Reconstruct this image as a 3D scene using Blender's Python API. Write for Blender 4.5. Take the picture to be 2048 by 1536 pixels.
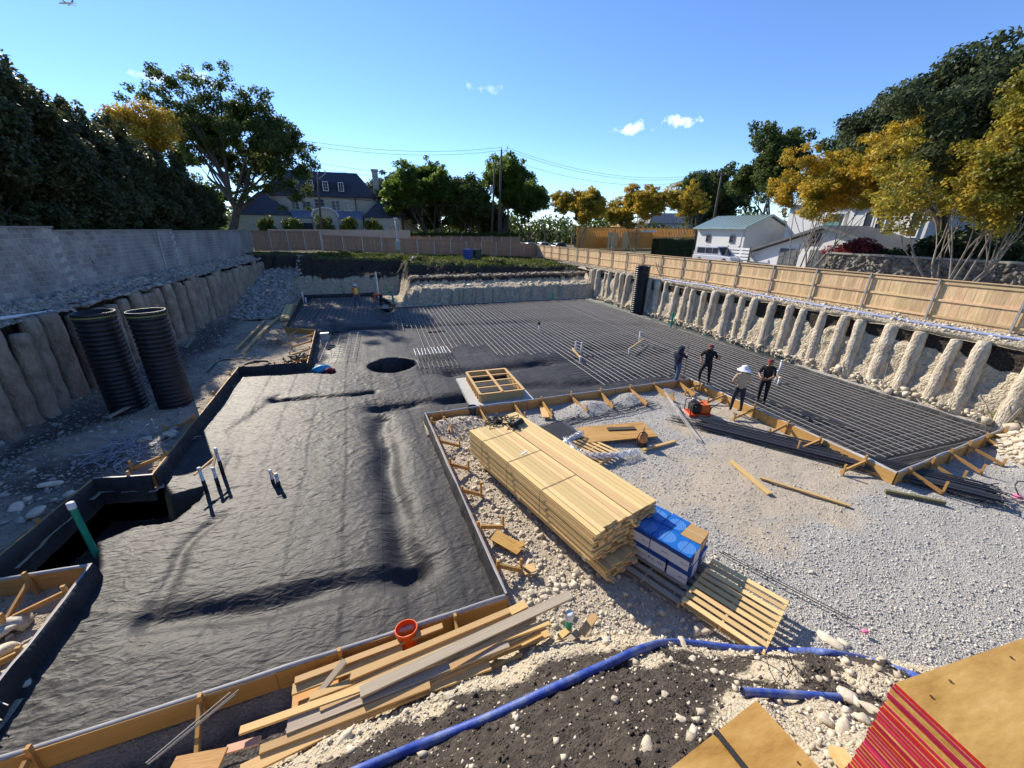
import bpy, bmesh, math, random
import numpy as np
from mathutils import Vector, Matrix, Euler
for o in list(bpy.data.objects): bpy.data.objects.remove(o)
SC = bpy.context.scene; COL = SC.collection
RNG = np.random.default_rng(7); random.seed(7)
R = math.radians
# ------------------------------------------------------------------ camera
FPX, CAMZ = 781.0, 6.2
TH, ROLL, YAW = math.atan2(309, 781), R(0.5), R(18.1)
cam_d = bpy.data.cameras.new('camera'); cam = bpy.data.objects.new('camera', cam_d); COL.objects.link(cam)
cam_d.sensor_width = 36; cam_d.lens = 36*FPX/2048; cam_d.clip_start = 0.05; cam_d.clip_end = 8000
cam.matrix_world = Matrix.Translation((0, 0, CAMZ)) @ Matrix.Rotation(-YAW, 4, 'Z') @ Matrix.Rotation(math.pi/2-TH, 4, 'X') @ Matrix.Rotation(ROLL, 4, 'Z')
SC.camera = cam
cy = SC.cycles; cy.use_adaptive_sampling = True; cy.adaptive_threshold = .025; cy.max_bounces = 6; cy.diffuse_bounces = 3; cy.glossy_bounces = 3; cy.transmission_bounces = 3; cy.transparent_max_bounces = 6; cy.caustics_reflective = False; cy.caustics_refractive = False; cy.use_denoising = True; cy.time_limit = 780
# ------------------------------------------------------------------ light
SUN_EL = R(32.5); SHX, SHY = 0.40, -0.9165            # horizontal direction in which shadows fall
SC.view_settings.view_transform = 'Standard'; SC.view_settings.look = 'None'
SC.view_settings.exposure = 0.62; SC.view_settings.gamma = 1.0; SC.view_settings.use_curve_mapping = False
w = bpy.data.worlds.new('World'); SC.world = w; w.use_nodes = True
sd = bpy.data.lights.new('sun', 'SUN'); sd.energy = 4.8; sd.angle = R(0.53); sd.color = (1.0, 0.905, 0.765)
so = bpy.data.objects.new('sun', sd); COL.objects.link(so); so.location = (-20, 40, 60)
so.rotation_euler = Vector((SHX*math.cos(SUN_EL), SHY*math.cos(SUN_EL), -math.sin(SUN_EL))).to_track_quat('-Z', 'Y').to_euler()

def ray(px, py):
    x, y = px-1024, py-768
    c, s = math.cos(ROLL), math.sin(ROLL)
    x, y = x*c+y*s, -x*s+y*c
    fw = FPX*math.cos(TH)-y*math.sin(TH); up = -FPX*math.sin(TH)-y*math.cos(TH)
    return Vector((x*math.cos(YAW)+fw*math.sin(YAW), -x*math.sin(YAW)+fw*math.cos(YAW), up))
def G(px, py, z=0.0):
    r = ray(px, py); return Vector((0, 0, CAMZ))+r*((z-CAMZ)/r.z)
def GX(px, py, X): r = ray(px, py); return Vector((0, 0, CAMZ))+r*(X/r.x)
def GY(px, py, Y): r = ray(px, py); return Vector((0, 0, CAMZ))+r*(Y/r.y)

# sky: Nishita plus a few small fair-weather clouds
nt = w.node_tree; N = nt.nodes; L = nt.links
bg = N['Background']; bg.inputs['Strength'].default_value = 0.15
sky = N.new('ShaderNodeTexSky'); sky.sky_type = 'NISHITA'; sky.sun_disc = False
sky.sun_elevation = SUN_EL; sky.sun_rotation = math.atan2(-SHX, -SHY); sky.air_density = 1.0; sky.dust_density = 0.0; sky.ozone_density = 6.0; sky.altitude = 1800
tc = N.new('ShaderNodeTexCoord')
def wmath(op, a, b=None, c=None):
    n = N.new('ShaderNodeMath'); n.operation = op
    for i, v in enumerate((a, b, c)):
        if v is None: continue
        if isinstance(v, (int, float)): n.inputs[i].default_value = v
        else: L.new(v, n.inputs[i])
    return n.outputs[0]
def wdot(vec):
    n = N.new('ShaderNodeVectorMath'); n.operation = 'DOT_PRODUCT'; L.new(tc.outputs['Generated'], n.inputs[0]); n.inputs[1].default_value = vec
    return n.outputs['Value']
nz = N.new('ShaderNodeTexNoise'); nz.inputs['Scale'].default_value = 38; nz.inputs['Detail'].default_value = 7; nz.inputs['Roughness'].default_value = 0.62
L.new(tc.outputs['Generated'], nz.inputs['Vector'])
cloud = None
for (px, py, wx, wy, dens) in ((1265, 259, 44, 17, 1.0), (1357, 242, 46, 13, 0.95), (968, 176, 40, 13, .42), (310, 152, 60, 16, .75), (395, 160, 50, 22, .55)):
    d = ray(px, py).normalized(); rt = d.cross(Vector((0, 0, 1))).normalized(); up = rt.cross(d)
    sc = (ray(px+1, py).normalized()-d).length
    a = wmath('DIVIDE', wdot(rt), wx*sc); b = wmath('DIVIDE', wdot(up), wy*sc)
    rr = wmath('SQRT', wmath('ADD', wmath('MULTIPLY', a, a), wmath('MULTIPLY', b, b)))
    m = wmath('SUBTRACT', wmath('ADD', 0.62, wmath('MULTIPLY', wmath('SUBTRACT', nz.outputs['Fac'], 0.5), 3.2)), wmath('MULTIPLY', rr, 0.85))
    m = wmath('MULTIPLY', wmath('MINIMUM', wmath('MAXIMUM', m, 0.0), 1.0), dens)
    fr = wmath('GREATER_THAN', wdot(d), 0.5)
    m = wmath('MULTIPLY', m, fr)
    cloud = m if cloud is None else wmath('MAXIMUM', cloud, m)
mx = N.new('ShaderNodeMix'); mx.data_type = 'RGBA'; L.new(cloud, mx.inputs['Factor'])
hsn = N.new('ShaderNodeHueSaturation'); hsn.inputs['Saturation'].default_value = 1.04; hsn.inputs['Hue'].default_value = .505; L.new(sky.outputs[0], hsn.inputs['Color']); L.new(hsn.outputs[0], mx.inputs[6]); mx.inputs[7].default_value = (8.5, 8.7, 9.0, 1)
L.new(mx.outputs[2], bg.inputs['Color'])

# ------------------------------------------------------------------ materials
MATS = {}
def _sock(nt, node, name, val):
    node.inputs[name].default_value = val
def mat(name, cols, scale=4.0, rough=0.7, bump=0.0, bscale=None, coords='Object', metallic=0.0, spec=0.4, stretch=(1, 1, 1), rnd=0.0, detail=5.0, tex='noise', bdist=0.02, island=0.0, trans=0.0, speck=None, bstretch=None, coat=0.0, nrough=.55):
    if name in MATS: return MATS[name]
    m = bpy.data.materials.new(name); m.use_nodes = True; MATS[name] = m
    nt = m.node_tree; N = nt.nodes; L = nt.links; b = N['Principled BSDF']
    b.inputs['Roughness'].default_value = rough; b.inputs['Metallic'].default_value = metallic; b.inputs['Specular IOR Level'].default_value = spec
    if coat: b.inputs['Coat Weight'].default_value = coat
    if coords == 'World':
        g = N.new('ShaderNodeNewGeometry'); src = g.outputs['Position']
    else:
        g = N.new('ShaderNodeTexCoord'); src = g.outputs[coords]
    oi = N.new('ShaderNodeObjectInfo')
    mp = N.new('ShaderNodeMapping'); mp.inputs['Scale'].default_value = stretch; L.new(src, mp.inputs['Vector'])
    if coords == 'Object':
        ad = N.new('ShaderNodeVectorMath'); ad.operation = 'MULTIPLY_ADD'
        cx = N.new('ShaderNodeCombineXYZ'); L.new(oi.outputs['Random'], cx.inputs[0]); L.new(oi.outputs['Random'], cx.inputs[1]); L.new(oi.outputs['Random'], cx.inputs[2])
        L.new(cx.outputs[0], ad.inputs[0]); ad.inputs[1].default_value = (37, 53, 71); L.new(mp.outputs[0], ad.inputs[2]); vec = ad.outputs[0]
    else: vec = mp.outputs[0]
    if len(cols) == 1 and not speck: col = None; b.inputs['Base Color'].default_value = (*cols[0], 1)
    else:
        if tex == 'voronoi':
            t = N.new('ShaderNodeTexVoronoi'); t.inputs['Scale'].default_value = scale; L.new(vec, t.inputs['Vector'])
            sep = N.new('ShaderNodeSeparateColor'); L.new(t.outputs['Color'], sep.inputs[0]); fac = sep.outputs[0]
        else:
            t = N.new('ShaderNodeTexNoise'); t.inputs['Scale'].default_value = scale; t.inputs['Detail'].default_value = detail; t.inputs['Roughness'].default_value = nrough; L.new(vec, t.inputs['Vector']); fac = t.outputs['Fac']
        cr = N.new('ShaderNodeValToRGB'); L.new(fac, cr.inputs[0]); e = cr.color_ramp.elements
        n = len(cols); lo, hi = (0.3, 0.7) if tex == 'noise' else (0.0, 1.0)
        while len(e) < n: e.new(0.5)
        for i, c in enumerate(cols): e[i].position = lo+(hi-lo)*i/max(1, n-1); e[i].color = (*c, 1)
        col = cr.outputs[0]
        if speck:
            sc2, thr, c2 = speck
            t2 = N.new('ShaderNodeTexNoise'); t2.inputs['Scale'].default_value = sc2; t2.inputs['Detail'].default_value = 3; L.new(vec, t2.inputs['Vector'])
            mr = N.new('ShaderNodeMapRange'); mr.inputs[1].default_value = thr; mr.inputs[2].default_value = thr+.06; L.new(t2.outputs['Fac'], mr.inputs[0])
            mxx = N.new('ShaderNodeMix'); mxx.data_type = 'RGBA'; L.new(mr.outputs[0], mxx.inputs['Factor']); L.new(col, mxx.inputs[6]); mxx.inputs[7].default_value = (*c2, 1); col = mxx.outputs[2]
        if rnd or island:
            hs = N.new('ShaderNodeHueSaturation'); L.new(col, hs.inputs['Color'])
            mr = N.new('ShaderNodeMapRange'); amt = rnd or island
            mr.inputs[3].default_value = 1-amt; mr.inputs[4].default_value = 1+amt
            if island:
                gg = N.new('ShaderNodeNewGeometry'); L.new(gg.outputs['Random Per Island'], mr.inputs[0])
            else: L.new(oi.outputs['Random'], mr.inputs[0])
            L.new(mr.outputs[0], hs.inputs['Value'])
            mr2 = N.new('ShaderNodeMapRange'); mr2.inputs[3].default_value = .5-amt*.05; mr2.inputs[4].default_value = .5+amt*.05
            mlt = N.new('ShaderNodeMath'); mlt.operation = 'FRACT'; ml2 = N.new('ShaderNodeMath'); ml2.operation = 'MULTIPLY'; ml2.inputs[1].default_value = 17.3
            L.new((gg.outputs['Random Per Island'] if island else oi.outputs['Random']), ml2.inputs[0]); L.new(ml2.outputs[0], mlt.inputs[0]); L.new(mlt.outputs[0], mr2.inputs[0]); L.new(mr2.outputs[0], hs.inputs['Hue'])
            col = hs.outputs[0]
        L.new(col, b.inputs['Base Color'])
    if bump:
        t3 = N.new('ShaderNodeTexNoise' if tex == 'noise' else 'ShaderNodeTexVoronoi'); t3.inputs['Scale'].default_value = bscale or scale*3
        if tex == 'noise': t3.inputs['Detail'].default_value = 6; bo = t3.outputs['Fac']
        else: bo = t3.outputs['Distance']
        L.new(vec, t3.inputs['Vector'])
        bp = N.new('ShaderNodeBump'); bp.inputs['Strength'].default_value = bump; bp.inputs['Distance'].default_value = bdist; L.new(bo, bp.inputs['Height']); L.new(bp.outputs[0], b.inputs['Normal'])
        if tex != 'noise': bp.invert = True
    if trans:
        tr = N.new('ShaderNodeBsdfTranslucent'); ms = N.new('ShaderNodeMixShader'); ms.inputs[0].default_value = trans
        if col is not None: L.new(col, tr.inputs['Color'])
        else: tr.inputs['Color'].default_value = (*cols[0], 1)
        L.new(b.outputs[0], ms.inputs[1]); L.new(tr.outputs[0], ms.inputs[2]); L.new(ms.outputs[0], N['Material Output'].inputs['Surface'])
    return m

pine = mat('pine', [(.50, .30, .10), (.62, .41, .17), (.68, .47, .22)], 3, .72, .25, 9, stretch=(1.1, 9, 9), rnd=.17, speck=(2.2, .70, (.36, .19, .06)), bdist=.004)
pine_s = mat('pine_stack', [(.60, .39, .15), (.71, .51, .22), (.77, .57, .28)], 3, .72, .25, 9, stretch=(1.6, 9, 9), rnd=.19, speck=(3.0, .70, (.44, .24, .08)), bdist=.004)
form_w = mat('form_wood', [(.38, .19, .05), (.50, .28, .085), (.57, .35, .13)], 3, .7, .25, 9, stretch=(1.2, 9, 9), rnd=.14, speck=(2.0, .70, (.26, .12, .04)), bdist=.004)
old_w = mat('weathered_wood', [(.24, .19, .14), (.36, .30, .22), (.44, .37, .27)], 3, .8, .3, 9, stretch=(1.1, 9, 9), rnd=.15, bdist=.004)
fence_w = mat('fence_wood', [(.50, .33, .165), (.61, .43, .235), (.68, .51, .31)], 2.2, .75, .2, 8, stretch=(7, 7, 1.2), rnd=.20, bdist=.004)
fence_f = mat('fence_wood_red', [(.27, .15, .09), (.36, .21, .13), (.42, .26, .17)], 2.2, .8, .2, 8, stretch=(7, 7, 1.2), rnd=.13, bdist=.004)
ply = mat('plywood', [(.30, .145, .03), (.43, .24, .06), (.52, .31, .09), (.60, .39, .14)], 2.4, .5, .10, 8, stretch=(1, 3.2, 1), rnd=.06, nrough=.72, detail=9, spec=.35, speck=(2.6, .74, (.33, .165, .04)))
red_e = mat('red_edge', [(.36, .007, .035), (.46, .014, .05)], 9, .6, .2, 40, rnd=.32)
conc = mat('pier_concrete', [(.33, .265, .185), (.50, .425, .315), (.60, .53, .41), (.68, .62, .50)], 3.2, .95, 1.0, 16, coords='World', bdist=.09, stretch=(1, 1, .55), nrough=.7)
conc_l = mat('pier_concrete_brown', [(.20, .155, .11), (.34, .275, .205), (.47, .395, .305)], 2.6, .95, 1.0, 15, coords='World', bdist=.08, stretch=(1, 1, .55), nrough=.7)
cmu = mat('block', [(.21, .195, .18), (.32, .30, .275), (.44, .41, .375)], .7, .9, .5, 30, coords='World', rnd=.20, bdist=.006)
mortar = mat('mortar', [(.44, .42, .39), (.54, .51, .47)], 5, .95, .3, 40, coords='World')
lime = mat('limestone', [(.50, .43, .31), (.62, .55, .42), (.71, .64, .51)], 3.5, .9, .6, 22, coords='Object', rnd=.12, bdist=.02)
limeI = mat('limestone_crumbs', [(.42, .36, .26), (.54, .475, .36), (.64, .575, .455)], 2.5, .9, .3, 30, coords='World', island=.16)
gravI = mat('gravel_chips', [(.39, .375, .34), (.47, .45, .405), (.55, .53, .475)], 3, .9, .2, 60, coords='World', island=.26)
shadeI = mat('shade_rubble', [(.24, .225, .20), (.34, .32, .285), (.45, .42, .375)], 3, .9, .2, 40, coords='World', island=.25)  # rubble colours darkened to deepen the shade in the left pit
soilI = mat('soil_clods', [(.040, .032, .026), (.065, .053, .043), (.095, .08, .066)], 3, .95, .5, 40, coords='World', island=.3)
pvc = mat('white_pvc', [(.72, .72, .70), (.80, .80, .78)], 6, .35, 0)
gpvc = mat('green_pvc', [(.006, .25, .155), (.010, .32, .20)], 5, .38, 0)
bluep = mat('blue_pipe', [(.018, .048, .28), (.03, .075, .37), (.10, .15, .36), (.22, .25, .34)], 5, .55, .15, 60, coords='World', nrough=.75)
blk = mat('black_plastic', [(.012, .012, .014), (.022, .022, .025)], 4, .38, .08, 20)
blkr = mat('black_rubber', [(.015, .015, .016), (.03, .03, .03)], 6, .6, .2, 30)
yel = mat('yellow_band', [(.17, .18, .045)], 4, .6)
steel = mat('rebar_steel', [(.22, .21, .20), (.32, .31, .29), (.40, .38, .35)], 20, .5, 0, metallic=.2, rnd=.2)
steel_d = mat('rebar_dark', [(.075, .075, .08), (.14, .14, .145)], 20, .5, 0, metallic=.5, rnd=.25)
galv = mat('galvanised_steel', [(.42, .42, .42), (.52, .52, .51)], 6, .45, 0, metallic=.6)
white = mat('white_paint', [(.72, .72, .70), (.79, .79, .77)], 1.5, .6, 0)
# ------------------------------------------------------------------ builders
def tag(o, label=None, cat=None, group=None, kind=None):
    if label: o['label'] = label
    if cat: o['category'] = cat
    if group: o['group'] = group
    if kind: o['kind'] = kind
    return o
def thing(name, label, cat, loc=(0, 0, 0), rz=0.0, group=None):
    o = bpy.data.objects.new(name, None); COL.objects.link(o); o.empty_display_size = .1
    o.location = loc; o.rotation_euler = (0, 0, rz); return tag(o, label, cat, group)
def pmat(p): return Matrix.Translation(p.location) @ p.rotation_euler.to_matrix().to_4x4()
def link(name, me, parent=None, m=None):
    o = bpy.data.objects.new(name, me); COL.objects.link(o)
    if parent is not None: o.parent = parent
    if m is not None: o.matrix_local = m
    return o
class MB:
    def __init__(s): s.v = []; s.f = []; s.mi = []; s.cm = 0
    def add(s, vs, fs):
        k = len(s.v); s.v += [tuple(v) for v in vs]; s.f += [tuple(i+k for i in f) for f in fs]; s.mi += [s.cm]*len(fs); return s
    def box(s, c, d, rz=0, M=None):
        c = Vector(c); vs = []
        for i in (-.5, .5):
            for j in (-.5, .5):
                for k in (-.5, .5): vs.append(Vector((i*d[0], j*d[1], k*d[2])))
        m = M if M is not None else Matrix.Rotation(rz, 3, 'Z')
        return s.add([m @ v+c for v in vs], [(0, 1, 3, 2), (4, 6, 7, 5), (0, 4, 5, 1), (2, 3, 7, 6), (0, 2, 6, 4), (1, 5, 7, 3)])
    def bar(s, p0, p1, wd, h, up=(0, 0, 1)):
        p0, p1 = Vector(p0), Vector(p1); M = frame(p0, p1, up).to_3x3()
        return s.box((p0+p1)/2, ((p1-p0).length, wd, h), M=M)
    def tube(s, pts, r, n=8, cap=True):
        pts = [Vector(p) for p in pts]; rs = r if isinstance(r, (list, tuple)) else [r]*len(pts); k = len(s.v); vs = []; fs = []
        prev = None
        for i, p in enumerate(pts):
            t = (pts[min(i+1, len(pts)-1)]-pts[max(i-1, 0)]).normalized()
            a = Vector((0, 0, 1)) if abs(t.z) < .95 else Vector((1, 0, 0))
            if prev is not None: a = prev
            u = (a-t*a.dot(t)).normalized(); v = t.cross(u); prev = u
            for j in range(n): an = 2*math.pi*j/n; vs.append(p+(u*math.cos(an)+v*math.sin(an))*rs[i])
        for i in range(len(pts)-1):
            for j in range(n): fs.append((i*n+j, i*n+(j+1) % n, (i+1)*n+(j+1) % n, (i+1)*n+j))
        if cap: fs.append(tuple(range(n-1, -1, -1))); fs.append(tuple((len(pts)-1)*n+j for j in range(n)))
        return s.add(vs, fs)
    def lathe(s, c, prof, n=16, M=None, cap=False):
        c = Vector(c); vs = []; fs = []
        for (r, z) in prof:
            for j in range(n):
                an = 2*math.pi*j/n; v = Vector((r*math.cos(an), r*math.sin(an), z)); vs.append((M @ v if M is not None else v)+c)
        for i in range(len(prof)-1):
            for j in range(n): fs.append((i*n+j, i*n+(j+1) % n, (i+1)*n+(j+1) % n, (i+1)*n+j))
        if cap: fs.append(tuple(range(n-1, -1, -1))); fs.append(tuple((len(prof)-1)*n+j for j in range(n)))
        return s.add(vs, fs)
    def poly(s, pts): return s.add(pts, [tuple(range(len(pts)))])
    def prism(s, pts, off):
        n = len(pts); off = Vector(off); p = [Vector(q) for q in pts]
        return s.add(p+[q+off for q in p], [tuple(range(n-1, -1, -1)), tuple(range(n, 2*n))]+[(i, (i+1) % n, n+(i+1) % n, n+i) for i in range(n)])
    def mesh(s, name, mats, smooth=False):
        me = bpy.data.meshes.new(name); me.from_pydata(s.v, [], s.f); mats = mats if isinstance(mats, (list, tuple)) else [mats]
        for m in mats: me.materials.append(m)
        if len(mats) > 1: me.polygons.foreach_set('material_index', s.mi)
        if smooth: me.polygons.foreach_set('use_smooth', [True]*len(s.f))
        bm = bmesh.new(); bm.from_mesh(me); bmesh.ops.recalc_face_normals(bm, faces=bm.faces); bm.to_mesh(me); bm.free(); me.update(); return me
    def build(s, name, mats, parent=None, smooth=False, world=False):
        me = s.mesh(name, mats, smooth)
        if world and parent is not None:
            M = pmat(parent) if parent.parent is None else pmat(parent.parent)
            me.transform(M.inverted())
        return link(name, me, parent)
def frame(p0, p1, up=(0, 0, 1)):
    x = (Vector(p1)-Vector(p0)).normalized(); up = Vector(up)
    if abs(x.dot(up)) > .98: up = Vector((0, 1, 0))
    y = up.cross(x).normalized(); z = x.cross(y)
    M = Matrix((x, y, z)).transposed().to_4x4(); return M
UB = {}
def unit(m, shape='box'):
    k = (m.name, shape)
    if k not in UB:
        b = MB()
        if shape == 'box': b.box((0, 0, 0), (1, 1, 1))
        elif shape == 'rod': b.tube([(-.5, 0, 0), (.5, 0, 0)], 1.0, 6)
        elif shape == 'rod8': b.tube([(-.5, 0, 0), (.5, 0, 0)], 1.0, 12)
        UB[k] = b.mesh('unit_'+shape, m, shape != 'box')
    return UB[k]
def board(name, p0, p1, wd, h, m, parent=None, up=(0, 0, 1), roll=0.0):
    """one plank: wd across, h along up"""
    p0, p1 = Vector(p0), Vector(p1); Mw = Matrix.Translation((p0+p1)/2) @ frame(p0, p1, up) @ Matrix.Rotation(roll, 4, 'X') @ Matrix.Diagonal(((p1-p0).length, wd, h, 1))
    o = link(name, unit(m), parent); o.matrix_local = (pmat(parent).inverted() @ Mw) if parent is not None else Mw; return o
def rod(name, p0, p1, r, m, parent=None, shape='rod'):
    p0, p1 = Vector(p0), Vector(p1); Mw = Matrix.Translation((p0+p1)/2) @ frame(p0, p1) @ Matrix.Diagonal(((p1-p0).length, r, r, 1))
    o = link(name, unit(m, shape), parent); o.matrix_local = (pmat(parent).inverted() @ Mw) if parent is not None else Mw; return o
def copy_tree(o, parent=None):
    c = o.copy(); COL.objects.link(c); c.parent = parent
    for ch in list(o.children): copy_tree(ch, c)
    return c
# numpy noise / grids / scatters
def _h(ix, iy, s):
    n = (ix.astype(np.int64)*374761393+iy.astype(np.int64)*668265263+s*1274126177) & 0xffffffff
    n = ((n ^ (n >> 13))*1274126177) & 0xffffffff
    return ((n ^ (n >> 16)) & 0xffff)/65535.0
def vn(x, y, s=0):
    x = np.asarray(x, float); y = np.asarray(y, float); ix = np.floor(x); iy = np.floor(y); fx = x-ix; fy = y-iy
    fx = fx*fx*(3-2*fx); fy = fy*fy*(3-2*fy)
    return (_h(ix, iy, s)*(1-fx)+_h(ix+1, iy, s)*fx)*(1-fy)+(_h(ix, iy+1, s)*(1-fx)+_h(ix+1, iy+1, s)*fx)*fy
def fbm(x, y, s=0, o=4, g=.5):
    a = 1; t = 0; tot = 0
    for i in range(o): t = t+a*(vn(x*2**i, y*2**i, s+i*13)-.5); tot += a; a *= g
    return t/tot*2
def sst(a, b, x): t = np.clip((x-a)/(b-a), 0, 1); return t*t*(3-2*t)
def npmesh(name, V, F, m, smooth=True, attrs=None):
    V = np.asarray(V, np.float32); F = np.asarray(F, np.int32); k = F.shape[1]
    me = bpy.data.meshes.new(name); me.vertices.add(len(V)); me.vertices.foreach_set('co', V.ravel())
    me.loops.add(F.size); me.loops.foreach_set('vertex_index', F.ravel()); me.polygons.add(len(F))
    me.polygons.foreach_set('loop_start', np.arange(0, F.size, k, dtype=np.int32)); me.polygons.foreach_set('loop_total', np.full(len(F), k, np.int32))
    if smooth: me.polygons.foreach_set('use_smooth', np.ones(len(F), bool))
    for an, av in (attrs or {}).items():
        a = me.attributes.new(an, 'FLOAT', 'POINT'); a.data.foreach_set('value', np.asarray(av, np.float32).ravel())
    me.materials.append(m); me.update(calc_edges=True); me.validate(); return me
def grid(name, xs, ys, zf, m, mask=None, attrs=None, smooth=True):
    X, Y = np.meshgrid(xs, ys); Z = zf(X, Y); nx, ny = len(xs), len(ys)
    i = np.arange(nx*ny).reshape(ny, nx); F = np.stack([i[:-1, :-1], i[:-1, 1:], i[1:, 1:], i[1:, :-1]], -1).reshape(-1, 4)
    V = np.stack([X, Y, Z], -1).reshape(-1, 3)
    if mask is not None:
        cx = (X[:-1, :-1]+X[1:, 1:])/2; cy = (Y[:-1, :-1]+Y[1:, 1:])/2; F = F[mask(cx, cy).ravel()]
    at = {k: f(X, Y, Z) for k, f in (attrs or {}).items()}
    used = np.unique(F); re = np.full(len(V), -1); re[used] = np.arange(len(used)); F = re[F]; V = V[used]; at = {k: a.ravel()[used] for k, a in at.items()}
    return npmesh(name, V, F, m, smooth, at)
_ico = None
def ico():
    global _ico
    if _ico is None:
        bm = bmesh.new(); bmesh.ops.create_icosphere(bm, subdivisions=1, radius=1); _ico = (np.array([v.co[:] for v in bm.verts]), np.array([[v.index for v in f.verts] for f in bm.faces])); bm.free()
    return _ico
OCT = (np.array([[1, 0, 0], [-1, 0, 0], [0, 1, 0], [0, -1, 0], [0, 0, 1], [0, 0, -1]], float), np.array([[0, 2, 4], [2, 1, 4], [1, 3, 4], [3, 0, 4], [2, 0, 5], [1, 2, 5], [3, 1, 5], [0, 3, 5]]))
def rotm(n, rng):
    q = rng.normal(size=(n, 4)); q /= np.linalg.norm(q, axis=1)[:, None]; a, b, c, d = q.T
    return np.stack([1-2*(c*c+d*d), 2*(b*c-a*d), 2*(b*d+a*c), 2*(b*c+a*d), 1-2*(b*b+d*d), 2*(c*d-a*b), 2*(b*d-a*c), 2*(c*d+a*b), 1-2*(b*b+c*c)], -1).reshape(n, 3, 3)
CUBE = None
def stones(name, P, S, m, rng, base=None, flat=.65, jit=.25, smooth=False):
    bv, bf = OCT; jit = max(jit, .34); S = np.asarray(S)*1.15; n = len(P); V = bv[None]*(1+rng.uniform(-jit, jit, (n, len(bv), 1)))
    V = V*rng.uniform(.6, 1.25, (n, 1, 3)); V = np.einsum('nij,nvj->nvi', rotm(n, rng), V); V[:, :, 2] *= flat
    V = V*np.asarray(S)[:, None, None]+np.asarray(P)[:, None, :]
    F = (bf[None]+(np.arange(n)*len(bv))[:, None, None]).reshape(-1, 3)
    return npmesh(name, V.reshape(-1, 3), F, m, smooth)
def inpoly(x, y, poly):
    x = np.asarray(x); y = np.asarray(y); r = np.zeros(x.shape, bool); n = len(poly)
    for i in range(n):
        x0, y0 = poly[i]; x1, y1 = poly[(i+1) % n]
        c = ((y0 > y) != (y1 > y)) & (x < (x1-x0)*(y-y0)/((y1-y0) if y1 != y0 else 1e-9)+x0); r ^= c
    return r
def segd(x, y, a, b):
    ax, ay = a[:2]; bx, by = b[:2]; dx, dy = bx-ax, by-ay; t = np.clip(((x-ax)*dx+(y-ay)*dy)/(dx*dx+dy*dy), 0, 1)
    return np.hypot(x-ax-t*dx, y-ay-t*dy), t
def pld(x, y, pts):
    return np.min([segd(x, y, pts[i], pts[i+1])[0] for i in range(len(pts)-1)], axis=0)
# ------------------------------------------------------------------ terrain
def tmat(name, base, layers=(), scale=6, bump=.6, bscale=18, bdist=.04, chips=None, rough=.95, pebble=0):
    m = bpy.data.materials.new(name); m.use_nodes = True; MATS[name] = m; nt = m.node_tree; N = nt.nodes; L = nt.links; b = N['Principled BSDF']
    b.inputs['Roughness'].default_value = rough; b.inputs['Specular IOR Level'].default_value = .2
    g = N.new('ShaderNodeNewGeometry'); pos = g.outputs['Position']
    def noise(s, d=6, r=.6):
        t = N.new('ShaderNodeTexNoise'); t.inputs['Scale'].default_value = s; t.inputs['Detail'].default_value = d; t.inputs['Roughness'].default_value = r; L.new(pos, t.inputs['Vector']); return t.outputs['Fac']
    def ramp(cols, s, kind='noise'):
        if kind == 'vor':
            t = N.new('ShaderNodeTexVoronoi'); t.inputs['Scale'].default_value = s; L.new(pos, t.inputs['Vector']); sp = N.new('ShaderNodeSeparateColor'); L.new(t.outputs['Color'], sp.inputs[0]); f = sp.outputs[0]; lo, hi = 0, 1
        else: f = noise(s); lo, hi = .3, .7
        cr = N.new('ShaderNodeValToRGB'); L.new(f, cr.inputs[0]); e = cr.color_ramp.elements
        while len(e) < len(cols): e.new(.5)
        for i, c in enumerate(cols): e[i].position = lo+(hi-lo)*i/(len(cols)-1); e[i].color = (*c, 1)
        return cr.outputs[0]
    col = ramp(base, pebble or scale, 'vor' if pebble else 'noise')
    for (attr, cols, k, sharp, ns, kind) in layers:
        a = N.new('ShaderNodeAttribute'); a.attribute_name = attr
        nn = noise(ns); m1 = N.new('ShaderNodeMath'); m1.operation = 'MULTIPLY_ADD'; L.new(nn, m1.inputs[0]); m1.inputs[1].default_value = k; L.new(a.outputs['Fac'], m1.inputs[2])
        mr = N.new('ShaderNodeMapRange'); mr.inputs[1].default_value = .5+k*.5-sharp; mr.inputs[2].default_value = .5+k*.5+sharp; L.new(m1.outputs[0], mr.inputs[0])
        mx = N.new('ShaderNodeMix'); mx.data_type = 'RGBA'; L.new(mr.outputs[0], mx.inputs['Factor']); L.new(col, mx.inputs[6]); L.new(ramp(cols, scale*(2 if kind == 'noise' else 7), kind), mx.inputs[7]); col = mx.outputs[2]
    L.new(col, b.inputs['Base Color'])
    v = N.new('ShaderNodeTexVoronoi'); v.inputs['Scale'].default_value = bscale*1.6; L.new(pos, v.inputs['Vector'])
    ad = N.new('ShaderNodeMath'); ad.operation = 'MULTIPLY_ADD'; L.new(v.outputs['Distance'], ad.inputs[0]); ad.inputs[1].default_value = -.5; L.new(noise(bscale, 8, .65), ad.inputs[2])
    bp = N.new('ShaderNodeBump'); bp.inputs['Strength'].default_value = bump; bp.inputs['Distance'].default_value = bdist; L.new(ad.outputs[0], bp.inputs['Height']); L.new(bp.outputs[0], b.inputs['Normal'])
    return m
SOIL = [(.030, .024, .019), (.052, .042, .033), (.085, .069, .055)]
LIME = [(.46, .385, .265), (.60, .515, .37), (.69, .61, .46)]
DUST = [(.40, .34, .25), (.50, .43, .325), (.58, .51, .40)]
GRAV = [(.29, .275, .245), (.39, .37, .33), (.47, .45, .405), (.55, .53, .475)]
GRASSC = [(.06, .08, .018), (.11, .125, .035), (.19, .17, .07)]
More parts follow.
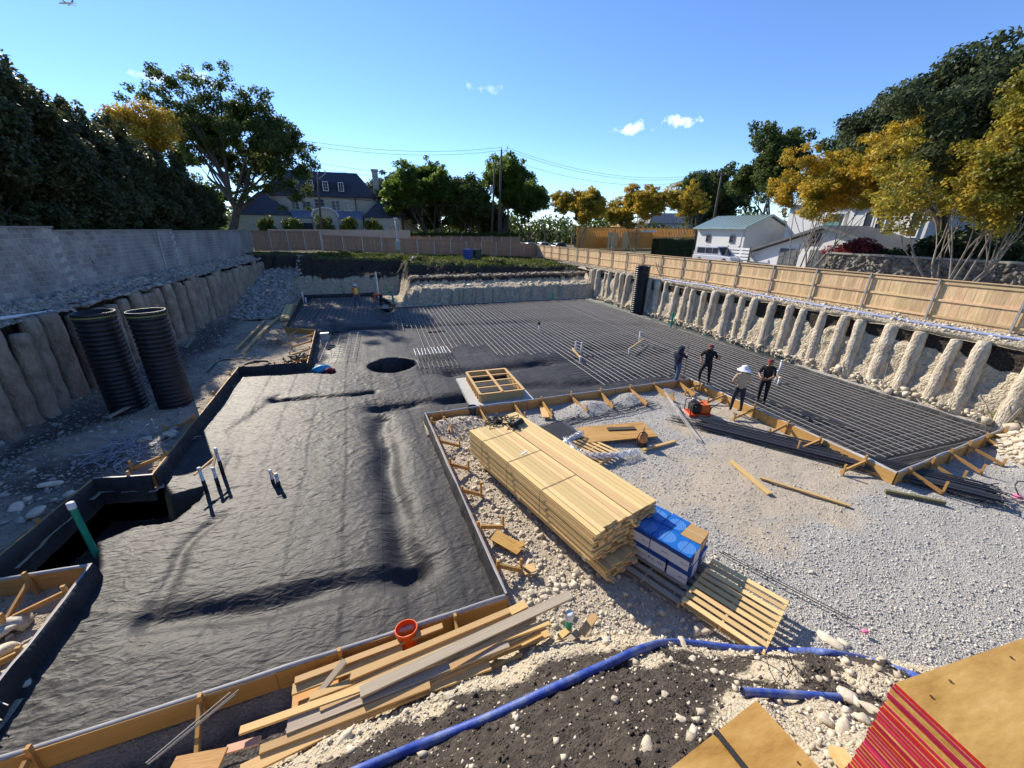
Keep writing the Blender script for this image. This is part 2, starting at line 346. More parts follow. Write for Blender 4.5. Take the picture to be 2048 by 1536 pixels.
# --- slab outline (site axes: x across the pit, y away from the camera; slab level z = 0)
FT = .34
cA, cB = G(1381, 757, FT), G(1795, 945, FT); cC = G(2004, 861, FT)
nL, nR = G(0, 1512, FT), G(1012, 1192, FT); yC = G(850, 828, FT)
SP = [(nL.x-.6, nL.y-.05), (nR.x, nR.y), (yC.x, yC.y), (cA.x, cA.y), (cB.x, cB.y), (18.95, cC.y+.1), (18.35, 33.9), (.9, 33.8), (-.9, 41.0), (-7.2, 41.2), (-6.15, 27.6), (-4.2, 26.2), (-3.7, 19.35), (-6.55, 19.6), (-6.05, 10.75), (-7.35, 10.95), (-7.5, 7.75), (-5.7, 7.65)]
E_ = 1e-6
TOE = [(-9, 2.9), (-4.5, 3.2), (-2, 3.55), (0, 3.85), (1.6, 4.05), (2.9, 3.8), (4.4, 3.15), (6.1, 2.45), (7.3, 1.85), (9, .6), (10, -1.5), (10.5, -6)]
def bank_d(x, y):
    d = pld(x, y, TOE); return np.where(inpoly(x, y, TOE+[(-9, -6)]), d, -d)
def bank_z(x, y):
    d = bank_d(x, y); n = fbm(x*.9, y*.9, 3, 4)
    z = np.where(d > 0, 1.12*d-.055*d*d, .5*d)+n*.22*sst(-.2, .6, d)+fbm(x*3.3, y*3.3, 9, 4)*.11*sst(-.2, .3, d)+fbm(x*11, y*11, 4, 3)*.035
    bump = .42*np.exp(-(((x-4.3)/1.0)**2+((y-1.75)/.55)**2))       # heap of dark soil below the stacks
    return np.minimum(z, 3.7+.1*n)-.03+bump
def limefrac(x, y, z):
    d = bank_d(x, y); n = fbm(x*.8, y*.8, 21, 4)
    f = 1-sst(.35, 1.15, d+n*.5)                                  # pale rubble along the toe and crest edge
    f = np.maximum(f, .8*sst(.25, .5, n))
    px = np.hypot((x-2.9)/.9, (y-1.1)/.6); f = np.maximum(f, 1-sst(.6, 1.1, px+n*.4))
    return f
SOIL_N = [(.045, .036, .029), (.080, .066, .053), (.135, .112, .09)]
bank_m = tmat('near_bank_soil', SOIL_N, [('lime', LIME, .9, .16, 9, 'noise')], 9, 1.0, 26, .05)
o = link('near_bank', grid('near_bank', np.arange(-8.5, 10.6, .045), np.arange(-3.2, 4.6, .045), bank_z, bank_m, mask=lambda x, y: bank_d(x, y) > -.35, attrs={'lime': limefrac})); tag(o, kind='structure')
# --- yard
def yard_z(x, y):
    z = -.02+fbm(x*.5, y*.5, 5, 3)*.05+fbm(x*3, y*3, 8, 3)*.022
    g = (np.hypot((x-18.6)/2.5, (y-4.35)/1.55)); z = z+1.0*(1-sst(.25, 1.0, g))*(1+fbm(x*1.5, y*1.5, 14, 4)*.5)
    for (px, py, r, h) in ((925, 850, .75, .25), (880, 860, .5, .2), (1180, 818, .7, .28), (1255, 800, .7, .26), (1330, 785, .5, .2)):
        c = G(px, py); z = z+h*np.exp(-(((x-c.x)/r)**2+((y-c.y)/(r*.8))**2))
    return z
def inslab(x, y): return inpoly(x, y, SP)
dirt_c = G(1560, 955); dirt2 = G(1440, 840)
def dustf(x, y, z):
    n = fbm(x*.7, y*.7, 31, 4)
    a = 1-sst(.5, 1.1, np.hypot((x-dirt_c.x)/4.6, (y-dirt_c.y)/2.2)+n*.55)
    a = np.maximum(a, .8*np.exp(-((y-6.6-.25*(x-8)+n*.5)/.35)**2)*sst(5.2, 6.5, x)*(1-sst(13, 16, x)))
    a = np.maximum(a, .8*np.exp(-((y-4.9-.25*(x-8)+n*.5)/.35)**2)*sst(6.2, 7.5, x)*(1-sst(13, 16, x)))
    b = 1-sst(.5, 1.05, np.hypot((x-dirt2.x)/2.6, (y-dirt2.y)/1.3)+n*.5)
    c = 1-sst(.2, 1.4, x-1.6-.16*(12-y)+n*1.2)                     # strip along the left form
    d = sst(.06, .22, z)*sst(15.5, 16.5, x)
    e = 1-sst(.6, 1.0, np.hypot((x-3.6)/2.1, (y-4.6)/1.6)+n*.4)
    return np.clip(np.maximum.reduce([.85*a, .9*b, c, d, e]), 0, 1)
yard_m = tmat('yard_gravel', GRAV, [('dust', DUST, .8, .22, 5, 'noise')], 7, 1.0, 30, .03, pebble=48)
o = link('gravel_yard', grid('gravel_yard', np.arange(.5, 25, .085), np.arange(-4, 13.4, .085), yard_z, yard_m, mask=lambda x, y: ~(inslab(x, y)) | (pld(x, y, SP+[SP[0]]) < .1), attrs={'dust': dustf})); tag(o, kind='structure')
# --- pit floor left and behind the slab
def floor_z(x, y):
    z = -.03+fbm(x*.6, y*.6, 41, 4)*.10+fbm(x*3, y*3, 43, 3)*.05
    z = z+.55*np.exp(-(((x+9.6)/1.5)**2+((y-10.2)/2.2)**2))+.35*np.exp(-(((x+9.6)/1.0)**2+((y-13.5)/1.5)**2))
    z = z+.28*(1-sst(0, .9, x+11.3))
    z = z-.16*np.exp(-((x+9.6-.05*(y-20))/.9)**2)*sst(15, 17, y)
    return z
floor_m = tmat('pit_floor_rubble', DUST, [('soil', [(.05, .045, .04), (.10, .09, .08), (.16, .145, .13)], .9, .3, 3, 'noise')], 6, 1.0, 16, .06)
o = link('pit_floor', grid('pit_floor', np.arange(-11.7, 1.2, .1), np.arange(1.5, 46.5, .1), floor_z, floor_m, mask=lambda x, y: (~inslab(x, y)) | (pld(x, y, SP+[SP[0]]) < .12), attrs={'soil': lambda x, y, z: .25+.6*np.exp(-((x+10.4)/.9)**2)+.6*np.exp(-(((x+8.3)/1.1)**2+((y-11.4)/1.6)**2))+.5*(1-sst(3.9, 4.4, y))+fbm(x*.5, y*.5, 55, 3)*.35})); tag(o, kind='structure')
# --- far banks: terraces of dark soil over limestone
def ztop(x): return 3.75-(x+12)*(1.3/32)
def far_z(x, y):
    n = fbm(x*.7, y*.7, 61, 4); n2 = fbm(x*3.1, y*3.1, 67, 3); zt = ztop(x)
    yy = y+n*.7+n2*.25
    right = 1.32*sst(34.7, 35.15, y+n2*.28+n*.18+fbm(x*5, y*.3, 63, 3)*.12)+.16*sst(35.2, 37.2, yy)+.52*sst(37.4, 37.9, yy)+.1*sst(38, 39.8, yy)+(zt-2.1)*sst(40.0, 41.3, yy)
    left = 1.75*sst(43.2, 43.6, y+n2*.12)+.2*sst(43.6, 44.4, yy)+(zt-1.95)*sst(44.6, 46.2, yy)
    ramp = 2.2*np.clip((y-33)/13, 0, 1)**1.1+(zt-2.2)*sst(46.3, 47.3, yy)
    s = sst(.9-.1, 2.2, x-.62-(41-y)*.10*0+n*.35); z = left*(1-s)+right*s
    s2 = sst(-8.3, -7.4, x+n*.2); z = ramp*(1-s2)+z*s2
    return z-.03+n*.10*sst(.2, 1, z)+n2*.08+fbm(x*7, y*7, 69, 3)*.04*sst(.2, .6, z)
def fsoil(x, y, z):
    zt = ztop(x); n = fbm(x*1.1, y*1.1, 71, 4); s2 = sst(-8.3, -7.4, x)
    r = np.where(x > .9, sst(1.5, 1.62, z+n*.1), sst(1.62, 1.75, z+n*.25))
    terr = (x > .9)*np.maximum(np.exp(-((y+fbm(x*.7, y*.7, 61, 4)*.45-37.2)/.35)**2), .7*np.exp(-((y+fbm(x*.7, y*.7, 61, 4)*.45-39.0)/.5)**2)); r = r-terr*.9
    rm = sst(2.1, 2.4, z)
    return np.clip(r*s2+rm*(1-s2), 0, 1)
def fgrass(x, y, z): return np.clip(.35+1.0*sst(-.4, -.05, z-ztop(x))*(1-.75*sst(14, 21, x))+fbm(x*.5, y*.5, 83, 3)*.25-.45*(x < -6.5)-.35, 0, 1)
FLIME = [(.32, .265, .18), (.48, .41, .295), (.62, .54, .405)]  # limestone toned darker and browner, shade of the far faces put into the colour
far_m = tmat('far_bank_earth', FLIME, [('soil', SOIL, .9, .2, 4, 'noise'), ('grass', GRASSC, .5, .2, 4, 'noise')], 5, 1.0, 10, .08)
o = link('far_bank', grid('far_bank', np.arange(-13.0, 24.4, .15), np.arange(32.5, 61, .15), far_z, far_m, mask=lambda x, y: ~((y < 34.3) & (x > -6.9) & (x < 19.3)) & ~((x < -.7) & (x > -7.3) & (y < 41.4)), attrs={'soil': fsoil, 'grass': fgrass})); tag(o, kind='structure')
# --- right pit wall
def wall_face(name, x0, side, ys, zs, batter, xf, m, attrs):
    Yg, Zg = np.meshgrid(ys, zs); Xg = x0-side*xf(Yg, Zg)-side*batter*(1-Zg/zs[-1]); nx, ny = len(ys), len(zs)
    i = np.arange(nx*ny).reshape(ny, nx); F = np.stack([i[:-1, :-1], i[:-1, 1:], i[1:, 1:], i[1:, :-1]], -1).reshape(-1, 4)
    if side < 0: F = F[:, ::-1]
    me = npmesh(name, np.stack([Xg, Yg, Zg], -1).reshape(-1, 3), F, m, True, {k: f(Yg, Zg) for k, f in attrs.items()})
    return tag(link(name, me), kind='structure')
rface_m = tmat('limestone_face', LIME, [('soil', SOIL, .35, .12, 5, 'noise'), ('moss', [(.10, .11, .02), (.2, .2, .06)], .4, .1, 5, 'noise')], 5, 1.0, 9, .10)
def rxf(y, z):
    n = fbm(y*1.3, z*1.3, 91, 4); cl = np.abs(fbm(y*3.0, z*3.6, 95, 3)); s = sst(1.85, 2.1, z+fbm(y*1.6, z*0+1, 93, 3)*.35)
    return .12*n+.12*cl*(1-s)+(.16*(1-sst(.0, 1.0, z)))*(.5+fbm(y*.9, z*.6, 97, 3))-.06*s+.16*sst(2.52, 2.72, z)
right_wall = wall_face('pit_wall_right', 19.97, 1, np.arange(-4, 37.2, .085), np.linspace(-.1, 2.78, 38), .16, rxf, rface_m,
    {'soil': lambda y, z: sst(1.94, 2.10, z+fbm(y*1.6, y*0+1, 93, 3)*.45)*(1-sst(2.56, 2.66, z)), 'moss': lambda y, z: .62*np.exp(-(((y-6.2)/.8)**2+((z-.35)/.4)**2))+.5*np.exp(-(((y-11.5)/.9)**2+((z-.25)/.3)**2))})
lface_m = tmat('left_face_earth', [(.17, .135, .10), (.26, .21, .155), (.34, .28, .21)], [('soil', SOIL, .5, .15, 4, 'noise')], 5, 1.0, 9, .10)
left_wall = wall_face('pit_wall_left', -11.75, -1, np.arange(5, 47, .1), np.linspace(-.2, 3.35, 34), .3, lambda y, z: .12*fbm(y*1.4, z*1.4, 101, 4)-.1*sst(1.9, 2.3, z), lface_m,
    {'soil': lambda y, z: .62*sst(1.9, 2.4, z+fbm(y*1.0, z*.3, 105, 3)*.9)})
def pier_mesh(seed, m, h, r, amp=.12):
    rng = np.random.default_rng(seed); n, k = 16, 24; V = []; 
    dx = rng.uniform(-.04, .04); 
    for i in range(k):
        z = h*i/(k-1); t = i/(k-1); rr = r*(1.15-.22*t+.02*rng.normal()+amp*.25*math.sin(i*.9+seed)); rr *= (1-.12*max(0, (t-.92)/.08)**2)
        for j in range(n):
            a = 2*math.pi*j/n; q = rr*(1+amp*float(fbm(np.array(abs(a-math.pi)*1.6), np.array(z*2.6+seed), seed, 3))); V.append((q*math.cos(a)+dx*t, q*math.sin(a), z))
    F = [(i*n+j, i*n+(j+1) % n, (i+1)*n+(j+1) % n, (i+1)*n+j) for i in range(k-1) for j in range(n)]
    me = bpy.data.meshes.new('pier'); me.from_pydata(V+[(dx, 0, h*1.01)], [], F+[((k-1)*n+j, (k-1)*n+(j+1) % n, k*n) for j in range(n)]); me.materials.append(m)
    me.polygons.foreach_set('use_smooth', [True]*len(me.polygons)); return me
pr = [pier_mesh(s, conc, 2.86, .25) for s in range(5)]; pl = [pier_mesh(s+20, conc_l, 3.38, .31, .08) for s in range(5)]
for i, y in enumerate(np.arange(4.4, 37, .96)):
    o = link('pier', pr[i % 5], right_wall); o.location = (19.89+random.uniform(-.08, .06), y+random.uniform(-.2, .2), -.12); o.rotation_euler = (random.uniform(-.05, .05), .03+random.uniform(-.04, .03), random.uniform(-.4, .4)); wsc = random.uniform(.78, 1.12); o.scale = (wsc, wsc, random.uniform(.93, 1.0))
for i, y in enumerate(np.arange(11.2, 46.8, .86)):
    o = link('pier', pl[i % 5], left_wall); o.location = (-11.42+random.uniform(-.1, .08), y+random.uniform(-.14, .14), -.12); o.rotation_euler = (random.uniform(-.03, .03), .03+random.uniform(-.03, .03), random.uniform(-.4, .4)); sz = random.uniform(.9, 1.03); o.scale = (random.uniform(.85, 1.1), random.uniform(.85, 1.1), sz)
# --- ledges behind the piers
ledge_m = tmat('ledge_debris', DUST, [('soil', [(.10, .085, .065), (.17, .15, .12)], .7, .25, 3, 'noise')], 8, 1.0, 20, .05)
def rled(x, y): return 2.74-.12*sst(12, 34, y)+.06*sst(20.4, 21.8, x)+fbm(x*1.5, y*1.5, 111, 4)*.07+.16*(sst(19.85, 20.35, x)-1)
o = link('ledge_right', grid('ledge_right', np.arange(19.9, 24.2, .1), np.arange(-5, 39, .1), rled, ledge_m, attrs={'soil': lambda x, y, z: .2+.2*fbm(x, y, 5, 3)})); tag(o, kind='structure')
def lled(x, y): return 3.25+.32*sst(-11.6, -12.4, x)+fbm(x*1.7, y*1.7, 113, 4)*.16
o = link('ledge_left', grid('ledge_left', np.arange(-12.9, -11.25, .1), np.arange(5, 48.5, .1), lled, ledge_m, attrs={'soil': lambda x, y, z: .35+.3*fbm(x, y, 6, 3)})); tag(o, kind='structure')
# --- ground outside the site, one sheet to the horizon with the pit left open
gm = tmat('outside_ground', [(.10, .095, .06), (.15, .14, .08), (.2, .18, .12)], [], .6, .5, 3, .05)
b = MB(); X0, X1, Y0, Y1 = -12.7, 24.0, -4.9, 60.6; BIG = 3000
def gz(x): return 3.6 if x < 0 else 2.2
b.add([(-BIG, -BIG, 3.4), (BIG, -BIG, 2.2), (BIG, BIG, 2.4), (-BIG, BIG, 3.6), (X0, Y0, 3.4), (X1, Y0, 2.2), (X1, Y1, 2.25), (X0, Y1, 3.6)], [(0, 1, 5, 4), (1, 2, 6, 5), (2, 3, 7, 6), (3, 0, 4, 7)])
tag(b.build('ground', gm), kind='structure')
b = MB(); b.add([(24.6, -5, 2.26), (29.0, -5, 2.26), (29.0, 140, 2.36), (24.6, 140, 2.36)], [(0, 1, 2, 3)])
tag(b.build('alley_road', mat('alley_concrete', [(.30, .29, .27), (.38, .37, .35)], 2, .9, .3, 20, coords='World')), kind='structure')
# ------------------------------------------------------------------ vapour barrier sheet over the slab area
TR = [((G(760, 840), G(768, 900), G(795, 1000), G(822, 1135)), .42, .30), ((G(290, 1250), G(420, 1222), G(560, 1200), G(700, 1165), G(828, 1135)), .32, .22), ((G(545, 798), G(650, 793), G(745, 782)), .22, .20),
      ((G(752, 815), G(850, 805), G(945, 790)), .40, .38), ((G(690, 657), G(900, 648), G(1100, 640), G(1330, 650)), .5, .35), ((G(905, 745), G(1100, 722), G(1340, 700)), .55, .28), ((G(1040, 772), G(1200, 765), G(1350, 742)), .5, .22),
      ((G(432, 1040), G(385, 1075), G(345, 1140), G(300, 1230)), .18, .07), ((G(420, 985), G(330, 1000), G(230, 1050)), .5, .0), ((G(660, 640), G(650, 720)), .5, .25), ((G(1170, 692), G(1265, 690)), .7, .5), ((G(775, 612), G(770, 640)), .5, .4), ((G(455, 935), G(470, 860), G(560, 790)), .3, .07)]
BAY = [G(-80, 1160), G(190, 972), G(322, 962), G(345, 988), G(412, 972), G(402, 1000), G(352, 1042), G(285, 1050), G(192, 1088), G(190, 1150), G(-60, 1210)]
HOLE = G(785, 730); SUMP = G(668, 664)
def sheet_z(x, y):
    n = fbm(x*.5, y*.5, 201, 3); z = n*.03
    wob = fbm(x*1.0, y*1.0, 203, 2)*.14
    for pts, wd, dp in TR:
        if dp == 0: continue
        d = pld(x+wob, y+wob, pts); z = z-dp*(.7*np.exp(-(d/wd)**2)+.3*(1-sst(wd*.2, wd*1.0, d)))*(.75+.5*fbm(x*.8, y*.8, 205, 2))
    # creases: mostly across the sheet, finer where it is slack
    u = x*1.5+fbm(x*.8, y*.8, 211, 3)*1.0; v = y*4.2+fbm(x*.7, y*.7, 213, 3)*1.6-x*.5
    us = (x+.05*y)/1.05+fbm(x*.2, y*.25, 233, 2)*.10; fu = us-np.floor(us); z = z+.009*fu*(1-sst(.965, 1.0, fu)); ug = y/2.6+fbm(x*.25, y*.2, 235, 2)*.6; fg = ug-np.floor(ug); z = z+.016*np.exp(-((fg-.5)/.02)**2)
    near = 1-sst(14, 24, y)
    r1 = 1-np.abs(fbm(u, v, 221, 3)); r2 = 1-np.abs(fbm(u*2.3+9, v*1.9, 223, 3)); r3 = 1-np.abs(fbm(x*3.4, y*3.1, 227, 3))
    z = z+(.020*r1**12*np.clip(.5+1.5*fbm(x*.4, y*.4, 231, 2), .1, 1.2)+.012*r2**12+.003*r3**10)*(.45+.55*near)+fbm(x*5, y*9, 229, 3)*.003
    pz_ = np.array([q[:2] for q in BAY]); ins = inpoly(x+wob*.5, y+wob*.5, [tuple(q) for q in pz_]); db = pld(x+wob*.5, y+wob*.5, [tuple(q) for q in pz_]+[tuple(pz_[0])]); z = np.where(ins, z-1.0*sst(0, .16, db), z)
    d = np.hypot(x-HOLE.x, (y-HOLE.y)*1.0)+wob*.8; z = z-1.7*(1-sst(.95, 1.15, d))+.02*np.exp(-((d-1.3)/.25)**2)
    d = np.hypot((x-SUMP.x)/1.0, (y-SUMP.y)/.9)+wob; z = z-.35*(1-sst(.6, 1.0, d))
    return z
m = bpy.data.materials.new('vapour_barrier'); m.use_nodes = True; MATS['vapour_barrier'] = m
nt = m.node_tree; N = nt.nodes; L = nt.links; b = N['Principled BSDF']
g = N.new('ShaderNodeNewGeometry'); pos = g.outputs['Position']
def nz_(s, sc=(1, 1, 1), d=6, r=.6):
    mp = N.new('ShaderNodeMapping'); mp.inputs['Scale'].default_value = sc; L.new(pos, mp.inputs['Vector']); t = N.new('ShaderNodeTexNoise'); t.inputs['Scale'].default_value = s; t.inputs['Detail'].default_value = d; t.inputs['Roughness'].default_value = r; t.inputs['Distortion'].default_value = .6; L.new(mp.outputs[0], t.inputs['Vector']); return t.outputs['Fac']
cr = N.new('ShaderNodeValToRGB'); L.new(nz_(1.6), cr.inputs[0]); cr.color_ramp.elements[0].position = .3; cr.color_ramp.elements[0].color = (.026, .026, .0275, 1); cr.color_ramp.elements[1].position = .7; cr.color_ramp.elements[1].color = (.052, .051, .050, 1)
# welded seams every 0.9 m
mp = N.new('ShaderNodeSeparateXYZ'); L.new(pos, mp.inputs[0])
def mth(op, a, b2=None):
    n = N.new('ShaderNodeMath'); n.operation = op
    for i, v in enumerate((a, b2)):
        if v is None: continue
        if isinstance(v, (int, float)): n.inputs[i].default_value = v
        else: L.new(v, n.inputs[i])
    return n.outputs[0]
sx = mth('FRACT', mth('ADD', mth('DIVIDE', mp.outputs[0], .92), mth('MULTIPLY', nz_(.5), .25)))
seam = mth('LESS_THAN', mth('ABSOLUTE', mth('SUBTRACT', sx, .5)), .014)
seamr = mth('MULTIPLY', seam, mth('LESS_THAN', nz_(1.1, (1, .25, 1)), .62))
mx = N.new('ShaderNodeMix'); mx.data_type = 'RGBA'; L.new(mth('MULTIPLY', seamr, .7), mx.inputs['Factor']); L.new(cr.outputs[0], mx.inputs[6]); mx.inputs[7].default_value = (.02, .02, .021, 1); dmr = N.new('ShaderNodeMapRange'); dmr.inputs[1].default_value = .56; dmr.inputs[2].default_value = .85; dmr.inputs[4].default_value = .42; L.new(nz_(.9, (1, 1, 1), 9, .72), dmr.inputs[0]); md_ = N.new('ShaderNodeMix'); md_.data_type = 'RGBA'; L.new(dmr.outputs[0], md_.inputs['Factor']); L.new(mx.outputs[2], md_.inputs[6]); md_.inputs[7].default_value = (.17, .155, .13, 1); L.new(md_.outputs[2], b.inputs['Base Color'])
b.inputs['Roughness'].default_value = .58; b.inputs['Specular IOR Level'].default_value = .25
h = mth('ADD', mth('ADD', mth('MULTIPLY', nz_(2.6, (1, 2.2, 1), 2), .008), mth('MULTIPLY', nz_(11, (1, 2.0, 1), 2), .0018)), mth('MULTIPLY', seamr, .012))
rid = mth('ADD', mth('MULTIPLY', mth('ABSOLUTE', mth('SUBTRACT', nz_(2.8, (1, 2.6, 1), 1.5, .45), .5)), -.044), mth('MULTIPLY', mth('ABSOLUTE', mth('SUBTRACT', nz_(7.5, (1, 1.8, 1), 1.5, .45), .5)), -.014))
bp = N.new('ShaderNodeBump'); bp.inputs['Strength'].default_value = .8; bp.inputs['Distance'].default_value = 1.0; L.new(mth('ADD', h, rid), bp.inputs['Height']); L.new(bp.outputs[0], b.inputs['Normal'])
barrier = m
def shrink_in(x, y): return inslab(x, y)
sheet = link('membrane_near', grid('membrane_near', np.arange(-7.7, 2.0, .045), np.arange(4.3, 20.0, .045), sheet_z, barrier, mask=lambda x, y: inslab(x, y)))
sheet.name = 'vapour_barrier'
tag(sheet, 'wrinkled black plastic sheeting covering the slab ground inside the forms', 'plastic sheet')
yr = np.arange(4.3, 20.0, .045)[-1]
s2 = link('sheet_section', grid('sheet_far', np.arange(-7.4, 19.5, .10), np.arange(yr, 41.4, .10), sheet_z, barrier, mask=inslab), sheet)
xr = np.arange(-7.7, 2.0, .045)[-1]
s3 = link('sheet_section', grid('sheet_right', np.arange(xr, 19.5, .10), np.append(np.arange(5.0, yr, .10), yr), sheet_z, barrier, mask=inslab), sheet)
# upstand of the sheet against the inside of the forms
und = mat('sheet_underside', [(.34, .34, .34), (.46, .45, .44)], 3, .5, .2, 10, coords='World')
def upstand(p, q, h=FT, seed=0, lap=True, zlow=-.35, amp=.05):
    p, q = Vector((*p, 0)), Vector((*q, 0)); t = (q-p).normalized(); nrm = Vector((-t.y, t.x, 0)); n = max(3, int((q-p).length/.09)); V = []; V2 = []
    for i in range(n+1):
        s = (q-p).length*i/n; c = p+t*s; wv = float(fbm(np.array(s*.9), np.array(seed*3.1), 300+seed, 3)); w2 = float(fbm(np.array(s*3), np.array(seed*1.7), 310+seed, 2))
        top = h+.02+amp*max(wv, -.2)
        V += [c+nrm*(.10+.05*w2)+Vector((0, 0, zlow)), c+nrm*(.07+.03*w2)+Vector((0, 0, h*.5)), c+nrm*(.035+.02*w2)+Vector((0, 0, h)), c+nrm*(.012)+Vector((0, 0, top))]
        V2 += [c+nrm*.014+Vector((0, 0, top+.004)), c-nrm*(.025)+Vector((0, 0, top+.006)), c-nrm*(.05)+Vector((0, 0, top-.035-.05*max(0, wv)))]
    F = [(i*4+k, (i+1)*4+k, (i+1)*4+k+1, i*4+k+1) for i in range(n) for k in range(3)]
    link('upstand', npmesh('upstand', V, F, barrier), sheet)
    if lap: link('folded_edge', npmesh('folded_edge', V2, [(i*3+k, (i+1)*3+k, (i+1)*3+k+1, i*3+k+1) for i in range(n) for k in range(2)], und), sheet)
for i in range(len(SP)):
    p, q = SP[i], SP[(i+1) % len(SP)]
    upstand(p, q, FT if i not in (5, 6) else .12, i, lap=(i in (0, 1, 2, 3, 4, 16, 17, 14)), amp=.07 if i in (0, 4) else .05)
# ------------------------------------------------------------------ formwork
def formrun(pts, label, stakes=1.0, braces=None, side=-1, hgt=FT+.02, name='formwork', m=form_w, brace_len=.9, skip=()):
    a = Vector((*pts[0], 0)); root = thing(name, label, 'formwork', a)
    for k in range(len(pts)-1):
        p, q = Vector((*pts[k], 0)), Vector((*pts[k+1], 0)); t = (q-p).normalized(); out = Vector((t.y, -t.x, 0)); Ln = (q-p).length
        nb = max(1, round(Ln/3.6)); 
        for i in range(nb):
            s0, s1 = Ln*i/nb+.006, Ln*(i+1)/nb-.006; j = random.uniform(-.008, .008)
            board('form_board', p+t*s0+out*(.03+j)+Vector((0, 0, hgt/2-.02)), p+t*s1+out*(.03-j)+Vector((0, 0, hgt/2-.02)), .038, hgt, m, root)
        n = max(1, int(Ln/stakes))
        for i in range(n):
            s = Ln*(i+.5)/n+random.uniform(-.1, .1); c = p+t*s+out*.085
            board('stake', c+Vector((0, 0, -.25)), c+Vector((random.uniform(-.03, .03), random.uniform(-.03, .03), hgt+random.uniform(.03, .14))), .045, .06, m, root, up=out)
            if braces and (k, i) not in skip:
                e = c+out*(brace_len*random.uniform(.85, 1.1))+t*random.uniform(-.1, .1)+Vector((0, 0, .06))
                if braces == 'fin': board('brace', c+Vector((0, 0, hgt*.62)), e+out*.15+Vector((0, 0, .03)), .036, .19, form_w, root); 
                else: board('brace', c+out*.03+Vector((0, 0, hgt*.8)), e, .045, .085, form_w, root)
                board('stake', e+t*.05+Vector((0, 0, -.25)), e+t*.05+Vector((0, 0, .24+random.uniform(-.05, .12))), .04, .05, m, root, up=out)
    return root
formrun([SP[0], SP[1]], 'near edge formwork of orange boards below the pile of loose planks', 1.55, 'kick', brace_len=.75)
formrun([SP[1], SP[2]], 'formwork along left edge of gravel yard beside the lumber bundle', 1.25, 'kick', brace_len=.55)
formrun([SP[2], SP[3]], 'formwork with fin braces between sheeting and gravel yard behind the bundle', 1.15, 'fin', brace_len=.95)
formrun([SP[3], SP[4]], 'formwork beside the plate compactor with men standing along it', 1.2, 'kick', brace_len=.8)
formrun([SP[4], SP[5]], 'short formwork at right end of rebar mat by the pale rubble mound', 1.1, 'kick', brace_len=.7)
formrun([SP[12], SP[13]], 'formwork behind the black upstand with coiled hose and twigs', 1.5)
formrun([SP[10], SP[11], SP[12]], 'stepped formwork with zigzag braces near the far plank piles', 1.6, 'kick', brace_len=1.0)
formrun([SP[9], SP[10]], 'far left formwork at edge of the pale rebar mat', 2.0)
formrun([SP[13], SP[14]], 'left formwork behind black upstand beside the two corrugated pipes', 1.8, 'kick', brace_len=.9, skip={(0, 0), (0, 1)})
formrun([SP[14], SP[15], SP[16]], 'formwork around dark sheeting bay with the tall green pipe', 2.2)
formrun([SP[16], SP[17], SP[0]], 'lower left formwork holding rocks outside the black upstand', 1.0, 'kick', brace_len=.8)
def smooth_path(pts, n=8):
    pts = [Vector(p) for p in pts]; out = []
    for i in range(len(pts)-1):
        p0, p1, p2, p3 = pts[max(i-1, 0)], pts[i], pts[i+1], pts[min(i+2, len(pts)-1)]
        for k in range(n):
            u = k/n; out.append(.5*((2*p1)+(p2-p0)*u+(2*p0-5*p1+4*p2-p3)*u*u+(3*p1-p0-3*p2+p3)*u**3))
    return out+[pts[-1]]
# ------------------------------------------------------------------ reinforcing steel
def mat_of_bars(name, label, xb, yb, loc, group=None, m=steel, r=.0105):
    root = thing(name, label, 'rebar mat', loc, group=group)
    for (x, y0, y1, z) in xb: rod('rebar', (x+random.uniform(-.03, .03), y0, z), (x+random.uniform(-.03, .03), y1, z+random.uniform(-.01, .01)), r*1.05, m, root)
    for (y, x0, x1, z) in yb: rod('rebar', (x0, y+random.uniform(-.03, .03), z), (x1, y+random.uniform(-.03, .03), z), r, m, root)
    return root
xb, yb = [], []
for x in np.arange(.4, 18.6, .29):
    if x < 5.2: xb.append((x, (20.8 if x > 1.8 else 26)+random.uniform(-.4, .6), 33.4, .125))
    elif x < cA.x+.25: xb.append((x, (18.6-(x-5)*.2 if x < 8.5 else 13.3)+random.uniform(0, .5), 33.7, .125))
    else: xb.append((x, (cA.y-(x-cA.x)*(cA.y-cB.y)/(cB.x-cA.x) if x < cB.x else cC.y)+.25, 33.7, .125))
for y in np.arange(cB.y+.4, 33.7, .29):
    if y < cA.y+.1: x0 = cA.x+(cA.y-y)*(cB.x-cA.x)/(cA.y-cB.y)+.25
    elif y < 20: x0 = 8.6-(y-13)*.25+random.uniform(-.4, .4)
    else: x0 = max(.3, 3.6-(y-20)*.32)+random.uniform(-.5, .8)
    yb.append((y, x0, 18.65-max(0, y-12)*.02, .105))
mat_of_bars('rebar_mat', 'large grid of steel rebar over black sheeting right of the sump hole', xb, yb, (cA.x, cA.y, .1))
mat_of_bars('rebar_mat', 'pale rebar grid at far left under the yellow vested worker', [(x, 30.2, 40.5, .125) for x in np.arange(-4.7, -1.0, .32)]+[(x, 28.0, 40.5, .15) for x in np.arange(-6.2, -5.0, .28)], [(y, -6.3, -1.2, .105) for y in np.arange(28.6, 40.6, .40)]+[(y, -6.2, -4.9, .14) for y in np.arange(28.2, 30.2, .4)], (-5, 30, .1))
mat_of_bars('rebar_mat', 'narrow rebar cage beside stepped formwork behind the blue bag', [(x, 20.0, 25.6, .2) for x in (-3.3, -2.75, -2.2, -1.75)], [(y, -3.45, -1.6, .185) for y in np.arange(20.4, 25.5, .36)], (-2.5, 22, .1))
